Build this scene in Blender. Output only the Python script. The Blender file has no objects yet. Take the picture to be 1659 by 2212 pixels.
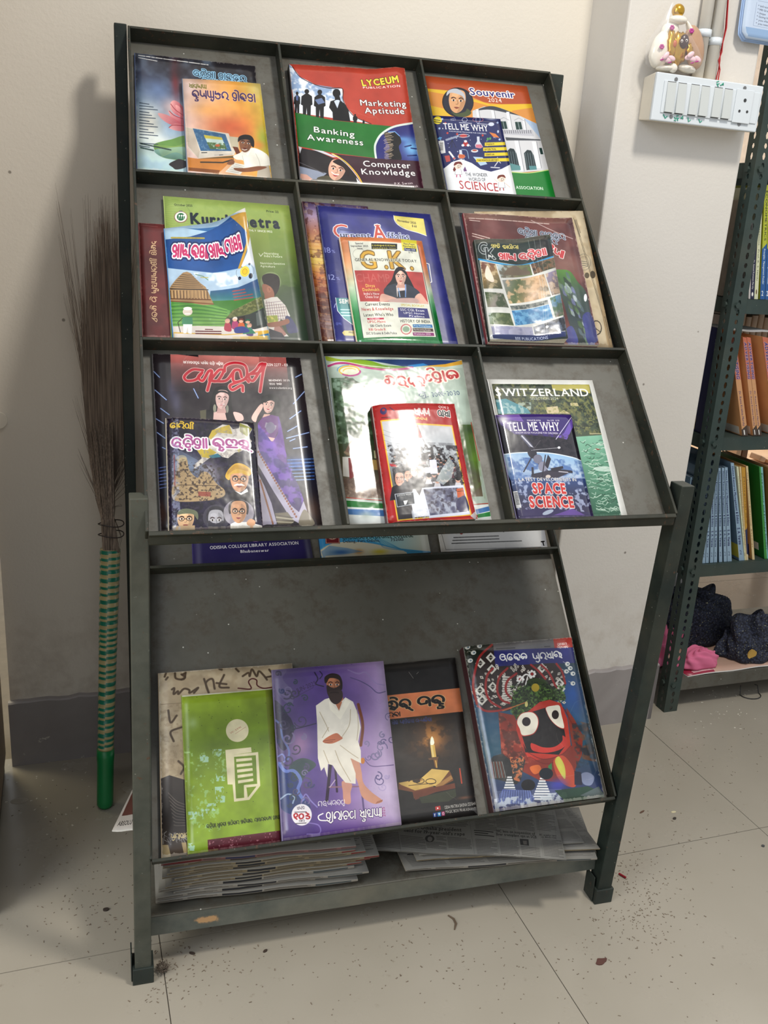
import bpy, bmesh, math, random
import numpy as np
from mathutils import Vector, Matrix
random.seed(7)
SC = bpy.context.scene
COL = SC.collection
# ---------------------------------------------------------------- camera (metres, rack frame: X along rack, Y to the wall, Z up)
CR = Matrix(((0.9576009, -0.2809166, 0.0639245), (-0.0271984, -0.3090441, -0.9506587), (0.2868113, 0.9086130, -0.3035814)))
CC = Vector((-0.044020, -1.163801, 1.154179))
FPX, CX, CY = 1950.0, 829.5, 1106.0
cd = bpy.data.cameras.new('camera'); cam = bpy.data.objects.new('camera', cd); COL.objects.link(cam)
cd.sensor_fit = 'HORIZONTAL'; cd.sensor_width = 36.0; cd.lens = 36.0 * FPX / 1659.0
cd.clip_start = 0.02; cd.clip_end = 60
cam.matrix_world = Matrix.Translation(CC) @ Matrix((CR[0], -CR[1], -CR[2])).transposed().to_4x4()
SC.camera = cam
# ---------------------------------------------------------------- world, lights, exposure
w = bpy.data.worlds.new('world'); SC.world = w; w.use_nodes = True
w.node_tree.nodes['Background'].inputs[0].default_value = (0.93, 0.96, 1.0, 1)
w.node_tree.nodes['Background'].inputs[1].default_value = 0.64
def area(name, loc, aim, sx, sy, power, col):
    l = bpy.data.lights.new(name, 'AREA'); l.shape = 'RECTANGLE'; l.size = sx; l.size_y = sy
    l.energy = power; l.color = col
    o = bpy.data.objects.new(name, l); COL.objects.link(o); o.location = loc
    o.rotation_euler = (Vector(aim) - Vector(loc)).to_track_quat('-Z', 'Y').to_euler()
    return o
area('ceiling_light', (1.02, -0.72, 2.95), (0.85, -0.45, 0), 0.26, 0.36, 41, (1.0, 0.95, 0.87))
area('window_light', (-1.9, -1.5, 2.5), (-0.2, 0.6, 0.7), 1.3, 1.3, 36, (0.82, 0.88, 1.0))
area('far_room_fill', (2.6, 1.9, 2.7), (2.5, 1.6, 0.0), 0.8, 0.8, 42, (1.0, 0.93, 0.80))  # unseen lamp added to brighten the floor beyond the book rack
area('outside_wall_fill', (-0.75, 1.15, 2.3), (-1.2, 1.7, 0.7), 0.5, 0.5, 22, (1.0, 0.92, 0.70))  # added lamp that brightens the wall outside in place of sun
area('doorway_light', (-1.5, -0.75, 0.9), (-0.2, -0.1, 0.0), 0.8, 1.6, 13, (1.0, 0.93, 0.72))
SC.view_settings.view_transform = 'Standard'; SC.view_settings.look = 'None'
SC.view_settings.exposure = 0.1; SC.view_settings.gamma = 1.0; SC.view_settings.use_curve_mapping = False
# ---------------------------------------------------------------- geometry of the photograph: a pixel and a plane give a point
def ray(u, v):
    return CR.transposed() @ Vector(((u - CX) / FPX, (v - CY) / FPX, 1.0))
def hit(u, v, P0, n):
    d = ray(u, v); return CC + d * ((Vector(P0) - CC).dot(n) / d.dot(n))
YAW = math.radians(2.5); CO, SI = math.cos(YAW), math.sin(YAW)
ORG = Vector((0.010, 0.076, 0))
def RW(x, y, z=0.0):            # room frame (along / towards the back wall) -> world
    return Vector((ORG.x + x * CO - y * SI, ORG.y + x * SI + y * CO, z))
NR = Vector((-SI, CO, 0)); XR = Vector((CO, SI, 0)); ZU = Vector((0, 0, 1))
def toroom(P):
    d = Vector(P) - ORG; return Vector((d.x * CO + d.y * SI, -d.x * SI + d.y * CO, d.z))
def onY(u, v, yr): return toroom(hit(u, v, RW(0, yr), NR))
def onZ(u, v, z): return hit(u, v, (0, 0, z), ZU)
def onX(u, v, xr): return toroom(hit(u, v, RW(xr, 0), XR))
# ---------------------------------------------------------------- objects
def link(name, me, mat, parent=None):
    o = bpy.data.objects.new(name, me); COL.objects.link(o)
    if mat is not None:
        for m in (mat if isinstance(mat, (list, tuple)) else [mat]): me.materials.append(m)
    if parent is not None: o.parent = parent
    return o
def obj(name, bm, mat, parent=None, smooth=False, bevel=0, recalc=True):
    if recalc: bmesh.ops.recalc_face_normals(bm, faces=bm.faces)
    me = bpy.data.meshes.new(name); bm.to_mesh(me); bm.free()
    if smooth:
        for p in me.polygons: p.use_smooth = True
    o = link(name, me, mat, parent)
    if bevel:
        b = o.modifiers.new('bevel', 'BEVEL'); b.width = bevel; b.segments = 2; b.limit_method = 'ANGLE'; b.angle_limit = 0.7
    return o
def tag(o, label=None, cat=None, group=None, kind=None):
    if label: o['label'] = label
    if cat: o['category'] = cat
    if group: o['group'] = group
    if kind: o['kind'] = kind
    return o
def thing(name, label, cat, loc=(0, 0, 0), group=None):
    o = bpy.data.objects.new(name, None); COL.objects.link(o); o.empty_display_size = 0.05
    o.location = loc
    return tag(o, label, cat, group)
def under(parent, *objs):       # parent world-space meshes to an Empty without moving them
    inv = Matrix.Translation(-parent.location)
    for o in objs:
        o.parent = parent; o.matrix_parent_inverse = inv
def hexa(bm, P):                # 8 points: 0-3 one end, 4-7 other end
    v = [bm.verts.new(p) for p in P]
    for f in ((0, 1, 2, 3), (7, 6, 5, 4), (0, 4, 5, 1), (1, 5, 6, 2), (2, 6, 7, 3), (3, 7, 4, 0)):
        bm.faces.new([v[i] for i in f])
    return v
def boxr(bm, x0, x1, y0, y1, z0, z1, M=None):     # box in the room frame (or own frame M)
    f = M or RW
    return hexa(bm, [f(x0, y0, z0), f(x1, y0, z0), f(x1, y1, z0), f(x0, y1, z0), f(x0, y0, z1), f(x1, y0, z1), f(x1, y1, z1), f(x0, y1, z1)])
def W3(x, y, z): return Vector((x, y, z))
def tube(bm, pts, r, seg=10, cap=True, closed=False):
    pts = [Vector(p) for p in pts]; n = len(pts); rs = r if isinstance(r, (list, tuple)) else [r] * n
    rings = []; ref = None
    for i, p in enumerate(pts):
        a = pts[i - 1] if i else (pts[-1] if closed else p); b = pts[i + 1] if i < n - 1 else (pts[0] if closed else p)
        t = (b - a).normalized()
        if ref is None: ref = t.orthogonal().normalized()
        ref = (ref - t * ref.dot(t)).normalized(); bi = t.cross(ref)
        rings.append([bm.verts.new(p + (ref * math.cos(2 * math.pi * k / seg) + bi * math.sin(2 * math.pi * k / seg)) * rs[i]) for k in range(seg)])
    for i in range(n - 1 + (1 if closed else 0)):
        A, B = rings[i], rings[(i + 1) % n]
        for k in range(seg): bm.faces.new((A[k], A[(k + 1) % seg], B[(k + 1) % seg], B[k]))
    if cap and not closed:
        bm.faces.new(rings[0][::-1]); bm.faces.new(rings[-1])
    return rings
def srgb(c):
    return tuple(((x / 255) / 12.92 if x / 255 <= 0.04045 else ((x / 255 + 0.055) / 1.055) ** 2.4) for x in c)
# ---------------------------------------------------------------- materials
class NT:
    def __init__(s, name):
        s.m = bpy.data.materials.new(name); s.m.use_nodes = True; s.t = s.m.node_tree; s.n = s.t.nodes; s.b = s.n['Principled BSDF']
    def N(s, typ, **k):
        n = s.n.new(typ)
        for a, b in k.items():
            if hasattr(n, a): setattr(n, a, b)
            else: n.inputs[a.replace('_', ' ')].default_value = b
        return n
    def L(s, a, b): s.t.links.new(a, b)
    def noise(s, scale, detail=4, rough=0.6, vec=None, dist=0.0):
        n = s.N('ShaderNodeTexNoise'); n.inputs['Scale'].default_value = scale; n.inputs['Detail'].default_value = detail
        n.inputs['Roughness'].default_value = rough; n.inputs['Distortion'].default_value = dist
        if vec is not None: s.L(vec, n.inputs['Vector'])
        return n.outputs['Fac']
    def ramp(s, fac, stops):
        r = s.N('ShaderNodeValToRGB'); e = r.color_ramp.elements
        while len(e) < len(stops): e.new(0.5)
        for x, (p, c) in zip(e, stops): x.position = p; x.color = (*c, 1) if len(c) == 3 else c
        s.L(fac, r.inputs[0]); return r.outputs[0]
    def mix(s, fac, a, b, typ='MIX'):
        m = s.N('ShaderNodeMix'); m.data_type = 'RGBA'; m.blend_type = typ
        for k, v in ((0, fac), (6, a), (7, b)):
            if hasattr(v, 'is_linked'): s.L(v, m.inputs[k])
            elif k == 0: m.inputs[k].default_value = v
            else: m.inputs[k].default_value = (*v, 1)
        return m.outputs[2]
    def coord(s, k='Object'): return s.N('ShaderNodeTexCoord').outputs[k]
    def geo(s): return s.N('ShaderNodeNewGeometry').outputs['Position']
    def bump(s, h, st=0.2, d=0.002):
        b = s.N('ShaderNodeBump'); b.inputs['Strength'].default_value = st; b.inputs['Distance'].default_value = d
        s.L(h, b.inputs['Height']); s.L(b.outputs[0], s.b.inputs['Normal'])
    def col(s, c):
        if hasattr(c, 'is_linked'): s.L(c, s.b.inputs['Base Color'])
        else: s.b.inputs['Base Color'].default_value = (*c, 1)
    def set(s, **k):
        for a, v in k.items():
            i = s.b.inputs[a.replace('_', ' ')]
            if hasattr(v, 'is_linked'): s.L(v, i)
            else: i.default_value = v
        return s
def plain(name, c, rough=0.5, metal=0.0, var=0.08, scale=30, bump=0.0, spec=0.5, coat=0.0):
    m = NT(name); c = srgb(c); f = m.noise(scale, 3, vec=m.geo())
    m.col(m.ramp(f, [(0.3, tuple(x * (1 - var) for x in c)), (0.7, tuple(min(1, x * (1 + var)) for x in c))]))
    m.set(Roughness=rough, Metallic=metal, Specular_IOR_Level=spec, Coat_Weight=coat)
    if bump: m.bump(f, bump)
    return m.m
def mk_paint(name, base, dark, rough=0.42, rust=0.64):
    m = NT(name); p = m.geo()
    n1 = m.noise(14, 6, 0.65, p); n2 = m.noise(90, 5, 0.7, p); n3 = m.noise(5, 4, 0.6, p); n4 = m.noise(240, 2, 0.5, p)
    c = m.ramp(n1, [(0.3, srgb(dark)), (0.68, srgb(base))])
    c = m.mix(m.ramp(n3, [(0.45, (0, 0, 0)), (0.8, (0.35, 0.35, 0.35))]), c, srgb((96, 88, 70)))          # dust
    r = m.ramp(n2, [(rust, (0, 0, 0)), (rust + 0.06, (0.8, 0.8, 0.8))])
    c = m.mix(r, c, srgb((82, 58, 42)))                                                                    # rust freckles
    s = m.ramp(n4, [(0.74, (0, 0, 0)), (0.78, (0.7, 0.7, 0.7))])
    c = m.mix(s, c, srgb((150, 150, 138)))                                                                 # chips and lime specks
    m.col(c); m.set(Roughness=m.ramp(n1, [(0.3, (rough,) * 3), (0.7, (rough + 0.2,) * 3)]), Specular_IOR_Level=0.3)
    m.bump(n2, 0.25, 0.001); return m.m
M_POST = mk_paint('dark_green_paint', (38, 47, 42), (22, 30, 28), 0.38)
M_LEG = mk_paint('grey_green_paint', (76, 78, 70), (52, 56, 50), 0.4)
M_RAIL = mk_paint('rail_paint', (42, 45, 37), (22, 26, 21), 0.42, 0.6)
def mk_panel():
    m = NT('panel_paint'); p = m.geo()
    n1 = m.noise(3.2, 5, 0.6, p); n2 = m.noise(26, 6, 0.75, p); n4 = m.noise(150, 2, 0.5, p)
    c = m.ramp(n1, [(0.3, srgb((72, 70, 62))), (0.7, srgb((98, 96, 88)))])
    c = m.mix(m.ramp(n2, [(0.48, (0, 0, 0)), (0.68, (0.7, 0.7, 0.7))]), c, srgb((64, 54, 40)))
    v = m.N('ShaderNodeTexVoronoi'); v.inputs['Scale'].default_value = 42; m.L(p, v.inputs['Vector'])
    c = m.mix(m.ramp(v.outputs['Distance'], [(0.035, (0.75,) * 3), (0.06, (0, 0, 0))]), c, srgb((205, 205, 195)))  # whitewash drops
    m.col(c); m.set(Roughness=m.ramp(n2, [(0.3, (0.38,) * 3), (0.7, (0.6,) * 3)])); m.bump(n2, 0.15, 0.0008); return m.m
M_PANEL = mk_panel()  # same rack paint; its lit grey is put into the panel colour
def mk_wall(name, base, spots=True):
    m = NT(name); p = m.geo()
    n1 = m.noise(1.7, 4, 0.55, p); n2 = m.noise(22, 5, 0.6, p); n3 = m.noise(160, 3, 0.6, p)
    b = srgb(base); c = m.ramp(n1, [(0.3, tuple(x * 0.93 for x in b)), (0.7, b)])
    sp = m.N('ShaderNodeSeparateXYZ'); m.L(p, sp.inputs[0])
    # damp and dirt band just above the skirting
    zr = m.N('ShaderNodeMapRange'); zr.inputs[1].default_value = 0.42; zr.inputs[2].default_value = 0.16; m.L(sp.outputs[2], zr.inputs[0])
    mu = m.N('ShaderNodeMath'); mu.operation = 'MULTIPLY'; m.L(zr.outputs[0], mu.inputs[0]); m.L(m.ramp(n2, [(0.45, (0, 0, 0)), (0.75, (0.6,) * 3)]), mu.inputs[1])
    c = m.mix(mu.outputs[0], c, srgb((164, 150, 132)))
    if spots:
        v = m.N('ShaderNodeTexVoronoi'); v.inputs['Scale'].default_value = 11; m.L(p, v.inputs['Vector'])
        c = m.mix(m.ramp(v.outputs['Distance'], [(0.025, (0.7,) * 3), (0.04, (0, 0, 0))]), c, srgb((92, 82, 70)))
    m.col(c); m.set(Roughness=0.62, Specular_IOR_Level=0.35)
    a = m.N('ShaderNodeMath'); a.operation = 'ADD'; m.L(n2, a.inputs[0]); m.L(n3, a.inputs[1])
    m.bump(a.outputs[0], 0.16, 0.003); return m.m
M_WALL = mk_wall('cream_plaster', (219, 211, 197))
M_PILLAR = mk_wall('white_plaster', (209, 204, 196))
def mk_skirt():
    m = NT('grey_skirting_paint'); p = m.geo(); n = m.noise(30, 5, 0.7, p); n2 = m.noise(7, 4, 0.6, p, 0.6)
    c = m.ramp(n2, [(0.3, srgb((138, 132, 130))), (0.7, srgb((152, 146, 144)))])
    c = m.mix(m.ramp(n, [(0.66, (0, 0, 0)), (0.69, (0.8,) * 3)]), c, srgb((196, 190, 180)))
    m.col(c); m.set(Roughness=0.45); m.bump(n, 0.1, 0.002); return m.m
M_SKIRT = mk_skirt()
def mk_floor():
    m = NT('vitrified_tile'); p = m.geo()
    n1 = m.noise(1.6, 4, 0.55, p); n2 = m.noise(60, 5, 0.7, p); n3 = m.noise(9, 4, 0.6, p)
    c = m.ramp(n1, [(0.3, srgb((150, 143, 129))), (0.7, srgb((163, 156, 143)))])
    d = m.N('ShaderNodeMath'); d.operation = 'MULTIPLY'
    m.L(m.ramp(n2, [(0.62, (0, 0, 0)), (0.72, (0.8,) * 3)]), d.inputs[0]); m.L(m.ramp(n3, [(0.45, (0, 0, 0)), (0.65, (1,) * 3)]), d.inputs[1])
    c = m.mix(d.outputs[0], c, srgb((112, 100, 86)))
    m.col(c); m.set(Roughness=m.ramp(n3, [(0.3, (0.16,) * 3), (0.75, (0.34,) * 3)]), Specular_IOR_Level=0.5); return m.m
M_TILE = mk_floor()
M_GROUT = plain('tile_joint', (120, 112, 100), 0.8)
# ---------------------------------------------------------------- setting
WY, PY = 0.590, 0.450          # room Y of the wall face and of the pillar face
SKT = 0.010
px0 = onY(1294, 519, PY).x; px1 = onY(1481.5, 1036, PY).x
SKH = onY(150, 1512, WY - SKT).z; SKP = onY(1340, 1441, PY - SKT).z
WX0 = onY(28, 1600, WY).x
SKH = 0.5 * (SKH + SKP)
bm = bmesh.new(); boxr(bm, -3.2, 5.2, -3.2, 3.6, -0.05, -0.0025)
floor = tag(obj('floor', bm, M_GROUT), kind='structure')
bm = bmesh.new(); T = 0.6125; hexa(bm, [W3(x, y, z) for z in (-0.002, 0.0) for x, y in ((0.0008, 0.0008), (T - 0.0008, 0.0008), (T - 0.0008, T - 0.0008), (0.0008, T - 0.0008))])
bmesh.ops.recalc_face_normals(bm, faces=bm.faces)
tme = bpy.data.meshes.new('floor_tile'); bm.to_mesh(tme); bm.free(); tme.materials.append(M_TILE)
for i in range(-5, 8):
    for j in range(-5, 5):
        if j >= 0 and RW(i * T, j * T).x < 1.2 and j > 0: continue
        o = bpy.data.objects.new('floor_tile', tme); COL.objects.link(o); o.parent = floor
        o.location = RW(i * T, j * T); o.rotation_euler = (0, 0, YAW)
bm = bmesh.new(); boxr(bm, WX0, px1 - 0.02, WY, WY + 0.12, 0, 3.0)
tag(obj('wall_back', bm, M_WALL), kind='structure')
bm = bmesh.new(); boxr(bm, px0, px1, PY, WY + 0.12, 0, 3.0)
tag(obj('wall_pillar', bm, M_PILLAR, bevel=0.004), kind='structure')
def skirt(name, x0, x1, y, h):
    bm = bmesh.new(); n = max(2, int((x1 - x0) / 0.02)); rnd = random.Random(3)
    rows = []
    for i in range(n + 1):
        x = x0 + (x1 - x0) * i / n; hh = h + rnd.uniform(-0.0025, 0.0025)
        rows.append([bm.verts.new(RW(x, yy, zz)) for yy, zz in ((y, 0), (y - SKT, 0), (y - SKT, hh - 0.003), (y - SKT + 0.003, hh), (y, hh + 0.002))])
    for a, b in zip(rows, rows[1:]):
        for k in range(4): bm.faces.new((a[k], b[k], b[k + 1], a[k + 1]))
    bm.faces.new(rows[0]); bm.faces.new(rows[-1][::-1])
    return tag(obj(name, bm, M_SKIRT), kind='structure')
skirt('baseboard_back', WX0 - 0.004, px0, WY, SKH)
skirt('baseboard_pillar', px0 - 0.006, px1 + 0.010, PY, SKH)
bm = bmesh.new(); boxr(bm, px0 - 0.010, px0, PY - SKT, WY - SKT, 0, SKH); tag(obj('baseboard_pillar_side', bm, M_SKIRT), kind='structure')
bm = bmesh.new(); boxr(bm, px1, px1 + 0.010, PY - SKT, WY + 0.12, 0, SKH); tag(obj('baseboard_pillar_end', bm, M_SKIRT), kind='structure')
bm = bmesh.new(); boxr(bm, 0.9, 5.0, 3.2, 3.3, 0, 3.0)
tag(obj('wall_far', bm, plain('peach_plaster', (236, 214, 192), 0.6)), kind='structure')
# ---------------------------------------------------------------- the magazine rack
n1u = Vector((0, 0.65567424, 0.7550439)); n1 = Vector((0, -0.7550439, 0.65567424)); P3 = Vector((0, -0.0234, 0.7560))
def tr(u, v, off=0.0): return hit(u, v, P3 + n1 * off, n1)       # on the upper tray, off = distance in front of the rim plane
A1c, A2c = Vector((0, 0.3345, 0.5699)), Vector((0, -0.0032, 0.2327))
n2u = (A1c - A2c).normalized(); n2 = Vector((0, -n2u.z, n2u.y))
def tl(u, v, off=0.0): return hit(u, v, A2c + n2 * off, n2)
D1 = 0.027; D2 = 0.027
rack = thing('magazine_rack', 'dark green steel magazine rack with nine pockets, slanted lower tray and bottom shelf', 'rack', (0.39, 0.3, 0))
def bar(name, A, B, nrm, side, d, th, mat, par):   # flat bar: front edge A-B, depth d along -nrm, thickness th along side
    bm = bmesh.new(); s = Vector(side).normalized() * th; D = nrm * d
    hexa(bm, [A, A + s, A + s - D, A - D, B, B + s, B + s - D, B - D])
    o = obj(name, bm, mat, None, bevel=0.0008); under(par, o); return o
K = {'T': [(281, 55), (603, 102), (910, 134), (1185, 154)], 'L1': [(293, 364), (641, 392), (965, 415), (1255, 429)],
     'L2': [(308, 727), (692, 736), (1032, 743), (1349, 751)], 'L3': [(321, 1148), (753, 1133), (1111, 1119), (1460, 1109)]}
G = {k: [tr(*p) for p in v] for k, v in K.items()}
for k in G:      # keep every rail straight: fit ends through the four welds
    a, b = G[k][0], G[k][3]
    for i in (1, 2): G[k][i] = a.lerp(b, (G[k][i].x - a.x) / (b.x - a.x))
TH = 0.005
for k, nm in (('T', 'top_rail'), ('L1', 'ledge'), ('L2', 'ledge'), ('L3', 'ledge')):
    bar(nm, G[k][0], G[k][3], n1, -n1u, D1, TH if k != 'L3' else 0.006, M_RAIL, rack)
# L3 has a front flange facing the viewer
bm = bmesh.new(); a, b = G['L3'][0], G['L3'][3]; dn = Vector((0, 0.10, -1)).normalized() * 0.019
hexa(bm, [a, a + n1 * -0.003, a + n1 * -0.003 + dn, a + dn, b, b + n1 * -0.003, b + n1 * -0.003 + dn, b + dn]); under(rack, obj('ledge_flange', bm, M_RAIL))
for i, nm in ((0, 'side_rail'), (3, 'side_rail')):
    for k0, k1 in (('T', 'L1'), ('L1', 'L2'), ('L2', 'L3')):
        bar(nm, G[k0][i], G[k1][i], n1, (1 if i else -1, 0, 0), D1, 0.004, M_RAIL, rack)
for i in (1, 2):
    for k0, k1 in (('T', 'L1'), ('L1', 'L2'), ('L2', 'L3')):
        A = G[k0][i] - n1u * (0.004); B = G[k1][i] + n1u * 0.0006
        bar('divider', A - Vector((0.0022, 0, 0)), B - Vector((0.0022, 0, 0)), n1, (1, 0, 0), D1, 0.0045, M_RAIL, rack)
bm = bmesh.new()
c = [G['T'][0], G['T'][3], G['L3'][3], G['L3'][0]]; c = [p - n1 * D1 for p in c]
hexa(bm, c + [p - n1 * 0.002 for p in c]); under(rack, obj('back_panel', bm, M_PANEL))
# legs: front pair
zt = 0.7953
def leg(name, b4, t4, mat):
    bm = bmesh.new(); hexa(bm, list(b4) + list(t4)); o = obj(name, bm, mat, None, bevel=0.0015); under(rack, o); return o
def quad(x0, x1, y0, y1, z): return [W3(x0, y0, z), W3(x1, y0, z), W3(x1, y1, z), W3(x0, y1, z)]
hl0 = hit(321, 1077, (0, -0.004, 0), Vector((0, 1, 0))); hr0 = hit(1474, 1051, (0, -0.0100, 0), Vector((0, 1, 0)))
hl1 = hit(279, 1078, (0, -0.004, 0), Vector((0, 1, 0))); hr1 = hit(1500.6, 1046, (0, -0.0100, 0), Vector((0, 1, 0)))
LF = [quad(-0.032, -0.007, -0.001, 0.029, 0.0), quad(0.778, 0.806, 0.004, 0.036, 0.0)]
LT = [quad(hl1.x, hl0.x, -0.004, 0.026, hl0.z), quad(hr0.x, hr1.x + 0.002, -0.010, 0.022, hr0.z)]
for i in (0, 1): leg('front_leg', LF[i], LT[i], M_LEG if i == 0 else M_POST)
for i in (0, 1):         # sheet metal shoes with a folded ear
    q = LF[i]; x0, x1, y0, y1 = q[0].x, q[1].x, q[0].y, q[2].y
    dx = (LT[i][0].x - x0) * 0.03 / LT[i][0].z
    bm = bmesh.new(); e = 0.0035
    hexa(bm, quad(x0 - e, x1 + e, y0 - e, y1 + e, 0.0) + [p + Vector((dx, 0, 0)) for p in quad(x0 - e, x1 + e, y0 - e, y1 + e, 0.030)])
    hexa(bm, quad(x0 - e - 0.002, x0 - e, y0 + 0.004, y1 + e, 0.001) + quad(x0 - e - 0.002, x0 - e, y0 + 0.006, y1 + e, 0.052))
    under(rack, obj('foot_cap', bm, mk_paint('dark_shoe_paint%d' % i, (44, 52, 48), (30, 36, 34)), None, bevel=0.001))
BY = 0.572
zT0, zT1 = G['T'][0].z + 0.004, G['T'][3].z + 0.004
pl0 = hit(246, 55, (0, BY, 0), Vector((0, 1, 0)))
for x0, x1, z, yy in ((pl0.x, -0.0012, hit(262, 50, (0, BY, 0), Vector((0, 1, 0))).z, BY), (G['T'][3].x + 0.006, G['T'][3].x + 0.034, hit(1205, 160, (0, BY + .01, 0), Vector((0, 1, 0))).z, BY + 0.010)):
    leg('back_leg', quad(x0, x1, yy, yy + 0.028, 0), quad(x0, x1, yy, yy + 0.028, z), M_POST)
# lower slanted tray
q = {'A1': [tl(324, 1222), tl(1204, 1180)], 'A2': [tl(329, 1856), tl(1328, 1720)]}
q['A0'] = [p + n2u * 0.22 for p in q['A1']]
for k, nm in (('A1', 'lower_ledge'), ('A2', 'lower_ledge')):
    bar(nm, q[k][0], q[k][1], n2, -n2u, D2, 0.005, M_RAIL, rack)
bar('lower_tray_top', q['A0'][0], q['A0'][1], n2, -n2u, D2, 0.004, M_RAIL, rack)
for i in (0, 1):
    s = (1 if i else -1, 0, 0)
    bar('lower_side_rail', q['A0'][i], q['A1'][i], n2, s, D2, 0.004, M_RAIL, rack)
    bar('lower_side_rail', q['A1'][i], q['A2'][i], n2, s, D2, 0.004, M_RAIL, rack)
bm = bmesh.new(); c = [q['A0'][0], q['A0'][1], q['A2'][1], q['A2'][0]]; c = [p - n2 * D2 for p in c]
hexa(bm, c + [p - n2 * 0.002 for p in c]); under(rack, obj('lower_back_panel', bm, M_PANEL))
# bottom shelf
SZ = 0.0985; SY = 0.026
s0 = hit(329, 1979, (0, SY, 0), Vector((0, 1, 0))); s1 = hit(1281, 1841, (0, SY, 0), Vector((0, 1, 0)))
SZ0, SZ1 = s0.z, s1.z
bm = bmesh.new()
XL, XRt = -0.006, 0.7795; SB = 0.565; e = 0.038
hexa(bm, [W3(XL, SY, SZ0 - 0.003), W3(XRt, SY, SZ1 - 0.003), W3(XRt, SB, SZ1 - 0.003), W3(XL, SB, SZ0 - 0.003), W3(XL, SY, SZ0), W3(XRt, SY, SZ1), W3(XRt, SB, SZ1), W3(XL, SB, SZ0)])
under(rack, obj('bottom_shelf', bm, M_PANEL, None, bevel=0.001))
def apron(y):
    bm = bmesh.new()
    hexa(bm, [W3(XL, y, SZ0 - e), W3(XRt, y, SZ1 - e), W3(XRt, y + 0.002, SZ1 - e), W3(XL, y + 0.002, SZ0 - e), W3(XL, y, SZ0 - 0.003), W3(XRt, y, SZ1 - 0.003), W3(XRt, y + 0.002, SZ1 - 0.003), W3(XL, y + 0.002, SZ0 - 0.003)])
    return bm
ap = NT('shelf_apron_paint')
def mk_apron():
    m = ap; p = m.geo(); n1 = m.noise(16, 6, 0.7, p); n2 = m.noise(5, 4, 0.6, p)
    c = m.ramp(n1, [(0.3, srgb((66, 72, 68))), (0.7, srgb((96, 98, 90)))])
    c = m.mix(m.ramp(n2, [(0.5, (0, 0, 0)), (0.7, (0.5,) * 3)]), c, srgb((112, 106, 90)))
    # one flaked patch of bare rust near the left end
    d = m.N('ShaderNodeVectorMath'); d.operation = 'SUBTRACT'; m.L(p, d.inputs[0]); d.inputs[1].default_value = (0.083, SY, 0.078)
    s = m.N('ShaderNodeVectorMath'); s.operation = 'MULTIPLY'; m.L(d.outputs[0], s.inputs[0]); s.inputs[1].default_value = (1, 1, 2.6)
    l = m.N('ShaderNodeVectorMath'); l.operation = 'LENGTH'; m.L(s.outputs[0], l.inputs[0])
    a = m.N('ShaderNodeMath'); a.operation = 'MULTIPLY_ADD'; a.inputs[1].default_value = 0.035; m.L(m.noise(60, 3, 0.6, p), a.inputs[0]); m.L(l.outputs['Value'], a.inputs[2])
    c = m.mix(m.ramp(a.outputs[0], [(0.032, (1,) * 3), (0.036, (0, 0, 0))]), c, srgb((168, 132, 92)))
    m.col(c); m.set(Roughness=0.45); m.bump(n1, 0.2, 0.001); return m.m
under(rack, obj('shelf_apron', apron(SY), mk_apron(), None)); under(rack, obj('shelf_apron', apron(SB - 0.002), M_PANEL, None))
for x in (XL, XRt - 0.003):
    bm = bmesh.new(); zz = SZ0 if x < 0.3 else SZ1
    hexa(bm, quad(x, x + 0.003, SY + 0.003, SB - 0.003, zz - e) + quad(x, x + 0.003, SY + 0.003, SB - 0.003, zz - 0.004)); under(rack, obj('shelf_side', bm, M_POST))
# ---------------------------------------------------------------- flat print: a small painter for covers, labels and newsprint
def homog(src, dst):
    A = []; b = []
    for (x, y), (X, Y) in zip(src, dst):
        A += [[x, y, 1, 0, 0, 0, -X * x, -X * y], [0, 0, 0, x, y, 1, -Y * x, -Y * y]]; b += [X, Y]
    h = np.linalg.solve(np.array(A, float), np.array(b, float)); return np.append(h, 1).reshape(3, 3)
def cover_mask(pts, w, h):
    """area coverage of a polygon (even-odd) -> (x0, y0, mask)"""
    p = np.asarray(pts, float); x0 = int(max(0, math.floor(p[:, 0].min()))); x1 = int(min(w, math.ceil(p[:, 0].max()) + 1))
    y0 = int(max(0, math.floor(p[:, 1].min()))); y1 = int(min(h, math.ceil(p[:, 1].max()) + 1))
    if x1 <= x0 or y1 <= y0: return None
    SS = 3; ys = y0 + (np.arange((y1 - y0) * SS) + 0.5) / SS
    a = p; b = np.roll(p, -1, 0)
    ok = a[:, 1] != b[:, 1]; a = a[ok]; b = b[ok]
    if len(a) == 0: return None
    lo = np.minimum(a[:, 1], b[:, 1])[:, None]; hi = np.maximum(a[:, 1], b[:, 1])[:, None]
    X = a[:, 0:1] + (ys[None] - a[:, 1:2]) * ((b[:, 0:1] - a[:, 0:1]) / (b[:, 1:2] - a[:, 1:2]))
    X = np.where((ys[None] >= lo) & (ys[None] < hi), X, 1e9); X.sort(0)
    k = int((X < 1e8).sum(0).max()); k += k % 2
    if k == 0: return None
    px = np.arange(x0, x1)[None]; m = np.zeros((len(ys), x1 - x0), np.float32)
    for i in range(0, min(k, len(X) - 1), 2):
        m += np.clip(X[i + 1][:, None] - px, 0, 1) - np.clip(X[i][:, None] - px, 0, 1)
    return x0, y0, m.reshape(y1 - y0, SS, -1).mean(1)
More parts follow.
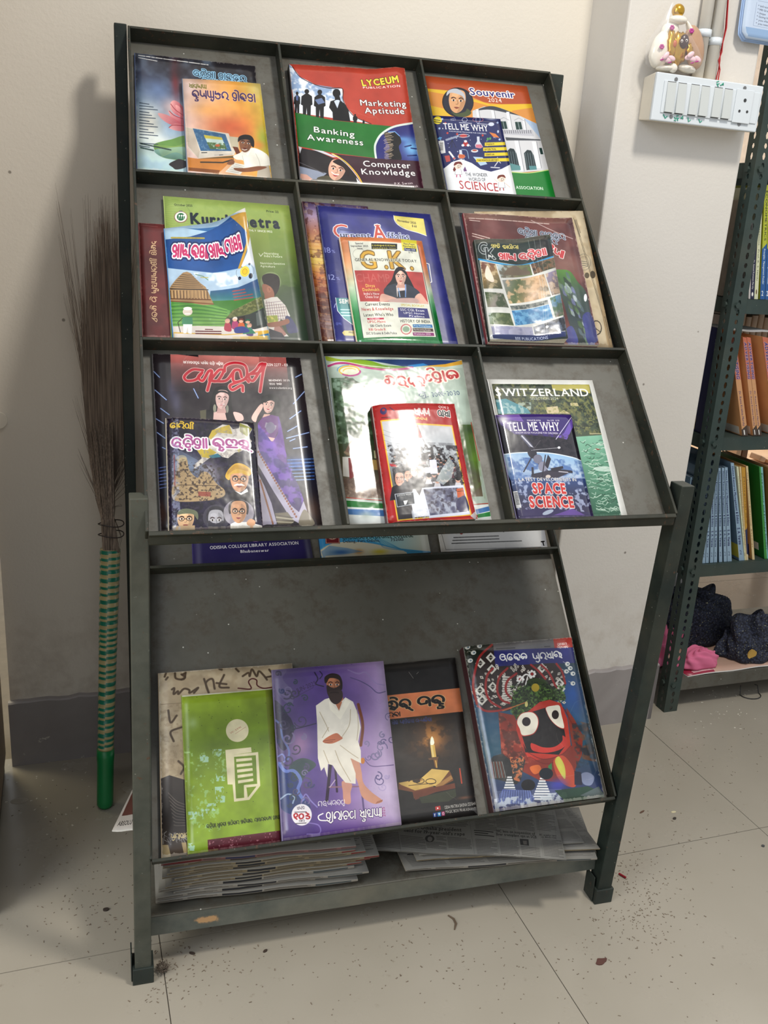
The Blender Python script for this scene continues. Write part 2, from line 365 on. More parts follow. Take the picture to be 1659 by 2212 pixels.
def seg_mask(a, b, r, w, h):
    x0 = int(max(0, min(a[0], b[0]) - r - 2)); x1 = int(min(w, max(a[0], b[0]) + r + 3)); y0 = int(max(0, min(a[1], b[1]) - r - 2)); y1 = int(min(h, max(a[1], b[1]) + r + 3))
    if x1 <= x0 or y1 <= y0: return None
    gx, gy = np.meshgrid(np.arange(x0, x1) + 0.5, np.arange(y0, y1) + 0.5)
    d = (b[0] - a[0], b[1] - a[1]); L = d[0] ** 2 + d[1] ** 2 + 1e-9
    t = np.clip(((gx - a[0]) * d[0] + (gy - a[1]) * d[1]) / L, 0, 1)
    return x0, y0, np.clip(r + 0.5 - np.hypot(gx - a[0] - t * d[0], gy - a[1] - t * d[1]), 0, 1).astype(np.float32)
def vnoise(w, h, cell, seed, oct=3):
    r = np.random.RandomState(seed); out = np.zeros((h, w), np.float32); amp = 1; tot = 0
    for o in range(oct):
        c = max(1.5, cell / 2 ** o); gw, gh = int(w / c) + 3, int(h / c) + 3; g = r.rand(gh, gw)
        X = np.arange(w) / c; Y = np.arange(h) / c; xi = X.astype(int); yi = Y.astype(int)
        fx = X - xi; fy = Y - yi; fx = fx * fx * (3 - 2 * fx); fy = (fy * fy * (3 - 2 * fy))[:, None]
        out += amp * ((g[yi][:, xi] * (1 - fx) + g[yi][:, xi + 1] * fx) * (1 - fy) + (g[yi + 1][:, xi] * (1 - fx) + g[yi + 1][:, xi + 1] * fx) * fy)
        tot += amp; amp *= 0.55
    return out / tot
def smooth(pts, n=6):          # closed Catmull-Rom
    p = np.asarray(pts, float); N = len(p); out = []
    for i in range(N):
        a, b, c, d = p[i - 1], p[i], p[(i + 1) % N], p[(i + 2) % N]
        for k in range(n):
            t = k / n; out.append(0.5 * (2 * b + (c - a) * t + (2 * a - 5 * b + 4 * c - d) * t * t + (3 * b - a - 3 * c + d) * t ** 3))
    return out
def osmooth(pts, n=6):
    p = np.asarray(pts, float); p = np.vstack([2 * p[0] - p[1], p, 2 * p[-1] - p[-2]]); out = []
    for i in range(1, len(p) - 2):
        a, b, c, d = p[i - 1:i + 3]
        for k in range(n):
            t = k / n; out.append(0.5 * (2 * b + (c - a) * t + (2 * a - 5 * b + 4 * c - d) * t * t + (3 * b - a - 3 * c + d) * t ** 3))
    out.append(p[-2]); return out
CAPH = 44
_gl = {}
def _fontmesh(ch, off):
    cu = bpy.data.curves.new('glyph', 'FONT'); cu.body = ch; cu.offset = off; cu.resolution_u = 3; cu.fill_mode = 'BOTH'
    o = bpy.data.objects.new('glyph', cu); me = o.to_mesh(); v = np.array([x.co[:2] for x in me.vertices]); me.calc_loop_triangles()
    t = [tuple(x.vertices) for x in me.loop_triangles]; o.to_mesh_clear(); bpy.data.objects.remove(o); bpy.data.curves.remove(cu)
    return v, t
def arc(cx, cy, rx, ry, a, b, n=14):
    return [(cx + rx * math.cos(math.radians(a + (b - a) * i / n)), cy + ry * math.sin(math.radians(a + (b - a) * i / n))) for i in range(n + 1)]
def Ls(*v): return [(v[i], v[i + 1]) for i in range(0, len(v), 2)]
UM = arc(.42, .5, .38, .44, -25, 200)
OD = {  # hand drawn Odia letters as pen strokes, (advance, strokes)
 'ka': (.95, [UM + [(.70, .05)], arc(.27, .36, .13, .15, 0, 360), Ls(.40, .40, .52, .30, .50, .02)]),
 'kha': (.9, [arc(.25, .62, .2, .26, 20, 330), Ls(.42, .5, .2, .15, .5, .05, .75, .12), Ls(.75, .95, .75, 0)]),
 'ga': (1.0, [UM[:-3] + [(.1, .3)], arc(.2, .25, .12, .13, 90, 400), Ls(.78, .9, .78, 0)]),
 'ja': (.95, [arc(.22, .6, .18, .2, 0, 300), arc(.42, .45, .36, .44, 120, -30), Ls(.74, .25, .5, .0, .25, .12, .4, .3, .6, .2)]),
 'ta': (.9, [arc(.4, .5, .36, .44, 40, 330), arc(.45, .35, .16, .16, 0, 340)]),
 'tha': (.9, [arc(.28, .68, .2, .25, 0, 360), Ls(.1, .5, .08, .1, .3, .04, .5, .15, .5, .4), Ls(.75, .95, .75, 0)]),
 'da': (.9, [UM, arc(.4, .2, .2, .2, 20, 330)]),
 'dda': (.9, [UM, arc(.4, .2, .2, .2, 20, 330), arc(.5, -.25, .06, .06, 0, 360)]),
 'nna': (1.0, [arc(.3, .5, .26, .42, 50, 400), Ls(.55, .6, .55, .1, .8, .1), Ls(.82, .95, .82, 0)]),
 'na': (.9, [UM, arc(.3, .3, .14, .16, 40, 320), Ls(.78, .35, .5, -.05)]),
 'pa': (.95, [Ls(.1, .95, .1, .4, .3, .22, .55, .3, .55, .6), Ls(.55, .35, .8, .2), Ls(.8, .95, .8, 0)]),
 'ba': (.95, [UM, Ls(.05, .38, .2, .2, .55, .25, .6, .5), Ls(.78, .3, .78, 0)]),
 'bha': (.95, [UM, arc(.3, .3, .15, .18, 0, 330), Ls(.78, .35, .5, 0)]),
 'ma': (.95, [Ls(.08, .95, .08, .4, .2, .2, .42, .22, .5, .42, .38, .58, .24, .46), Ls(.42, .22, .8, .1), Ls(.8, .95, .8, 0)]),
 'ya': (.95, [Ls(.08, .95, .08, .35, .3, .15, .8, .2), Ls(.45, .95, .45, .2), Ls(.8, .95, .8, 0)]),
 'ra': (.92, [UM, arc(.14, .28, .09, .1, 120, 420), Ls(.77, .32, .6, .12, .84, -.02)]),
 'la': (1.0, [UM[:10] + [(.42, .9), (.42, .4)], arc(.25, .4, .17, .2, 0, -300), arc(.6, .4, .2, .3, 100, -60)]),
 'lla': (.95, [UM, arc(.26, .35, .12, .15, 0, 360), arc(.55, .3, .13, .2, 180, -20)]),
 'sha': (1.0, [arc(.3, .6, .26, .34, 0, 270), Ls(.3, .25, .55, .3, .55, .6), arc(.3, .08, .18, .14, 180, 380), Ls(.82, .95, .82, 0)]),
 'sa': (.95, [Ls(.08, .9, .25, .6, .08, .3, .4, .1, .8, .12), Ls(.3, .55, .55, .75, .55, .15), Ls(.8, .95, .8, 0)]),
 'ha': (.9, [arc(.4, .68, .3, .26, -60, 230), arc(.4, .25, .26, .22, 120, -160)]),
 'dha': (.9, [arc(.3, .45, .25, .4, 60, 330), Ls(.72, .95, .72, 0)]),
 'ca': (.9, [UM, Ls(.1, .35, .3, .1, .6, .3, .3, .45)]),
 'tta': (.9, [Ls(.15, .95, .1, .6, .5, .75, .75, .6), arc(.4, .32, .3, .3, 120, -170)]),
 'o': (.95, [arc(.42, .5, .37, .43, 30, 300), arc(.5, .3, .2, .22, 180, -120), Ls(.6, .1, .86, -.1)]),
 'a': (.9, [arc(.28, .65, .2, .26, -20, 300), arc(.28, .22, .2, .2, 110, -110), Ls(.5, .55, .7, .5), Ls(.7, .95, .7, 0)]),
 'i': (1.0, [arc(.3, .6, .24, .32, 0, 300), arc(.65, .6, .22, .3, 150, -60), Ls(.1, .1, .85, .1)]),
 'u': (1.0, [arc(.42, .5, .36, .42, 20, 330), Ls(.3, .55, .62, .6, .85, .2, .9, -.05)]),
 'e': (.85, [Ls(.1, .15, .7, .95, .55, .5), arc(.38, .3, .28, .28, 60, -160)]),
 'nga': (1.1, [UM, arc(.3, .35, .14, .16, 0, 360), arc(.8, .4, .22, .3, 120, -120), Ls(.8, .12, 1.0, -.05)]),
 'aa': (.22, [Ls(.06, .97, .06, 0)]),
 'ii': (.34, [Ls(.1, .97, .1, 0), arc(.0, 1.05, .22, .2, -20, 200)]),
 'I': (.0, [arc(-.5, 1.0, .34, .26, 0, 180)]), 'R': (.0, [arc(-.4, 1.12, .2, .14, 180, 400)]),
 'U': (.0, [Ls(-.45, -.05, -.5, -.22, -.3, -.3, -.18, -.12)]), 'E': (.55, [arc(.24, .5, .2, .3, 60, 330), Ls(.34, .25, .46, .0)]),
 'h': (.0, [Ls(-.3, -.02, -.05, -.25)]), 'r': (.0, [Ls(-.7, -.12, -.4, -.3, -.15, -.1)]), 'm': (.0, [arc(-.45, -.28, .2, .14, 180, 460)]),
 'ai': (.5, [arc(.22, .45, .18, .3, 60, 330), arc(.5, 1.2, .22, .16, 160, -10)]), '.': (.3, [arc(.1, .05, .04, .04, 0, 360)]), '-': (.5, [Ls(.1, .45, .4, .45)]),
 '0': (.8, [arc(.35, .42, .28, .38, 0, 360)]), '1': (.7, [arc(.35, .6, .22, .28, -60, 260), Ls(.2, .3, .5, .0)]), '2': (.8, [arc(.35, .62, .22, .28, 120, -90), Ls(.35, .34, .6, .1, .3, .0)]),
 '9': (.7, [arc(.3, .65, .2, .24, 0, 360), Ls(.1, .6, .2, .2, .6, .0)]), '5': (.8, [Ls(.15, .95, .5, .7, .15, .45, .55, .4), arc(.4, .2, .22, .2, 90, -150)]), ' ': (.45, [])}
def glyph(ch, font):
    k = (ch, font)
    if k in _gl: return _gl[k]
    H = CAPH * 2
    if font[0] == 'o':         # Odia pen strokes; weight from the suffix, e.g. o9
        adv, st = OD[ch]; wd = int(adv * CAPH) + 60; m = np.zeros((H, wd), np.float32); r = CAPH * int(font[1:] or 7) / 122
        for pl in st:
            q = [(30 + x * CAPH, H * 0.75 - y * CAPH) for x, y in pl]
            for a, b in zip(q, q[1:]):
                s = seg_mask(a, b, r, wd, H)
                if s: x0, y0, mm = s; v = m[y0:y0 + mm.shape[0], x0:x0 + mm.shape[1]]; np.maximum(v, mm, out=v)
        g = (m, adv * CAPH, 30)
    else:
        off = {'s': 0, 'b': 1, 'x': 3, 'r': 0, 'R': 1}[font[0]]
        v, t = _fontmesh(ch, 0)
        if 'capb' not in _gl: hv, _ = _fontmesh('H', 0); _gl['capb'] = (hv[:, 1].max(), hv[:, 1].min())
        cap, bas = _gl['capb']; sc = CAPH / (cap - bas)
        if len(v) == 0: g = (np.zeros((H, 1), np.float32), CAPH * 0.4, 0)
        else:
            x0v = v[:, 0].min(); wv = v[:, 0].max() - x0v; pad = 10
            wd = int(wv * sc) + 2 * pad + 1; m = np.zeros((H, wd), np.float32); q = np.stack([pad + (v[:, 0] - x0v) * sc, H * 0.75 - (v[:, 1] - bas) * sc], 1)
            for tri in t:
                s = cover_mask(q[list(tri)], wd, H)
                if s: x0, y0, mm = s; m[y0:y0 + mm.shape[0], x0:x0 + mm.shape[1]] += mm
            m = dilate(np.clip(m, 0, 1), off)
            if font[0] in 'rR':      # slab serifs on the stem ends
                th = int(CAPH * 0.075); ex = int(CAPH * 0.10); top = int(H * .75 - CAPH); botr = int(H * .75)
                for yy, rows in ((botr - 3, slice(botr - th, botr)), (top + 3, slice(top, top + th))):
                    on = m[yy] > 0.5; e = np.flatnonzero(np.diff(np.concatenate([[0], on.astype(int), [0]])))
                    if ch in 'OCGQScgoqsea02368.,;:&-?%/': break
                    for a, b in zip(e[::2], e[1::2]):
                        if b - a < CAPH * 0.42: m[rows, max(0, a - ex):b + ex] = 1
            g = (m, wv * sc + CAPH * 0.16 + off * 1.6, pad)
    _gl[k] = g; return g
def line_bitmap(s, font, track=0.0):
    toks = s.split('|') if font[0] == 'o' else list(s)
    gs = [glyph(t, font) for t in toks]; W = int(sum(g[1] for g in gs) + track * CAPH * len(gs)) + 40; m = np.zeros((CAPH * 2, W + 60), np.float32); x = 20.0
    for g in gs:
        a = int(round(x - g[2])); mm = g[0]; s0 = max(0, -a); a = max(a, 0); w2 = min(mm.shape[1] - s0, m.shape[1] - a)
        if w2 > 0: v = m[:, a:a + w2]; np.maximum(v, mm[:, s0:s0 + w2], out=v)
        x += g[1] + track * CAPH
    return m, 20.0, x
def dilate(m, r):
    out = m.copy(); r = int(round(r))
    for k in range(r):
        p = np.pad(out, 1); c = np.maximum.reduce([p[1:-1, 1:-1], p[:-2, 1:-1], p[2:, 1:-1], p[1:-1, :-2], p[1:-1, 2:]])
        if k % 2: c = np.maximum.reduce([c, p[:-2, :-2], p[2:, 2:], p[:-2, 2:], p[2:, :-2]])
        out = c
    return out
class Cv:
    def __init__(s, corners, w, h, base=(255, 255, 255)):
        s.w, s.h = int(w), int(h); s.H = homog(corners, [(0, 0), (s.w, 0), (s.w, s.h), (0, s.h)])
        s.a = np.empty((s.h, s.w, 3), np.float32); s.a[:] = np.array(base, np.float32) / 255
    def q(s, pts):
        p = np.asarray(pts, float); r = np.c_[p, np.ones(len(p))] @ s.H.T; return r[:, :2] / r[:, 2:]
    def put(s, m, col, al=1.0):
        if m is None: return
        x0, y0, k = m; v = s.a[y0:y0 + k.shape[0], x0:x0 + k.shape[1]]; k = (k * al)[..., None]
        if isinstance(col, np.ndarray) and col.ndim == 3: c = col[y0:y0 + k.shape[0], x0:x0 + k.shape[1]]
        else: c = np.array(col, np.float32) / 255
        v += (c - v) * k
    def P(s, pts, col, al=1.0, sm=0):
        if sm: pts = smooth(pts)
        s.put(cover_mask(s.q(pts), s.w, s.h), col, al)
    def full(s, c0, c1=None, p0=None, p1=None):
        if c1 is None: s.a[:] = np.array(c0, np.float32) / 255; return
        s.a[:] = s.grad([c0, c1], p0, p1)
    def grad(s, cols, p0, p1):
        a, b = s.q([p0, p1]); gx, gy = np.meshgrid(np.arange(s.w), np.arange(s.h)); d = b - a
        t = np.clip(((gx - a[0]) * d[0] + (gy - a[1]) * d[1]) / (d @ d), 0, 1) * (len(cols) - 1)
        c = np.array(cols, np.float32) / 255; i = np.minimum(t.astype(int), len(cols) - 2); f = (t - i)[..., None]
        return (c[i] * (1 - f) + c[i + 1] * f).astype(np.float32)
    def G(s, pts, cols, p0, p1, al=1.0, sm=0): s.P(pts, s.grad(cols, p0, p1), al, sm)
    def E(s, cx, cy, rx, ry, col, rot=0, al=1.0, a0=0, a1=360):
        t = np.radians(np.linspace(a0, a1, 33)); c, r = math.cos(math.radians(rot)), math.sin(math.radians(rot))
        x = rx * np.cos(t); y = ry * np.sin(t); s.P(np.c_[cx + x * c - y * r, cy + x * r + y * c], col, al)
    def S(s, pts, wd, col, al=1.0, sm=0):
        if sm: pts = osmooth(pts)
        q = s.q(pts); k = np.linalg.norm(s.q([(pts[0][0] + 5, pts[0][1])])[0] - q[0]) / 5; r = max(0.35, wd * k / 2)
        x0 = int(max(0, q[:, 0].min() - r - 3)); y0 = int(max(0, q[:, 1].min() - r - 3)); x1 = int(min(s.w, q[:, 0].max() + r + 4)); y1 = int(min(s.h, q[:, 1].max() + r + 4))
        if x1 <= x0 or y1 <= y0: return
        M = np.zeros((y1 - y0, x1 - x0), np.float32); q = q - (x0, y0)
        for a, b in zip(q, q[1:]):
            m = seg_mask(a, b, r, x1 - x0, y1 - y0)
            if m: v = M[m[1]:m[1] + m[2].shape[0], m[0]:m[0] + m[2].shape[1]]; np.maximum(v, m[2], out=v)
        s.put((x0, y0, M), col, al)
    def B(s, cx, cy, rx, ry, col, al=1.0):        # soft printed blob
        q = s.q([(cx, cy), (cx + rx, cy), (cx, cy + ry)]); R = np.linalg.norm(q[1] - q[0]); Q = np.linalg.norm(q[2] - q[0])
        x0 = int(max(0, q[0][0] - 2 * R)); x1 = int(min(s.w, q[0][0] + 2 * R)); y0 = int(max(0, q[0][1] - 2 * Q)); y1 = int(min(s.h, q[0][1] + 2 * Q))
        if x1 <= x0 or y1 <= y0: return
        gx, gy = np.meshgrid(np.arange(x0, x1), np.arange(y0, y1)); d = ((gx - q[0][0]) / R) ** 2 + ((gy - q[0][1]) / Q) ** 2
        s.put((x0, y0, np.exp(-d * 1.2).astype(np.float32)), col, al)
    def N(s, pts, cols, cell, seed=1, al=1.0, th=0.5, soft=0.15, sm=0, oct=3):    # printed mottling inside a shape
        n = vnoise(s.w, s.h, cell, seed, oct); k = np.clip((n - th) / soft + 0.5, 0, 1).astype(np.float32)
        m = cover_mask(s.q(smooth(pts) if sm else pts), s.w, s.h)
        if m: x0, y0, mm = m; s.put((x0, y0, mm * k[y0:y0 + mm.shape[0], x0:x0 + mm.shape[1]]), cols, al)
    def T(s, txt, p0, p1, h, col, font='s', out=None, ow=3, al=1.0, track=0.0, out2=None):
        m, xa, xb = line_bitmap(txt, font, track); q = s.q([p0, p1, (p0[0], p0[1] - h), (p1[0], p1[1] - h)])
        e1 = q[1] - q[0]; Lc = np.linalg.norm(e1); e1 /= Lc; e2 = np.array([-e1[1], e1[0]]); hc = (np.linalg.norm(q[2] - q[0]) + np.linalg.norm(q[3] - q[1])) / 2
        sx = (xb - xa) / Lc; sy = CAPH / hc                # bitmap px per canvas px
        x0 = int(max(0, min(q[0][0], q[1][0]) - hc)); x1 = int(min(s.w, max(q[0][0], q[1][0]) + hc)); y0 = int(max(0, min(q[0][1], q[1][1]) - 1.7 * hc)); y1 = int(min(s.h, max(q[0][1], q[1][1]) + .8 * hc))
        if abs(e1[1]) > .5: x0 = int(max(0, min(q[:, 0].min(), q[:, 0].max()) - hc * 2)); x1 = int(min(s.w, q[:, 0].max() + hc * 2))
        if x1 <= x0 or y1 <= y0: return
        SS = 2; gx, gy = np.meshgrid(x0 + (np.arange((x1 - x0) * SS) + .5) / SS, y0 + (np.arange((y1 - y0) * SS) + .5) / SS)
        u = ((gx - q[0][0]) * e1[0] + (gy - q[0][1]) * e1[1]) * sx + xa; v = ((gx - q[0][0]) * e2[0] + (gy - q[0][1]) * e2[1]) * sy + CAPH * 1.5
        def smp(b):
            f = int(max(1, min(sx, sy) / SS)); B = b
            if f > 1:
                hh, ww = b.shape[0] // f * f, b.shape[1] // f * f; B = b[:hh, :ww].reshape(hh // f, f, ww // f, f).mean((1, 3))
            U = u / f - .5; V = v / f - .5; ok = (U > 0) & (V > 0) & (U < B.shape[1] - 2) & (V < B.shape[0] - 2)
            U = np.clip(U, 0, B.shape[1] - 2); V = np.clip(V, 0, B.shape[0] - 2); ui = U.astype(int); vi = V.astype(int); fu = U - ui; fv = V - vi
            r = (B[vi, ui] * (1 - fu) + B[vi, ui + 1] * fu) * (1 - fv) + (B[vi + 1, ui] * (1 - fu) + B[vi + 1, ui + 1] * fu) * fv
            r = np.where(ok, r, 0); return r.reshape(y1 - y0, SS, x1 - x0, SS).mean((1, 3)).astype(np.float32)
        if out2 is not None: s.put((x0, y0, smp(dilate(m, ow * 2))), out2, al)
        if out is not None: s.put((x0, y0, smp(dilate(m, ow))), out, al)
        s.put((x0, y0, smp(m)), col, al)
    def bars(s, p0, p1, drop, n, h, col, seed=0, al=1.0):         # lines of type too small to read: n lines of broken dashes
        r = random.Random(seed); p0 = np.array(p0, float); p1 = np.array(p1, float); dr = np.array(drop, float)
        for i in range(n):
            t = 0; end = r.uniform(.6, 1.0) if r.random() < .3 else 1.0
            while t < end:
                e = min(end, t + r.uniform(.02, .12)); a = p0 + (p1 - p0) * t + dr * i; b = p0 + (p1 - p0) * e + dr * i
                s.S([a, b], h, col, al); t = e + .012
    def face(s, x, y, w, h, skin, hair=None, hw=1.0, tilt=0, beard=None, specs=0, feat=(60, 30, 25), mous=None, lips=(150, 60, 55)):
        def t(px, py): c, r = math.cos(math.radians(tilt)), math.sin(math.radians(tilt)); return (x + (px * w) * c - (py * h) * r, y + (px * w) * r + (py * h) * c)
        dk = tuple(v * .72 for v in skin); lt = tuple(min(255, v * 1.12 + 8) for v in skin)
        if hair: s.P([t(*p) for p in ((-.56, .1), (-.6, -.3), (-.4, -.62 * hw), (0, -.72 * hw), (.42, -.6 * hw), (.6, -.3), (.55, .12), (.3, .0), (-.3, .0))], hair, sm=1)
        s.P([t(*p) for p in ((-.48, -.2), (-.36, -.48), (0, -.55), (.36, -.48), (.48, -.2), (.46, .1), (.3, .42), (0, .56), (-.3, .42), (-.46, .1))], skin, sm=1)
        s.P([t(*p) for p in ((.14, -.4), (.44, -.2), (.44, .1), (.26, .42), (.05, .52), (.2, .1))], dk, .45, sm=1)
        s.E(*t(-.14, -.28), w * .2, h * .1, lt, tilt, .5)
        if beard: s.P([t(*p) for p in ((-.46, .0), (-.2, .1), (0, .12), (.2, .1), (.46, .0), (.42, .42), (.2, .72), (0, .8), (-.2, .72), (-.42, .42))], beard, sm=1)
        for k in (-1, 1):
            s.S([t(k * .1, -.13), t(k * .22, -.17), t(k * .34, -.12)], max(h * .045, 2), feat, sm=1)
            s.E(*t(k * .21, -.03), w * .10, h * .045, (235, 225, 215), tilt); s.E(*t(k * .21, -.03), w * .05, h * .05, (25, 18, 16), tilt)
        s.S([t(.02, -.05), t(.06, .12), t(-.05, .15)], max(1.5, h * .03), dk, sm=1)
        if mous: s.P([t(*p) for p in ((-.3, .28), (-.12, .18), (0, .2), (.12, .18), (.3, .28), (.1, .27), (-.1, .27))], mous, sm=1)
        s.P([t(*p) for p in ((-.15, .29), (0, .27), (.15, .29), (0, .36))], lips, sm=1)
        if specs:
            for k in (-1, 1): s.S([t(k * .22 + .15 * math.cos(a), -.03 + .11 * math.sin(a)) for a in np.linspace(0, 6.28, 14)], max(1.5, h * .03), (30, 26, 26))
            s.S([t(-.07, -.03), t(.07, -.03)], max(1.5, h * .03), (30, 26, 26))
    def wear(s, seed=1, edge=.012, amt=.6, col=(222, 214, 200), crease=0, grime=.12):
        n = vnoise(s.w, s.h, 9, seed); m = s.w * edge
        gx, gy = np.meshgrid(np.arange(s.w), np.arange(s.h)); d = np.minimum(np.minimum(gx, s.w - 1 - gx), np.minimum(gy, s.h - 1 - gy))
        k = np.clip((m * (2.4 * n ** 3) - d) / 1.5 + .5, 0, 1).astype(np.float32); s.put((0, 0, k), col, amt * .7)
        g = vnoise(s.w, s.h, 60, seed + 5)
        s.a *= (1 - grime + 2 * grime * g)[..., None]; r = random.Random(seed)
        for i in range(crease // 2):
            x = r.uniform(0, s.w); y = r.uniform(0, s.h); a = r.uniform(0, 6.28); q = [(x, y)]
            for j in range(r.randint(3, 8)): a += r.uniform(-.6, .6); x += 14 * math.cos(a); y += 14 * math.sin(a); q.append((x, y))
            for p0, p1 in zip(q, q[1:]): s.put(seg_mask(p0, p1, .5, s.w, s.h), (205, 202, 195), .3)
    def image(s, name):
        im = bpy.data.images.new(name, s.w, s.h, alpha=False)
        px = np.ones((s.h, s.w, 4), np.float32); A = np.clip(s.a[::-1], 0, 1); px[..., :3] = (A * .86 + A.mean(2, keepdims=True) * .14) ** 1.2 * .95; im.pixels.foreach_set(px.ravel()); im.update(); im.pack()
        return im
def print_mat(name, img, rough=0.28, coat=0.0, bump=0.05, spec=0.5):
    m = NT(name); uv = m.N('ShaderNodeUVMap'); uv.uv_map = 'uv'; t = m.N('ShaderNodeTexImage'); t.image = img; t.extension = 'EXTEND'; m.L(uv.outputs[0], t.inputs[0])
    m.col(t.outputs[0]); n = m.noise(18, 3, 0.5, m.geo()); m.set(Roughness=m.ramp(n, [(.3, (rough * .8,) * 3), (.7, (rough * 1.3,) * 3)]), Coat_Weight=coat, Coat_Roughness=0.08, Specular_IOR_Level=spec)
    if bump: m.bump(n, bump, 0.01)
    return m.m
# ---------------------------------------------------------------- magazines
RG = {'1': (230, 40, 4.046), '2': (600, 90, 4.879), '3': (900, 120, 4.366), '4': (280, 390, 3.95), '5': (640, 400, 4.1475), '6': (980, 430, 4.1475),
      'A': (300, 740, 4.046), 'B': (690, 750, 4.254), 'C': (1030, 750, 3.687), 'D': (320, 1400, 3.95), 'E': (580, 1400, 3.607), 'F': (980, 1350, 4.1475),
      'P': (270, 1050, 3.253), 'Q': (680, 1100, 2.86)}
def ph(rg, p): x, y, s = RG[rg]; return (x + p[0] / s, y + p[1] / s)
M_PAGE = plain('page_edges', (214, 206, 188), 0.8, 0, 0.12, 400)
M_PAGED = plain('old_page_edges', (176, 160, 132), 0.85, 0, 0.18, 300)
M_PAGEW = plain('white_page_edges', (226, 224, 218), 0.8, 0, 0.06, 400)
def book(name, label, rg, cs, art, tray='L1', back=0.0, thick=0.004, bulge=None, pbulge=None, pages=None, rough=0.28, coat=0.0, spine=(40, 36, 36), res=2.0, nu=12, nv=16, size=None, group=None, bump=0.05, cat='magazine', inset=0.0006, spec=.5):
    q = [ph(rg, c) for c in cs]; up, nr, f = (n1u, n1, tr) if tray != 'A1' and tray != 'A2' else (n2u, n2, tl)
    Dp = D1; off = -Dp + back + thick
    P = [f(*c, off) for c in q]
    ga, gb = (G[tray][0], G[tray][3]) if tray in G else (globals()['q_low'][tray])
    def ledge_s(X): t = (X.x - ga.x) / (gb.x - ga.x); L = ga.lerp(gb, t); return (X - L).dot(up)
    ext = []
    for T_, B_ in ((P[0], P[3]), (P[1], P[2])):
        e = ledge_s(B_) - 0.0012; d = (B_ - T_); k = e / max(1e-6, -d.normalized().dot(up)); ext.append(1 + k / d.length)
    TL, TR_, BR_, BL = P; BLx = TL + (BL - TL) * ext[0]; BRx = TR_ + (BR_ - TR_) * ext[1]
    W = (TR_ - TL).length; H = (BLx - TL).length
    cen = (TL + TR_ + BRx + BLx) / 4
    t = thing(name, label, cat, BLx - nr * (off + Dp), group)
    bf = bulge or (lambda u, v: 0.0); pf = pbulge or bulge or (lambda u, v: 0.0)
    def pt(u, v, o): return TL.lerp(TR_, u).lerp(BLx.lerp(BRx, u), v) + nr * o
    c = Cv(cs, (q[1][0] - q[0][0]) * res if not size else size[0], max(abs(q[3][1] - q[0][1]), abs(q[2][1] - q[1][1])) * res if not size else size[1])
    art(c)
    im = c.image(name + '_print')
    # cover sheet
    bm = bmesh.new(); uvl = bm.loops.layers.uv.new('uv'); A = []; Bk = []
    for j in range(nv + 1):
        for i in range(nu + 1):
            u, v = i / nu, j / nv; b = bf(u, v); A.append(bm.verts.new(pt(u, v, b))); Bk.append(bm.verts.new(pt(u, v, b - 0.0004)))
    def uvset(fc, idx):
        for lp, k in zip(fc.loops, idx):
            i, j = k % (nu + 1), k // (nu + 1); vv = (j / nv) * (ext[0] + (ext[1] - ext[0]) * i / nu); lp[uvl].uv = (i / nu, 1 - vv)
    for j in range(nv):
        for i in range(nu):
            k = j * (nu + 1) + i; idx = (k, k + nu + 1, k + nu + 2, k + 1); fc = bm.faces.new([A[x] for x in idx]); uvset(fc, idx); fc.smooth = True
            idx = idx[::-1]; fc = bm.faces.new([Bk[x] for x in idx]); uvset(fc, idx); fc.smooth = True; fc.material_index = 1
    rim = [i for i in range(nu + 1)] + [j * (nu + 1) + nu for j in range(1, nv + 1)] + [nv * (nu + 1) + i for i in range(nu - 1, -1, -1)] + [j * (nu + 1) for j in range(nv - 1, 0, -1)]
    for a, b in zip(rim, rim[1:] + rim[:1]):
        fc = bm.faces.new((A[a], A[b], Bk[b], Bk[a])); fc.material_index = 1
    m1 = print_mat(name + '_cover', im, rough, coat, bump, spec)
    o = obj('front_cover', bm, [m1, M_PAGEW], None, recalc=False); under(t, o)
    # page block
    bm = bmesh.new(); A = []; nu2, nv2 = nu, nv; iu, iv = inset / W, inset / H; bt = -thick + 0.0009
    g = lambda i, j: (iu + (1 - 2 * iu) * i / nu2, iv + (1 - 2 * iv) * j / nv2)
    F = [[bm.verts.new(pt(*g(i, j), pf(*g(i, j)) - 0.0009)) for i in range(nu2 + 1)] for j in range(nv2 + 1)]
    Bq = [[bm.verts.new(pt(*g(i, j), bt)) for i in range(nu2 + 1)] for j in range(nv2 + 1)]
    for j in range(nv2):
        for i in range(nu2):
            bm.faces.new((F[j][i], F[j + 1][i], F[j + 1][i + 1], F[j][i + 1])).smooth = True; bm.faces.new((Bq[j][i], Bq[j][i + 1], Bq[j + 1][i + 1], Bq[j + 1][i]))
    R = [(0, i) for i in range(nu2 + 1)] + [(j, nu2) for j in range(1, nv2 + 1)] + [(nv2, i) for i in range(nu2 - 1, -1, -1)] + [(j, 0) for j in range(nv2 - 1, 0, -1)]
    for (a, b), (c2, d) in zip(R, R[1:] + R[:1]): bm.faces.new((F[a][b], F[c2][d], Bq[c2][d], Bq[a][b]))
    o = obj('page_block', bm, pages or M_PAGE, None); under(t, o)
    # back cover and spine: one folded sheet on the left side
    bm = bmesh.new(); s0 = -0.0004; o0 = -thick + 0.0003; o1 = -thick + 0.0008; ww = -0.0012 / W
    hexa(bm, [pt(ww, 0, o0), pt(1, 0, o0), pt(1, 1, o0), pt(ww, 1, o0), pt(ww, 0, o1), pt(1, 0, o1), pt(1, 1, o1), pt(ww, 1, o1)])
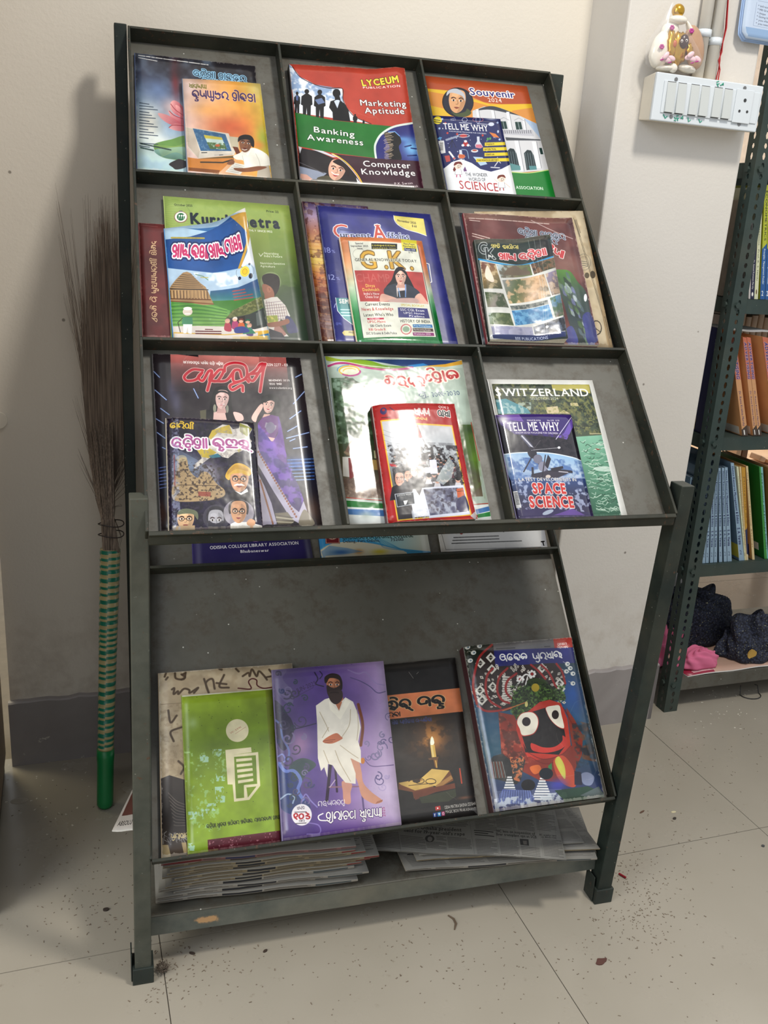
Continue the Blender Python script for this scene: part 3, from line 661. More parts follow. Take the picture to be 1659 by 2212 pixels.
    for j in range(nv):
        v0, v1 = j / nv, (j + 1) / nv; e0, e1 = bf(0, v0) - 0.0001, bf(0, v1) - 0.0001
        hexa(bm, [pt(ww, v0, o1), pt(ww * .1, v0, o1), pt(ww * .1, v1, o1), pt(ww, v1, o1), pt(ww, v0, e0), pt(ww * .1, v0, e0), pt(ww * .1, v1, e1), pt(ww, v1, e1)])
    o = obj('back_cover', bm, plain(name + '_spine', spine, 0.4), None); under(t, o)
    return t
q_low = {k: (q[k][0], q[k][1]) for k in ('A1', 'A2')}
K0 = (22, 20, 22); WH = (240, 238, 232)
# ---- pocket 1
def art_lotus(c):
    c.full((60, 56, 62)); c.a[:] = c.grad([(52, 48, 54), (74, 78, 98), (120, 148, 178), (196, 212, 214), (178, 214, 204)], (600, 330), (330, 1330))
    c.N([(250, 300), (1300, 415), (1372, 1396), (270, 1305)], (150, 178, 205), 60, 3, .5, .6, .3); c.B(600, 540, 40, 170, (150, 40, 44), .8); c.B(640, 470, 90, 70, (60, 44, 50), .7)
    c.B(430, 640, 130, 120, (110, 140, 190), .7); c.B(380, 900, 110, 200, (236, 226, 204), .75); c.B(560, 780, 90, 90, (240, 200, 190), .7); c.B(500, 1080, 90, 60, (240, 240, 225), .6)
    for p in (((560, 735), (600, 720), (660, 770), (670, 860), (600, 840), (560, 790)), ((540, 805), (600, 850), (670, 880), (672, 930), (600, 900), (560, 860)), ((450, 830), (540, 850), (640, 910), (670, 950), (560, 930), (480, 880)), ((545, 955), (600, 920), (672, 935), (672, 985), (600, 980)), ((600, 760), (650, 790), (668, 880), (630, 850))):
        c.G(p, [(238, 170, 165), (196, 84, 96)], p[0], p[2], .92, 1)
    for p in ([(560, 750), (600, 800), (670, 850)], [(545, 955), (580, 935), (668, 940)], [(548, 812), (590, 850), (665, 880)]): c.S(p, 6, (150, 40, 56), .8, 1)
    c.P([(412, 1105), (470, 1080), (560, 1060), (700, 1035), (695, 1225), (560, 1230), (470, 1205), (425, 1160)], (120, 165, 84), sm=1)
    c.G([(420, 1150), (560, 1130), (690, 1130), (690, 1225), (560, 1228), (460, 1200)], [(150, 195, 190), (92, 132, 120)], (560, 1130), (560, 1230), .9, 1)
    for k in range(9): c.S([(440 + k * 5, 1110 + k * 12), (600, 1120 + k * 6), (690, 1090 + k * 14)], 3, (206, 214, 120), .6, 1)
    c.P([(545, 1272), (600, 1240), (640, 1230), (700, 1255), (690, 1300), (610, 1320), (575, 1300)], (58, 50, 52), sm=1)
    c.bars((280, 322), (1225, 452), (0, 20), 1, 8, WH, 4, .9); c.bars((280, 342), (440, 372), (0, 0), 1, 7, WH, 5, .8)
    for i in range(16):
        if i != 13: c.bars((290, 740 + i * 25), (370 + (i * 37) % 110, 752 + i * 25), (0, 0), 1, 8, (70, 84, 100), i + 9, .85)
    c.bars((300, 1095), (560, 1150), (0, 0), 1, 12, (50, 70, 70), 7, .85); c.bars((300, 1130), (410, 1155), (0, 0), 1, 14, (70, 100, 96), 8, .8)
    c.T('o|dda|I|a|aa| |sha|ka|U|ta|U|ra', (758, 500), (1225, 556), 52, (40, 60, 80), 'o7', (150, 205, 235), 5); c.T('ka|I|ta|aa|pa|ha|ra', (830, 575), (1140, 605), 50, (40, 60, 80), 'o7', (150, 205, 235), 5); c.wear(2, .01, .5)
book('magazine', 'glossy magazine with a pink lotus and green leaf on a misty blue cover', '1', [(250, 300), (1300, 415), (1372, 1396), (270, 1305)], art_lotus, 'L1', 0.0006, 0.004, spine=(40, 60, 100), rough=.3)
def art_comp(c):
    c.full((226, 160, 110)); c.a[:] = c.grad([(226, 196, 186), (232, 178, 130), (236, 168, 70), (222, 190, 60)], (660, 760), (1400, 700))
    c.B(1080, 950, 230, 130, (214, 96, 54), .85); c.B(1330, 620, 120, 110, (206, 190, 120), .8); c.B(1370, 1060, 70, 160, (150, 170, 50), .85); c.B(900, 800, 160, 60, (240, 170, 80), .6); c.B(720, 600, 120, 80, (232, 206, 200), .8); c.B(1330, 1100, 60, 40, (225, 110, 50), .5); c.B(1390, 800, 40, 160, (226, 210, 70), .6)
    c.P([(690, 945), (755, 955), (1060, 1005), (1120, 1160), (1110, 1195), (800, 1222), (715, 1130)], (214, 205, 190)); c.P([(688, 945), (755, 960), (812, 1160), (800, 1222), (712, 1110)], (196, 182, 164))
    c.P([(752, 956), (1032, 1012), (1086, 1160), (820, 1156)], (64, 110, 150)); c.N([(752, 956), (1032, 1012), (1086, 1160), (820, 1156)], (130, 160, 180), 8, 5, .5, .62, .15)
    c.P([(845, 1015), (1000, 1040), (1045, 1145), (900, 1140)], (190, 210, 200)); c.P([(845, 1015), (1000, 1040), (1010, 1062), (856, 1045)], (206, 190, 70)); c.N([(870, 1080), (1025, 1090), (1045, 1145), (900, 1140)], (90, 120, 70), 8, 6, 1, .45, .2); c.E(965, 1110, 22, 12, (206, 110, 60))
    c.S([(828, 1172), (872, 1172)], 7, (60, 60, 60)); c.P([(935, 1188), (1095, 1180), (1092, 1196), (938, 1203)], (196, 188, 176)); c.S([(980, 1195), (1010, 1193)], 6, (90, 88, 86))
    c.P([(800, 1225), (1110, 1200), (1105, 1240), (1000, 1262), (820, 1262)], (120, 100, 60)); c.P([(708, 1210), (800, 1226), (1110, 1222), (1040, 1290), (985, 1345), (715, 1315)], (216, 140, 60)); c.P([(715, 1300), (985, 1330), (975, 1360), (715, 1330)], (150, 90, 44)); c.S([(820, 1256), (1010, 1262), (1090, 1238)], 12, (70, 62, 50))
    c.P([(1062, 1030), (1145, 1038), (1150, 1150), (1085, 1130)], (196, 186, 160)); c.P([(1095, 1120), (1140, 1125), (1165, 1180), (1130, 1190)], (120, 62, 34))
    c.P([(1100, 1205), (1160, 1175), (1200, 1145), (1290, 1130), (1390, 1175), (1425, 1225), (1425, 1285), (1330, 1300), (1210, 1315), (1190, 1245), (1130, 1235)], (232, 228, 214), sm=1)
    c.S([(1180, 1200), (1195, 1260), (1200, 1300)], 4, (190, 184, 168)); c.S([(1300, 1180), (1330, 1240), (1340, 1290)], 4, (190, 184, 168)); c.P([(1180, 1160), (1215, 1185), (1260, 1150), (1230, 1200)], (244, 242, 232))
    c.face(1210, 1092, 118, 140, (150, 98, 66), None, feat=(40, 24, 20), lips=(110, 46, 40), tilt=8); c.P([(1143, 1080), (1150, 1035), (1200, 1014), (1255, 1022), (1284, 1060), (1284, 1120), (1262, 1112), (1240, 1060), (1170, 1060)], (36, 26, 24), sm=1); c.S([(1178, 1142), (1200, 1150), (1222, 1144)], 5, WH)
    c.P([(1320, 1298), (1420, 1280), (1440, 1395), (1310, 1385)], (190, 178, 160)); c.P([(1030, 1345), (1110, 1262), (1220, 1285), (1200, 1320), (1160, 1370)], (226, 222, 210))
    for k in range(5): c.S([(1050 + k * 18, 1335 - k * 14), (1150 + k * 12, 1352 - k * 14)], 3, (160, 156, 148))
    c.P([(1110, 1310), (1200, 1310), (1330, 1290), (1400, 1300), (1300, 1335), (1190, 1345), (1120, 1330)], (146, 92, 60), sm=1); c.P([(1045, 1268), (1080, 1240), (1110, 1245), (1105, 1275), (1065, 1282)], (150, 96, 64), sm=1)
    c.T('sa|E|au|ma|ya'.replace('au', 'aa'), (720, 603), (872, 618), 36, (120, 120, 20), 'o9'); c.T('ka|m|pa|ya|U|tta|ra| |sha|I|ka|ha|aa', (748, 690), (1306, 728), 66, (70, 50, 110), 'o10', (240, 190, 150), 2); c.wear(5, .008, .5)
book('magazine', 'orange and yellow magazine with a schoolboy at an old computer monitor', '1', [(665, 525), (1345, 570), (1445, 1395), (710, 1340)], art_comp, 'L1', 0.0052, 0.009, spine=(96, 110, 130), bulge=lambda u, v: 0.0015 * math.sin(math.pi * u))
# ---- pocket 2
def art_lyc(c):
    c.full((196, 72, 52)); B = [(118, 235), (235, 1445), (900, 1500), (1540, 1565), (1330, 300)]
    c.P([(118, 235), (150, 262), (230, 370), (380, 450), (520, 488), (655, 492), (665, 600), (700, 690), (790, 790), (950, 860), (180, 745)], (226, 232, 238))
    c.N([(118, 235), (230, 370), (380, 450), (655, 492), (665, 640), (150, 560)], (130, 160, 200), 26, 8, .8, .5, .15)
    c.S([(150, 262), (230, 372), (380, 452), (520, 488), (655, 492), (662, 600), (700, 690), (790, 790), (960, 862)], 7, (60, 26, 26), sm=1)
    def man(x, y, h, w):
        c.E(x, y + h * .08, w * .2, h * .085, K0); c.P([(x - w * .45, y + h * .26), (x - w * .12, y + h * .16), (x + w * .12, y + h * .16), (x + w * .45, y + h * .26), (x + w * .5, y + h * .56), (x + w * .36, y + h * .6), (x + w * .34, y + h), (x + w * .05, y + h), (x, y + h * .66), (x - w * .06, y + h), (x - w * .32, y + h), (x - w * .34, y + h * .6), (x - w * .5, y + h * .56)], K0)
    man(200, 525, 225, 62); man(295, 500, 285, 115); man(425, 505, 300, 118); c.P([(375, 610), (445, 590), (478, 640), (410, 660)], (110, 130, 170)); c.P([(185, 560), (215, 570), (210, 620), (190, 615)], (90, 110, 160))
    c.E(596, 540, 40, 45, K0); c.P([(575, 560), (625, 560), (640, 620), (690, 660), (720, 720), (740, 840), (560, 822), (555, 740), (520, 690), (535, 625), (580, 610)], K0); c.P([(570, 625), (605, 700), (632, 618), (615, 610), (590, 612)], (210, 220, 235))
    man(790, 760, 110, 50); man(880, 820, 60, 24)
    c.P([(180, 745), (560, 825), (960, 868), (1200, 890), (1080, 960), (1010, 1060), (1005, 1225), (560, 1170), (215, 1100)], (38, 128, 46))
    c.P([(1420, 855), (1210, 895), (1080, 965), (1010, 1070), (1000, 1130), (1010, 1228), (1495, 1260)], (48, 50, 130)); c.S([(1425, 855), (1210, 893), (1075, 968), (1012, 1060), (1000, 1130), (1012, 1230)], 22, (215, 225, 215), sm=1)
    c.B(1400, 1120, 110, 110, (120, 190, 235), .95); c.B(1300, 1020, 120, 30, (120, 190, 240), .6)
    for p in (((1330, 1105), (1400, 1090)), ((1400, 1120), (1475, 1130)), ((1360, 1200), (1460, 1195))): c.S(p, 14, (30, 50, 120))
    c.P([(1100, 965), (1150, 945), (1225, 945), (1275, 1000), (1290, 1060), (1262, 1110), (1290, 1240), (1160, 1235), (1150, 1180), (1110, 1160), (1160, 1120), (1130, 1040)], K0, sm=1)
    r = random.Random(2)
    for k in range(26): y = 960 + k * 11; c.S([(1105 + r.uniform(-12, 14), y), (1175 + r.uniform(-10, 30), y - r.uniform(5, 25))], 5, (214, 190, 160), .85)
    c.S([(1150, 950), (1220, 945), (1270, 990)], 10, (120, 170, 230))
    c.P([(560, 1180), (1005, 1228), (1495, 1258), (1545, 1570), (885, 1520), (800, 1380), (700, 1270)], (72, 24, 46))
    c.P([(215, 1100), (240, 1120), (400, 1150), (560, 1225), (700, 1290), (800, 1400), (870, 1520), (235, 1450)], (44, 36, 38)); c.P([(215, 1100), (250, 1115), (232, 1180)], (214, 214, 216)); c.P([(340, 1130), (460, 1150), (600, 1215), (560, 1215), (420, 1160)], (206, 210, 216))
    c.P([(225, 1310), (500, 1385), (430, 1450), (235, 1445)], (150, 158, 176)); c.S([(230, 1272), (470, 1385)], 8, (100, 96, 100)); c.P([(240, 1390), (300, 1400), (360, 1450), (270, 1465), (235, 1430)], (222, 170, 150)); c.P([(800, 1430), (870, 1520), (820, 1515)], (226, 226, 230)); c.P([(400, 1440), (500, 1410), (620, 1440), (780, 1510), (480, 1490)], (90, 84, 62), sm=1)
    c.face(600, 1350, 180, 200, (226, 176, 150), None, tilt=14, feat=(70, 40, 30), lips=(190, 80, 80)); c.S([(548, 1372), (580, 1398), (620, 1400)], 9, WH, sm=1); c.P([(560, 1260), (620, 1236), (690, 1270), (730, 1350), (720, 1420), (670, 1330), (600, 1290)], (46, 26, 24), sm=1)
    c.S([(560, 1180), (640, 1225), (730, 1300), (820, 1410), (880, 1520)], 10, (238, 214, 60), sm=1); c.S([(548, 1180), (630, 1230), (722, 1310), (810, 1420), (865, 1520)], 6, WH, sm=1)
    c.T('LYCEUM', (872, 462), (1280, 445), 62, (240, 216, 60), 'x', (70, 30, 20), 3); c.T('PUBLICATION', (878, 490), (1290, 492), 20, WH, 'b', track=.12)
    for t, a, b in (('Marketing', (850, 668), (1365, 690)), ('Aptitude', (897, 750), (1343, 762)), ('Banking', (370, 950), (800, 1005)), ('Awareness', (303, 1030), (890, 1092)), ('Computer', (880, 1310), (1412, 1335)), ('Knowledge', (862, 1395), (1462, 1412))):
        c.T(t, a, b, 58, WH, 'b', (90, 30, 30) if b[1] < 800 else ((10, 70, 20) if b[1] < 1200 else (40, 10, 30)), 3)
    c.T('P.K Swain', (1215, 1508), (1420, 1500), 24, WH, 's'); c.T('S.R Pattnayak', (1222, 1548), (1485, 1532), 24, WH, 's'); c.wear(9, .007, .5, crease=6, grime=.07)
book('textbook', 'thick red and green textbook about marketing, banking and computers with black spine', '2', [(120, 235), (1330, 300), (1540, 1565), (235, 1445)], art_lyc, 'L1', 0.0006, 0.013, spine=(24, 24, 28), cat='book',
     bulge=lambda u, v: 0.006 * math.exp(-((u - .93) / .12) ** 2 - (v / .22) ** 2) - 0.0015 * math.exp(-((u - .68) / .1) ** 2 - (v / .15) ** 2))
# ---- pocket 3
def art_souv(c):
    c.full((190, 88, 46)); c.P([(95, 310), (230, 330), (430, 350), (640, 440), (860, 465), (1085, 455), (1140, 640), (1240, 1090), (160, 600)], (222, 150, 62))
    c.P([(95, 310), (300, 330), (520, 405), (700, 460), (1085, 455), (1100, 500), (900, 530), (560, 440), (300, 370), (100, 335)], (232, 190, 44)); c.P([(900, 520), (1090, 490), (1110, 620), (960, 580)], (220, 150, 70)); c.P([(130, 470), (260, 500), (330, 570), (150, 565)], (230, 190, 50))
    c.P([(530, 520), (640, 480), (800, 495), (980, 570), (1130, 640), (1245, 1080), (890, 1110), (540, 700)], (206, 206, 208))
    c.P([(1010, 590), (1130, 640), (1210, 900), (1165, 780)], (170, 190, 214)); c.P([(560, 520), (660, 482), (760, 485), (960, 560), (940, 560), (700, 510)], (70, 74, 84), sm=1)
    for x, y0, y1, w in ((575, 505, 620, 26), (720, 515, 640, 28), (862, 530, 720, 30), (945, 800, 1090, 40), (1110, 810, 1060, 44), (1010, 600, 700, 20)): c.P([(x - w / 2, y0), (x + w / 2, y0), (x + w / 2 + (y1 - y0) * .18, y1), (x - w / 2 + (y1 - y0) * .18, y1)], (226, 226, 226)); c.S([(x + w / 2, y0), (x + w / 2 + (y1 - y0) * .18, y1)], 5, (140, 142, 150))
    for x, y in ((825, 655), (965, 660)): c.P([(x - 35, y - 35), (x + 20, y - 35), (x + 36, y + 35), (x - 22, y + 38)], (34, 70, 66)); c.S([(x - 8, y - 35), (x + 8, y + 35)], 4, (190, 200, 200)); c.S([(x - 40, y - 50), (x, y - 72), (x + 50, y - 45)], 6, (170, 172, 178))
    c.P([(800, 700), (1090, 700), (1110, 760), (810, 740)], (188, 188, 194)); c.P([(840, 770), (1165, 790), (1170, 800), (850, 800)], (80, 84, 92))
    for k in range(14): c.S([(815 + k * 20, 704), (820 + k * 20, 732)], 5, (90, 92, 100))
    for x, y in ((905, 965), (1065, 980)):
        c.P([(x - 50, y - 60), (x - 20, y - 92), (x + 15, y - 85), (x + 40, y - 40), (x + 70, y + 90), (x - 25, y + 100)], (40, 60, 64), sm=0)
        for k in range(4): c.S([(x - 38 + k * 22, y - 60), (x - 15 + k * 22, y + 90)], 3, (150, 165, 170))
    c.P([(870, 1010), (980, 1040), (985, 1080), (890, 1085)], (96, 150, 150)); c.P([(1060, 1040), (1130, 1040), (1135, 1075), (1070, 1080)], (90, 146, 150)); c.P([(1155, 870), (1180, 870), (1195, 930), (1170, 930)], (40, 70, 66))
    c.P([(890, 1100), (1060, 1110), (1245, 1080), (1310, 1340), (300, 1300), (280, 1100)], (20, 138, 50)); c.S([(885, 1098), (1060, 1106), (1245, 1078)], 9, (196, 214, 130), sm=1)
    c.E(392, 440, 150, 138, (20, 20, 26), 12); c.E(395, 442, 142, 130, (44, 48, 66), 12); c.face(385, 430, 165, 200, (222, 168, 120), None, 1.1, 5, lips=(150, 80, 60)); c.P([(285, 380), (300, 330), (380, 312), (450, 360), (460, 430), (430, 380), (330, 350)], (190, 192, 198), sm=1)
    c.P([(330, 530), (380, 545), (460, 530), (480, 500), (520, 540), (470, 575), (380, 572)], (84, 96, 60), sm=1)
    c.T('Souvenir', (515, 370), (945, 402), 60, (50, 44, 130), 'b', WH, 5); c.T('2024', (682, 436), (815, 442), 34, WH, 'r'); c.T('ASSOCIATION', (945, 1256), (1200, 1268), 26, WH, 'R')
book('magazine', 'orange and green souvenir booklet with an oval portrait and a white colonial building', '3', [(75, 190), (1040, 290), (1310, 1335), (295, 1290)], art_souv, 'L1', 0.0006, 0.003, spine=(190, 120, 60), cat='booklet', rough=.3)
def art_tmw(c):
    c.full((40, 48, 110)); c.P([(255, 1070), (330, 1010), (420, 980), (520, 1020), (600, 1075), (700, 1100), (800, 1075), (880, 1035), (945, 1330), (300, 1300)], (232, 234, 236), sm=0)
    c.P([(296, 1282), (945, 1312), (945, 1335), (296, 1305)], (52, 62, 130)); r = random.Random(4)
    c.E(198, 612, 40, 38, (232, 214, 50)); c.bars((165, 605), (230, 615), (0, 20), 2, 8, (90, 84, 20), 3)
    for k in range(30): c.E(r.uniform(200, 800), r.uniform(760, 1000), r.uniform(3, 6), r.uniform(3, 6), (190, 196, 214))
    c.S([(280, 800), (380, 768)], 18, (150, 158, 180)); 
    for x in (300, 330, 370): c.S([(335, 800), (x, 870)], 4, (24, 24, 50))
    c.E(440, 762, 34, 20, (196, 60, 60)); c.S(arc(440, 762, 56, 14, 0, 360), 5, (214, 214, 220)); c.E(460, 838, 24, 24, (190, 50, 50)); [c.E(x, y, 14, 12, (220, 220, 226)) for x, y in ((435, 852), (484, 852), (460, 815))]
    c.P([(565, 770), (590, 770), (592, 815), (625, 870), (600, 882), (555, 875), (548, 850), (568, 815)], (206, 210, 222)); c.P([(555, 845), (605, 845), (622, 870), (600, 880), (556, 874)], (214, 120, 140)); c.P([(400, 895), (425, 895), (428, 930), (460, 960), (440, 978), (395, 975), (385, 955), (402, 930)], (206, 210, 222)); c.P([(395, 935), (450, 940), (458, 960), (440, 976), (395, 972)], (216, 110, 60))
    c.S([(425, 890), (470, 900), (485, 950), (490, 975)], 6, (150, 180, 206), sm=1); c.E(545, 905, 34, 16, (206, 206, 210)); c.E(545, 900, 22, 8, (190, 90, 60)); c.P([(680, 730), (740, 745), (780, 785), (720, 775)], (220, 130, 60)); c.E(700, 655, 28, 18, (206, 212, 226)); c.E(668, 795, 10, 14, (90, 170, 90)); c.E(690, 790, 10, 12, (90, 170, 90))
    for k, (x, y) in enumerate(((240, 600), (270, 640), (215, 690), (290, 735), (780, 800), (380, 745), (760, 640), (620, 760))): c.E(x, y, 10, 10, (206, 70, 60) if k % 2 else (170, 190, 226))
    c.S(arc(575, 610, 50, 20, 0, 360), 4, (196, 110, 130)); c.S(arc(575, 610, 20, 34, 0, 360), 4, (160, 180, 210)); c.S(arc(450, 610, 26, 22, 0, 360, 6), 4, (200, 206, 220)); c.T('H2O', (325, 620), (372, 612), 24, (190, 196, 214), 's'); c.B(700, 605, 60, 14, (220, 225, 235), .7); c.E(765, 725, 9, 14, (190, 200, 220)); c.S([(310, 915), (355, 975)], 20, (226, 226, 226)); c.P([(350, 962), (368, 975), (340, 985)], (200, 60, 60))
    c.P([(195, 790), (215, 770), (240, 775), (225, 800)], (90, 160, 214)); c.P([(262, 950), (310, 945), (320, 1000), (280, 1010)], (196, 80, 76)); c.P([(530, 960), (620, 965), (665, 1030), (600, 1045)], (176, 200, 222)); c.S([(700, 1060), (780, 1065)], 10, (206, 206, 212)); c.S([(735, 1050), (770, 1000), (790, 1020)], 8, (206, 206, 212))
    for x0, y, tx, e in ((640, 846, 'TOUCH IT', 830), (625, 893, 'NATURE TRAIL', 845), (638, 943, 'SCIENCE LAB', 858), (560, 996, 'THIS MONTH IN HISTORY', 868)):
        c.P([(x0, y - 18), (e, y - 22), (e + 4, y + 8), (x0, y + 14)], (232, 208, 40)); c.T(tx, (x0 + 14, y + 5), (x0 + (95 if len(tx) < 12 else (125 if len(tx) < 14 else 215)), y + 3), 13, (60, 50, 30), 'b')
    c.T('.TELL ME WHY', (243, 695), (682, 722), 54, WH, 'R'); c.T('KNOWLEDGE MAGAZINE FOR CHILDREN', (308, 722), (655, 750), 11, WH, 'b'); c.S([(400, 636), (515, 645)], 7, (200, 200, 210)); c.S([(570, 648), (670, 656)], 6, (200, 200, 210))
    c.P([(205, 808), (258, 806), (274, 922), (232, 930)], (226, 226, 226)); [c.S([(222, 825 + k * 8), (250, 823 + k * 8)], 3, K0) for k in range(10)]
    def kid(x, y, hair, w):
        c.E(x, y, 38, 32, (236, 214, 196)); c.P([(x - 40, y), (x - 30, y - 32), (x + 20, y - 38), (x + 38, y - 8), (x, y - 20)], hair, sm=1); c.S(arc(x + 8, y + 3, 13, 10, 0, 360), 3, (90, 90, 90)); c.S([(x - 8, y + 18), (x + 8, y + 20)], 3, (150, 50, 40)); c.P([(x - 28, y + 30), (x + 24, y + 30), (x + 34, y + 82), (x - 30, y + 82)], (244, 244, 244)); c.S([(x - 28, y + 30), (x - 30, y + 82), (x + 34, y + 82), (x + 24, y + 30)], 3, (120, 120, 124)); c.S([(x - 14, y + 84), (x - 16, y + 104)], 8, w); c.S([(x + 16, y + 84), (x + 20, y + 104)], 8, w)
    kid(392, 1044, (130, 50, 40), (190, 60, 110)); c.P([(342, 1080), (355, 1050), (372, 1080), (352, 1100)], (130, 50, 40)); c.P([(440, 1080), (455, 1050), (474, 1095), (445, 1098)], (120, 80, 130)); kid(800, 1168, (130, 60, 40), (170, 50, 60)); c.S([(760, 1195), (732, 1170)], 6, (226, 200, 180)); c.S([(830, 1205), (880, 1245)], 6, (226, 200, 180))
    c.T('THE WONDER', (462, 1140), (672, 1146), 30, (60, 60, 70), 's'); c.T('WORLD OF', (492, 1184), (655, 1190), 30, (60, 60, 70), 's'); c.T('SCIENCE', (410, 1256), (785, 1284), 72, (190, 40, 44), 's', track=.05); c.wear(3, .004, .4, grime=.04)
book('magazine', 'navy and white children\'s science magazine with yellow tabs and lab drawings', '3', [(150, 565), (785, 605), (945, 1330), (300, 1300)], art_tmw, 'L1', 0.0038, 0.003, spine=(40, 60, 140), rough=.2, coat=.4, bulge=lambda u, v: 0.002 * u * (1 - v), res=2.3)
# ---- pocket 4
def art_maroon(c):
    c.full((120, 38, 38)); c.N([(80, 360), (560, 390), (600, 1360), (115, 1320)], (104, 32, 34), 60, 4, .7); 
    c.T('e|bha|la|I| |ba|I| |ma|U|kha|ya|ma|na|tha|R|ii| |tha|I|la|E', (236, 1215), (228, 520), 46, (222, 190, 140), 'o8'); c.S([(95, 380), (240, 395)], 3, (190, 150, 140), .5); c.wear(7, .012, .5)
book('book', 'maroon book with cream lettering running up its cover', '4', [(80, 360), (560, 392), (605, 1338), (115, 1320)], art_maroon, 'L2', 0.0006, 0.003, spine=(110, 40, 40), rough=.5)
def art_green(c):
    c.full((160, 180, 100)); c.a[:] = c.grad([(168, 190, 104), (160, 178, 88), (128, 148, 68), (72, 92, 60), (60, 78, 62)], (700, 150), (1350, 1340))
    for k in range(14): c.S([(300, 180 + k * 16), (380, 160 + k * 20), (460 + k * 12, 190 + k * 14), (520, 260 + k * 10)], 3, (120, 150, 80), .35, 1)
    c.N([(1150, 220), (1370, 220), (1440, 900), (1250, 900)], (120, 150, 72), 50, 5, .35); c.N([(300, 150), (1360, 210), (1380, 420), (310, 420)], (150, 175, 90), 26, 6, .4)
    c.T('October 2025', (382, 212), (540, 222), 17, (50, 60, 40), 'b'); c.T('Price: 22', (1170, 268), (1275, 276), 17, (50, 60, 40), 'b')
    c.E(438, 308, 58, 48, (150, 100, 90)); c.E(438, 306, 52, 43, (236, 232, 220)); c.E(438, 306, 34, 32, (30, 120, 70)); [c.S([(x, 322), (x + 3, 300)], 4, WH) or c.E(x + 5, 296, 7, 8, WH) for x in (420, 440, 458)]; c.S([(425, 258), (450, 258)], 5, (60, 70, 130))
    c.T('Kurukshetra', (528, 362), (1300, 404), 84, (34, 48, 62), 'x'); c.T('A JOURNAL ON RURAL MONTHLY SINCE 1952', (640, 405), (1222, 440), 16, WH, 'b')
    c.T('Nourishing', (1150, 622), (1275, 628), 19, WH, 's'); c.T("India's Future", (1150, 645), (1306, 652), 19, WH, 's'); c.S([(1105, 615), (1120, 640), (1140, 615)], 4, WH); c.T('Nutrition-Sensitive', (1118, 706), (1328, 712), 18, WH, 's'); c.T('Agriculture', (1118, 730), (1245, 736), 18, WH, 's')
    c.E(1205, 860, 88, 88, (200, 205, 180), 0, .3); c.P([(1130, 830), (1150, 795), (1210, 785), (1270, 810), (1282, 880), (1262, 945), (1225, 985), (1200, 930), (1160, 900)], (44, 34, 32), sm=1)
    c.P([(1135, 880), (1170, 880), (1215, 910), (1235, 960), (1225, 1000), (1160, 1005), (1150, 960), (1135, 930)], (160, 104, 78), sm=1); c.E(1192, 922, 20, 26, (176, 116, 88)); c.S([(1190, 910), (1198, 930)], 4, (110, 60, 46))
    c.P([(1145, 1010), (1210, 990), (1260, 985), (1330, 1060), (1370, 1150), (1350, 1200), (1290, 1180), (1270, 1230), (1360, 1330), (1240, 1330), (1190, 1290), (1165, 1120)], (206, 200, 192), sm=0)
    for k in range(9): c.S([(1170 + k * 20, 1020 + k * 6), (1190 + k * 22, 1150 + k * 14)], 4, (130, 90, 84), .7); c.S([(1160, 1040 + k * 24), (1330, 1020 + k * 26)], 4, (96, 70, 90), .6)
    c.P([(1240, 1230), (1300, 1240), (1340, 1310), (1300, 1342), (1230, 1300)], (150, 84, 70), .7); c.P([(1330, 1160), (1380, 1170), (1440, 1280), (1400, 1300), (1350, 1290)], (60, 64, 110), sm=1)
    c.P([(1168, 1150), (1260, 1145), (1270, 1190), (1250, 1240), (1190, 1250)], (150, 160, 60)); c.N([(1168, 1150), (1260, 1145), (1270, 1190), (1250, 1240), (1190, 1250)], (200, 190, 90), 10, 9, .9, .55); c.P([(1180, 1215), (1290, 1195), (1350, 1175), (1360, 1215), (1260, 1245), (1190, 1245)], (150, 96, 70), sm=1)
    c.P([(1190, 1260), (1300, 1300), (1330, 1345), (1200, 1345)], (50, 50, 60))
book('magazine', 'pale green magazine with a small boy in a checked shirt, seen from behind', '4', [(293, 132), (1360, 213), (1525, 1345), (360, 1318)], art_green, 'L2', 0.0038, 0.003, spine=(150, 170, 90), rough=.34)
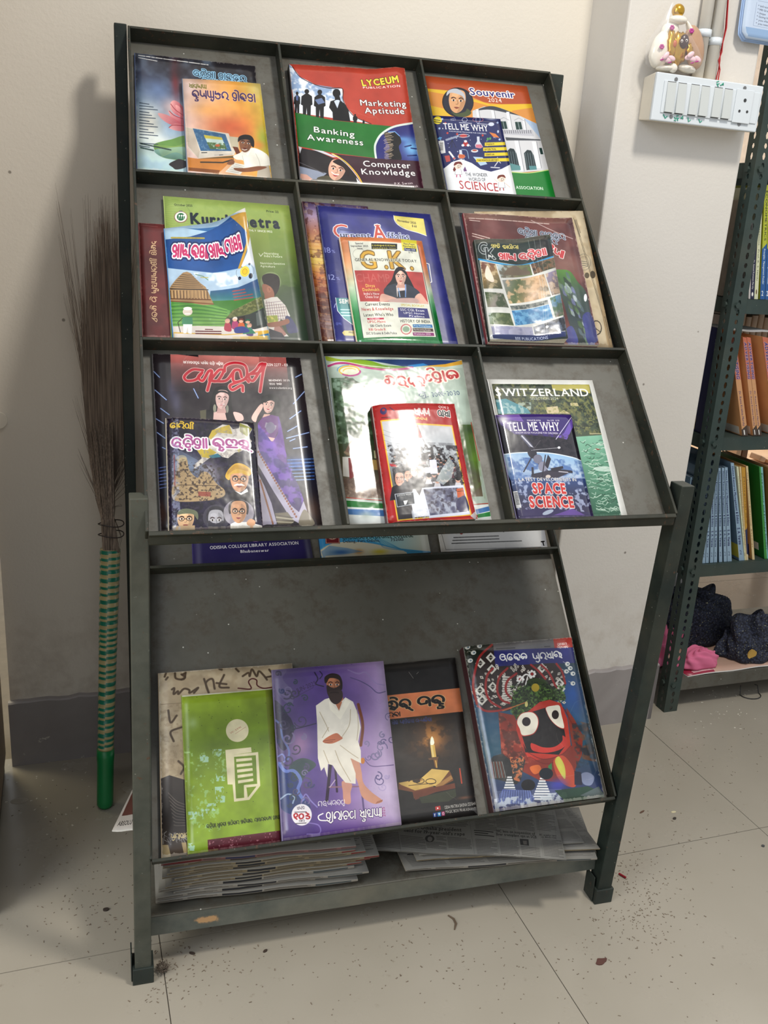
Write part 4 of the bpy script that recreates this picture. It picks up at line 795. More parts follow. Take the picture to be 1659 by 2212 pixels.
def art_katha(c):
    c.full((160, 190, 214)); c.P([(297, 408), (560, 408), (745, 395), (850, 352), (1000, 400), (1020, 730), (320, 735)], (58, 120, 180)); c.P([(297, 408), (450, 405), (640, 430), (500, 470), (300, 495)], (180, 210, 230)); c.P([(300, 495), (500, 470), (640, 430), (850, 352), (985, 480), (1000, 560), (900, 735), (680, 760), (480, 740), (320, 722)], (38, 92, 160))
    c.P([(835, 352), (985, 355), (1020, 520), (985, 600), (925, 740), (900, 735), (975, 560), (982, 490)], (206, 160, 60)); c.P([(860, 340), (950, 262), (1000, 430), (985, 480), (980, 360)], (226, 222, 214)); c.P([(1020, 480), (1060, 800), (930, 720), (985, 620)], (214, 218, 222))
    c.P([(320, 722), (480, 742), (680, 762), (900, 745), (1010, 700), (1110, 800), (1125, 1000), (340, 1010)], (176, 200, 220)); c.N([(520, 760), (900, 760), (900, 860), (600, 900)], (226, 232, 236), 40, 4, .9)
    c.G([(660, 915), (900, 890), (1110, 825), (1135, 1010), (760, 1060), (650, 1000)], [(60, 100, 150), (64, 130, 140), (150, 190, 170)], (860, 890), (880, 1060)); c.N([(340, 1010), (1130, 990), (1170, 1240), (365, 1240)], (80, 140, 60), 30, 5, 1, .2); c.G([(345, 1015), (520, 1000), (700, 1040), (830, 1090), (780, 1240), (362, 1240)], [(90, 160, 70), (150, 190, 110)], (500, 1010), (560, 1240), .75)
    for k in range(12): c.S([(350, 1040 + k * 16), (560, 1030 + k * 17), (800, 1080 + k * 12)], 4, (40, 90, 40) if k % 2 else (150, 200, 90), .7, 1)
    # temple
    c.P([(335, 905), (350, 870), (380, 825), (410, 790), (440, 760), (470, 752), (500, 765), (540, 810), (580, 850), (620, 880), (640, 920), (665, 980), (690, 1035), (600, 1040), (500, 1020), (345, 1010)], (176, 142, 100))
    for k in range(8): y = 775 + k * 17; c.S([(430 - k * 13, y), (475, y + 6), (510 + k * 14, y + 4)], 6, (96, 78, 60), .8)
    for k in range(13): c.S([(345 + k * 24, 915), (350 + k * 24, 985)], 7, (92, 66, 46), .75); 
    for k in range(11): c.S([(356 + k * 26, 912), (360 + k * 26, 975)], 6, (216, 176, 120), .9)
    c.S([(340, 985), (660, 992)], 9, (110, 70, 40)); c.S([(345, 1005), (685, 1030)], 10, (140, 90, 54)); c.S([(338, 900), (640, 905)], 8, (80, 66, 56)); c.S([(540, 775), (600, 790), (640, 820)], 8, (120, 160, 130)); c.S([(580, 800), (640, 800)], 7, (200, 180, 80))
    c.E(962, 765, 42, 42, (226, 206, 70)); c.E(962, 762, 20, 20, (232, 190, 40)); c.S(arc(962, 765, 22, 22, 0, 360), 4, (180, 140, 40)); c.E(1015, 805, 18, 22, (30, 44, 66)); c.E(914, 815, 14, 14, (30, 50, 80)); c.E(1005, 712, 10, 9, (60, 60, 80)); c.S(arc(965, 770, 80, 64, 130, 200), 3, (110, 120, 130)); c.S(arc(965, 770, 80, 64, -60, 20), 3, (110, 120, 130))
    c.P([(365, 1235), (560, 1230), (780, 1235), (1160, 1240), (1185, 1335), (378, 1330)], (220, 210, 200)); c.P([(372, 1290), (780, 1310), (1180, 1285), (1185, 1340), (376, 1330)], (226, 180, 60)); c.P([(1080, 1330), (1180, 1315), (1190, 1340)], (60, 130, 180)); c.P([(378, 1300), (780, 1318), (1080, 1300), (1080, 1335), (380, 1330)], (222, 212, 204))
    # hut
    c.G([(785, 1165), (850, 1090), (960, 1040), (1105, 985), (1130, 1010), (1150, 1070), (1000, 1130), (850, 1160)], [(150, 150, 96), (104, 110, 66)], (900, 1050), (940, 1160)); c.N([(785, 1165), (850, 1090), (1105, 985), (1150, 1070), (850, 1160)], (80, 90, 50), 7, 8, .6)
    c.P([(800, 1160), (1000, 1130), (1150, 1075), (1170, 1250), (1050, 1270), (840, 1250)], (70, 76, 72)); c.P([(1060, 1125), (1110, 1105), (1125, 1230), (1070, 1240)], (100, 108, 104)); c.P([(860, 1160), (960, 1140), (960, 1200), (870, 1200)], (60, 52, 46))
    for x, y, a, b in ((805, 1190, (190, 70, 90), (214, 160, 150)), (870, 1175, (180, 70, 120), (220, 210, 200)), (925, 1190, (214, 110, 60), (120, 60, 50)), (985, 1200, (60, 130, 110), (40, 110, 80)), (1000, 1240, (110, 90, 140), (200, 150, 130))):
        c.P([(x - 24, y + 80), (x - 22, y + 20), (x, y + 8), (x + 26, y + 22), (x + 34, y + 90)], a, sm=1); c.E(x, y - 5, 22, 20, (226, 178, 150)); c.P([(x - 22, y - 6), (x - 10, y - 26), (x + 16, y - 24), (x + 22, y - 4), (x, y - 12)], b, sm=1)
    c.P([(940, 1310), (960, 1255), (1010, 1250), (1060, 1310)], (70, 140, 110)); c.P([(870, 1250), (950, 1240), (1000, 1290), (880, 1300)], (70, 80, 150), sm=1)
    c.E(478, 1100, 38, 36, (232, 216, 200)); c.E(478, 1072, 34, 16, (240, 240, 236)); c.S([(460, 1118), (496, 1118)], 8, (244, 244, 240)); c.P([(440, 1150), (515, 1150), (520, 1215), (435, 1215)], (80, 150, 110)); c.P([(445, 1215), (515, 1215), (512, 1305), (485, 1300), (480, 1240), (470, 1300), (448, 1300)], (240, 240, 236)); c.S([(438, 1160), (405, 1200), (425, 1290)], 5, (60, 50, 46))
    c.bars((850, 920), (1020, 905), (5, 26), 4, 11, (200, 90, 80), 4, .8); c.bars((545, 1280), (750, 1282), (0, 22), 2, 11, (110, 30, 40), 6, .9); c.bars((620, 1262), (680, 1264), (0, 22), 1, 8, (110, 30, 40), 8, .9); c.bars((352, 480), (610, 482), (0, 5), 1, 16, (190, 170, 70), 5, .9)
    for t, a, b in (('a|aa|ma', (352, 628), (498, 634)), ('ka|tha|aa', (505, 632), (650, 638)), ('a|aa|ma', (655, 630), (805, 620)), ('ga|aa|tha|aa', (800, 605), (945, 588))): c.T(t, a, b, 98, (206, 50, 110), 'o12', WH, 5, out2=(20, 50, 110))
    c.wear(4, .006, .5)
def b_katha(u, v): return 0.020 * max(0, u - .55) ** 1.6 * (0.35 + .65 * max(0, 1 - v)) * 2.2 + 0.014 * math.exp(-((u - 1) / .22) ** 2 - (v / .25) ** 2)
book('magazine', 'blue magazine with a stone temple and thatched hut, its right edge curling forward', '4', [(297, 408), (968, 330), (1190, 1340), (375, 1325)], art_katha, 'L2', 0.007, 0.004, spine=(60, 120, 170), rough=.3, bulge=b_katha, pbulge=lambda u, v: .5 * b_katha(u, v), pages=M_PAGEW)
# ---- pocket 5
def art_sunset(c):
    c.full((150, 90, 60)); c.a[:] = c.grad([(92, 76, 120), (176, 148, 176), (186, 120, 96), (232, 176, 96), (236, 206, 96), (216, 130, 60), (150, 70, 40), (104, 50, 34), (160, 130, 130), (120, 60, 40)], (120, 145), (340, 1385))
    c.N([(55, 145), (700, 200), (900, 1400), (230, 1385)], (90, 40, 34), 22, 4, .5, .6, .1); c.N([(55, 145), (700, 200), (900, 1400), (230, 1385)], (240, 210, 150), 16, 7, .35, .66, .08)
    for k in range(24): c.S([(60 + k * 7, 500 + k * 34), (200 + k * 8, 520 + k * 34), (400 + k * 8, 500 + k * 34)], 6, (226, 150, 70) if k % 2 else (110, 50, 36), .4, 1)
book('magazine', 'magazine with a purple and orange sunset sky, mostly hidden behind a blue one', '5', [(55, 145), (640, 190), (840, 1400), (230, 1385)], art_sunset, 'L2', 0.0006, 0.0035, spine=(90, 50, 60), rough=.2, coat=.5, bump=.12)
def art_ca(c):
    c.full((50, 54, 130)); c.N([(190, 180), (1200, 260), (1445, 1400), (355, 1390)], (64, 66, 146), 90, 4, .7)
    c.P([(878, 272), (1142, 300), (1168, 450), (1090, 420), (985, 390), (915, 350), (885, 310)], (228, 214, 110)); c.S([(878, 272), (885, 312), (915, 352), (985, 392), (1090, 422), (1168, 450)], 6, WH, sm=1)
    c.T('November 2025', (912, 322), (1078, 348), 18, (60, 50, 40), 'b'); c.T('$ 60', (1040, 370), (1084, 378), 18, (60, 50, 40), 'b')
    c.B(420, 430, 70, 70, (190, 196, 230), .8); c.B(760, 440, 60, 70, (190, 196, 230), .8)
    c.T('C', (345, 466), (505, 470), 116, (206, 80, 66), 'r', WH, 2); c.T('urrent', (400, 460), (685, 466), 44, (40, 46, 80), 'r', (200, 205, 230), 5); c.T('A', (705, 478), (835, 482), 122, (206, 80, 66), 'R', WH, 3); c.T('ffairs', (828, 478), (1028, 486), 56, (40, 46, 80), 'r', (200, 205, 230), 5); c.S([(395, 395), (510, 405)], 10, (80, 84, 130), .8)
    c.T('18', (258, 598), (320, 600), 46, (150, 156, 214), 's'); c.T('%', (322, 600), (356, 600), 26, (150, 156, 214), 's'); c.T('12', (292, 838), (358, 842), 46, (170, 176, 224), 's'); c.T('%', (362, 842), (398, 842), 26, (150, 156, 214), 's'); c.S(arc(355, 810, 55, 55, 0, 360), 3, (90, 94, 160), .7)
    c.P([(352, 1002), (520, 1006), (520, 1250), (430, 1190), (370, 1120)], (84, 158, 160)); c.S([(352, 1002), (370, 1120), (430, 1190), (520, 1255)], 6, WH); c.T('SEM', (388, 1050), (482, 1055), 36, WH, 'x'); c.bars((400, 1110), (500, 1112), (2, 26), 3, 10, (190, 225, 225), 3)
    c.S([(432, 1310), (560, 1335)], 0.1, WH); c.P([(412, 1320), (430, 1300), (560, 1302), (560, 1352), (430, 1345)], (224, 206, 130), sm=0); c.T('PREV', (475, 1325), (540, 1328), 16, (60, 50, 50), 'b'); c.S([(1160, 690), (1190, 700), (1215, 860), (1190, 870), (1185, 860)], 7, WH); c.P([(1165, 705), (1185, 710), (1205, 850), (1190, 858)], (40, 90, 160)); c.T('@9%', (355, 1245), (410, 1250), 20, (130, 140, 220), 's'); c.S([(340, 1090), (350, 1060), (356, 1055)], 6, (190, 200, 240)); c.wear(6, .006, .4)
book('magazine', 'large royal blue magazine with red and white title and a yellow corner flag', '5', [(190, 180), (1200, 260), (1445, 1400), (355, 1390)], art_ca, 'L2', 0.0044, 0.0035, spine=(30, 30, 70), rough=.3)
def art_gk(c):
    c.full((30, 130, 70)); c.a[:] = c.grad([(226, 140, 90), (232, 170, 120), (206, 222, 190), (60, 160, 90), (14, 130, 56)], (400, 470), (560, 1390)); c.G([(1125, 500), (1310, 1400), (1260, 1360), (1085, 530)], [(222, 130, 84), (222, 130, 84), (200, 210, 190), (20, 130, 60), (14, 130, 56)], (1110, 500), (1290, 1390))
    c.P([(465, 503), (1083, 535), (1250, 1362), (600, 1372)], (222, 222, 206)); c.S([(465, 503), (600, 1372)], 4, (60, 60, 60)); c.S([(1083, 535), (1256, 1360)], 5, (60, 60, 60))
    for t, a, b in (('Special', (528, 534), (598, 537)), ('September 2025', (488, 556), (643, 562)), ('Issue', (546, 580), (594, 582))): c.T(t, a, b, 15, (60, 56, 60), 'b')
    c.P([(668, 530), (900, 535), (900, 585), (672, 582)], (26, 26, 22)); c.T('competition', (676, 556), (888, 560), 19, (222, 206, 60), 'b'); c.T('success', (682, 578), (818, 580), 14, (222, 206, 60), 'b'); c.S([(828, 574), (886, 576)], 8, (150, 140, 60))
    c.P([(932, 488), (1075, 495), (1082, 600), (948, 592)], (228, 216, 70)); c.T('More Pages', (960, 538), (1062, 542), 15, (60, 60, 50), 'b'); c.T('More Features', (955, 560), (1070, 564), 15, (60, 60, 50), 'b'); c.P([(960, 568), (1072, 572), (1074, 600), (964, 594)], (50, 60, 110)); c.T('Pages 208', (970, 588), (1066, 592), 14, WH, 'b'); c.T('$ 70', (1005, 614), (1045, 616), 13, (70, 70, 70), 's')
    c.S(arc(560, 620, 55, 45, 0, 360), 3, (150, 150, 140), .7)
    for t, a, b in (('G', (590, 750), (745, 755)), ('.', (795, 755), (840, 757)), ('K', (845, 755), (1000, 760)), ('.', (1025, 762), (1070, 764))): c.T(t, a, b, 148 if t != '.' else 130, (224, 176, 60), 'b', (120, 90, 40), 2)
    c.P([(515, 660), (1090, 672), (1092, 702), (520, 692)], (222, 222, 206), .75); c.T('GENERAL KNOWLEDGE TODAY', (527, 686), (1083, 698), 24, (90, 90, 80), 'b')
    c.P([(520, 768), (1130, 785), (1182, 1068), (572, 1046)], (196, 72, 66)); c.T('CHAMP', (540, 870), (850, 880), 70, (206, 100, 92), 's')
    c.P([(880, 770), (915, 742), (960, 750), (985, 800), (1030, 880), (1060, 960), (980, 960), (900, 950), (800, 930), (850, 860)], (34, 28, 34), sm=1); c.P([(820, 910), (900, 890), (985, 895), (1060, 930), (1105, 970), (1090, 1010), (1010, 1050), (880, 1050), (800, 1000), (780, 950)], (60, 66, 80), sm=1); c.P([(890, 910), (980, 900), (985, 1010), (900, 1010)], (222, 206, 200)); c.P([(905, 960), (980, 950), (985, 1010), (905, 1015)], (44, 44, 54)); c.S([(905, 905), (925, 1010)], 9, (150, 180, 220)); c.S([(975, 900), (975, 1010)], 9, (120, 160, 220))
    c.P([(905, 880), (962, 880), (972, 930), (895, 930)], (210, 160, 140)); c.face(932, 830, 100, 130, (226, 180, 160), None, feat=(50, 30, 30), lips=(180, 80, 76)); c.P([(870, 840), (880, 780), (930, 755), (985, 790), (998, 860), (975, 810), (930, 775), (890, 810)], (34, 28, 34), sm=1)
    c.P([(760, 985), (830, 1000), (920, 1040), (800, 1050), (745, 1046)], (226, 176, 156), sm=1); c.P([(1060, 1010), (1110, 975), (1165, 1040), (1175, 1066), (1080, 1062)], (226, 176, 156), sm=1); c.P([(850, 1030), (1060, 1020), (1080, 1062), (840, 1055)], (206, 170, 160), sm=1)
    for t, a, b in (('Divya', (622, 920), (706, 922)), ('Deshmukh', (595, 955), (745, 958))): c.T(t, a, b, 26, (236, 206, 90), 'b')
    for t, a, b in (("India's New", (606, 988), (745, 992)), ('Chess Star', (618, 1016), (742, 1020))): c.T(t, a, b, 20, WH, 'b')
    c.T('Current Events', (618, 1086), (838, 1088), 26, (50, 50, 50), 'b'); c.T('News & Knowledge', (588, 1130), (870, 1130), 26, (196, 70, 66), 'b'); c.T("Latest Who's Who", (605, 1180), (870, 1182), 26, (70, 70, 60), 'b'); c.P([(632, 1195), (780, 1196), (782, 1212), (636, 1212)], (200, 50, 80)); c.T('SOLVED', (655, 1210), (745, 1210), 12, WH, 'b')
    for t, a, b in (('UPSC Mains', (640, 1240), (800, 1240)), ('SBI Clerk Exam', (662, 1276), (850, 1276)), ('RBI Grade B', (650, 1308), (800, 1310)), ('SSC SI Exams & Delhi Police', (628, 1342), (900, 1345))): c.T(t, a, b, 20, (206, 80, 76) if 'U' in t or 'R' in t else (70, 70, 70), 'b')
    c.T('SPECIAL BOOKLET', (935, 1092), (1150, 1098), 18, (200, 180, 60), 'b'); c.P([(905, 1105), (1172, 1110), (1195, 1198), (912, 1195)], (56, 56, 130)); c.T('SSC CGL Exam', (930, 1135), (1150, 1140), 20, WH, 'b'); c.T('UPSC Notes', (960, 1162), (1150, 1166), 16, WH, 'b'); c.T('Prelims', (1010, 1188), (1152, 1192), 16, WH, 'b'); c.T('HISTORY OF INDIA', (930, 1238), (1205, 1240), 24, (70, 74, 60), 'b')
    for y, col, t in ((1255, (40, 120, 180), 'Prize Winning Essays'), (1290, (84, 62, 50), 'Forthcoming Exams'), (1328, (150, 50, 120), 'Wimbledon 2025')): c.P([(1038, y), (1215 + (y - 1255) * .2, y - 3), (1222 + (y - 1255) * .2, y + 26), (1044, y + 28)], col); c.T(t, (1052, y + 20), (1205, y + 18), 14, WH, 'b')
    c.S(arc(980, 1300, 46, 44, 0, 360), 9, (206, 110, 110)); c.E(980, 1300, 30, 26, (150, 180, 150)); c.wear(8, .006, .4)
book('magazine', 'smaller general knowledge magazine with orange to green border and a seated woman', '5', [(390, 465), (1125, 500), (1310, 1400), (545, 1390)], art_gk, 'L2', 0.0084, 0.005, spine=(206, 180, 150), rough=.13, coat=.9, bulge=lambda u, v: 0.003 * math.sin(math.pi * u), bump=.1, res=2.4)
# ---- pocket 6
def art_old(c):
    c.full((196, 180, 150)); c.N([(60, 110), (1200, 90), (1500, 1300), (280, 1310)], (176, 156, 122), 60, 3, .8); 
    c.S([(1070, 170), (1345, 1060), (1405, 1300)], 4, (90, 80, 60)); c.S([(1085, 185), (1355, 1060)], 3, (90, 80, 60)); c.P([(1200, 300), (1290, 500), (1440, 1000), (1480, 1290), (1390, 1310), (1330, 1000)], (170, 140, 96), .6, 1)
    c.S(arc(1165, 570, 64, 74, 0, 360), 4, (110, 110, 100), .7); c.S(arc(1165, 570, 44, 50, 0, 360), 3, (110, 110, 100), .6); c.bars((1130, 560), (1200, 570), (0, 18), 3, 6, (100, 100, 90), 3, .7)
    c.E(1248, 680, 26, 34, (84, 72, 52)); c.E(1192, 690, 22, 26, (96, 84, 62)); c.T('No', (1190, 905), (1200, 840), 40, (70, 70, 110), 'r'); c.S(arc(1275, 1155, 48, 62, 0, 360), 9, (60, 54, 44)); c.S([(1250, 1130), (1275, 1165), (1310, 1190)], 7, (60, 54, 44)); c.S([(1275, 1165), (1255, 1200)], 7, (60, 54, 44))
    c.bars((1080, 190), (1130, 340), (14, -3), 2, 6, (100, 90, 70), 5, .8); c.bars((1360, 1050), (1405, 1240), (14, -3), 2, 7, (100, 90, 70), 6, .8); c.wear(3, .012, .7, (150, 126, 90))
M_OLD = M_PAGED
book('document_file', 'bundle of yellowed office papers with round stamps, frayed at the right edge', '6', [(190, 112), (1158, 105), (1435, 1305), (420, 1305)], art_old, 'L2', 0.0006, 0.022, pages=M_OLD, spine=(176, 160, 130), rough=.8, cat='papers', bulge=lambda u, v: -0.004 * max(0, u - .9) * 10 * v)
def art_stripe(c):
    c.full((40, 48, 60)); c.P([(365, 100), (665, 100), (665, 400), (365, 400)], (222, 140, 96))
book('magazine', 'dark magazine with an orange band, only its top edge showing behind a brown one', '6', [(48, 122), (965, 180), (1210, 1300), (262, 1290)], art_stripe, 'L2', 0.0229, 0.0012, spine=(36, 44, 56), rough=.35)
def art_parrot(c):
    c.full((104, 44, 40)); c.N([(85, 130), (1050, 180), (1295, 1300), (300, 1285)], (130, 70, 62), 80, 3, .7); c.B(1000, 620, 200, 130, (150, 110, 96), .8); c.B(350, 250, 90, 120, (150, 110, 108), .5)
    c.bars((135, 178), (1010, 236), (0, 18), 1, 9, (206, 190, 180), 3, .85); c.bars((140, 196), (280, 214), (0, 20), 1, 8, (206, 190, 180), 4, .8); c.bars((165, 320), (320, 365), (0, 22), 2, 10, (200, 180, 170), 8, .8)
    c.T('o|dda|I|a|aa| |sha|ka|U|ta|U|ra', (575, 318), (1000, 372), 50, (60, 50, 60), 'o7', (170, 186, 204), 4); c.T('ka|I|ta|aa|pa|ha|ra', (645, 380), (930, 410), 44, (60, 50, 60), 'o7', (170, 186, 204), 4); c.T('ta|R|I|pa|aa', (820, 470), (985, 540), 62, (206, 50, 56), 'o12', WH, 3)
    c.G([(905, 655), (960, 640), (1040, 660), (1110, 760), (1180, 850), (1215, 1000), (1255, 1230), (1240, 1300), (1100, 1290), (1040, 1150), (990, 960), (930, 780)], [(96, 150, 60), (60, 84, 70), (60, 76, 78), (44, 56, 52)], (960, 650), (1160, 1290), 1, 1)
    r = random.Random(4)
    for k in range(60):
        t = r.random(); x = 960 + t * 220 + r.uniform(-50, 50); y = 700 + t * 520 + r.uniform(-40, 40); cc = random.Random(k).choice([(120, 150, 110), (96, 116, 130), (44, 60, 60), (130, 130, 190), (80, 110, 60), (190, 200, 205)]); c.P([(x, y), (x + 26, y + 20), (x + 40, y + 66), (x + 10, y + 46)], cc, .65, 1)
    c.P([(1150, 1060), (1220, 1040), (1290, 1260), (1200, 1300), (1170, 1180)], (60, 66, 140), .9, 1); c.P([(1000, 1180), (1060, 1150), (1110, 1290), (1010, 1290)], (70, 76, 150), .9, 1); c.E(1175, 900, 14, 34, (230, 230, 236)); c.S([(690, 195), (1060, 370)], 7, (206, 190, 186), .8); c.wear(11, .012, .7, crease=10)
def b_par(u, v): return .0012 + .0012 * math.sin(5 * u + 3 * v) + .004 * max(0, u - .8) * 5 * (1 - v)
book('magazine', 'creased reddish brown magazine with a dark green parrot feather picture', '6', [(85, 130), (1050, 180), (1295, 1300), (300, 1285)], art_parrot, 'L2', 0.0244, 0.0045, spine=(120, 50, 56), rough=.22, coat=.5, bulge=b_par, bump=.15)
def art_ama(c):
    c.full((30, 52, 46)); c.P([(225, 545), (400, 580), (600, 600), (800, 570), (890, 540), (985, 1250), (325, 1265)], (206, 206, 200)); c.S([(222, 548), (360, 585), (560, 602), (760, 575), (888, 545)], 15, (30, 150, 206), sm=1)
    c.G([(640, 350), (800, 350), (890, 540), (700, 585)], [(30, 52, 46), (20, 22, 24)], (640, 450), (800, 450))
    def pic(p, a, b, cell=14, s=1): c.G(p, a, p[0], p[2]); c.N(p, b, cell, s, .8, .52, .15)
    pic([(232, 570), (360, 598), (425, 820), (265, 815)], [(110, 60, 60), (150, 120, 70), (70, 80, 46)], (200, 180, 140), 18, 2); c.P([(290, 610), (310, 640), (350, 740), (330, 760), (280, 720), (275, 660)], (226, 210, 190), sm=1)
    pic([(372, 602), (665, 596), (690, 695), (410, 722)], [(176, 196, 206), (140, 130, 100), (96, 120, 60)], (110, 100, 80), 14, 3); c.P([(430, 690), (470, 630), (540, 600), (600, 640), (670, 660), (675, 690)], (120, 104, 84))
    pic([(675, 596), (885, 560), (900, 650), (705, 692)], [(80, 60, 50), (70, 84, 50)], (150, 110, 80), 12, 4)
    pic([(420, 740), (790, 700), (850, 900), (485, 950)], [(150, 150, 150), (96, 110, 66), (200, 160, 120), (90, 90, 70)], (216, 180, 140), 18, 5); pic([(800, 700), (905, 672), (935, 880), (860, 895)], [(150, 140, 170), (110, 90, 70)], (206, 180, 150), 18, 6)
    pic([(275, 845), (430, 860), (480, 985), (300, 980)], [(90, 110, 60), (150, 140, 130), (80, 90, 70)], (60, 80, 44), 20, 7); pic([(490, 968), (820, 930), (830, 965), (505, 1005)], [(90, 100, 96), (70, 80, 80)], (150, 150, 140), 10, 8); pic([(505, 1010), (830, 970), (870, 1095), (540, 1140)], [(60, 120, 166), (70, 140, 190)], (110, 170, 206), 14, 9)
    pic([(840, 915), (945, 890), (980, 1070), (890, 1090)], [(110, 160, 190), (84, 120, 140), (150, 110, 80)], (80, 110, 70), 18, 10); pic([(305, 1030), (490, 1035), (525, 1142), (322, 1130)], [(190, 200, 196), (96, 110, 60), (110, 116, 84)], (70, 90, 50), 14, 11)
    pic([(330, 1150), (690, 1150), (705, 1225), (345, 1225)], [(150, 150, 176), (130, 130, 160)], (170, 170, 190), 30, 12); pic([(700, 1150), (985, 1085), (985, 1210), (715, 1225)], [(60, 66, 80), (30, 34, 44)], (110, 120, 140), 16, 13); c.E(818, 1162, 13, 13, (214, 214, 214))
    c.P([(340, 1225), (980, 1215), (985, 1260), (600, 1280), (350, 1255)], (40, 56, 110)); c.T('BEE PUBLICATIONS', (540, 1266), (832, 1266), 24, (200, 206, 226), 'b')
    c.T('G', (228, 500), (310, 500), 96, (30, 44, 44), 'b', (196, 200, 200), 3); c.T('K', (288, 548), (378, 550), 96, (30, 44, 44), 'b', (196, 200, 200), 3); c.T('IN', (300, 535), (345, 537), 20, WH, 'b')
    c.T('a|aa|ja|I', (322, 446), (405, 448), 32, (226, 206, 110), 'o10'); c.T('ja|aa|nna|I|ba|aa', (425, 450), (572, 448), 32, (226, 206, 110), 'o10'); c.T('a|aa|ma', (392, 548), (552, 552), 56, (196, 60, 66), 'o11', (226, 196, 196), 4); c.T('o|dda|I|sha|aa', (580, 548), (820, 528), 56, (196, 60, 66), 'o11', (226, 196, 196), 4)
    for k in range(3): c.S([(650 + k * 50, 380), (690 + k * 40, 560), (760 + k * 22, 800), (800 + k * 20, 1240)], 3, (214, 214, 210), .55, 1)
    c.wear(12, .01, .6, (206, 196, 176), 14)
def b_ama(u, v): return .010 * max(0, u - .62) ** 1.3 * 2.6 + .0015 + .0015 * math.sin(9 * u)
book('magazine', 'worn dark green magazine with a grid of landmark photos, its right side bent up', '6', [(185, 370), (842, 350), (1005, 1290), (325, 1262)], art_ama, 'L2', 0.0318, 0.006, spine=(24, 44, 38), rough=.18, coat=.6, bulge=b_ama, bump=.2)
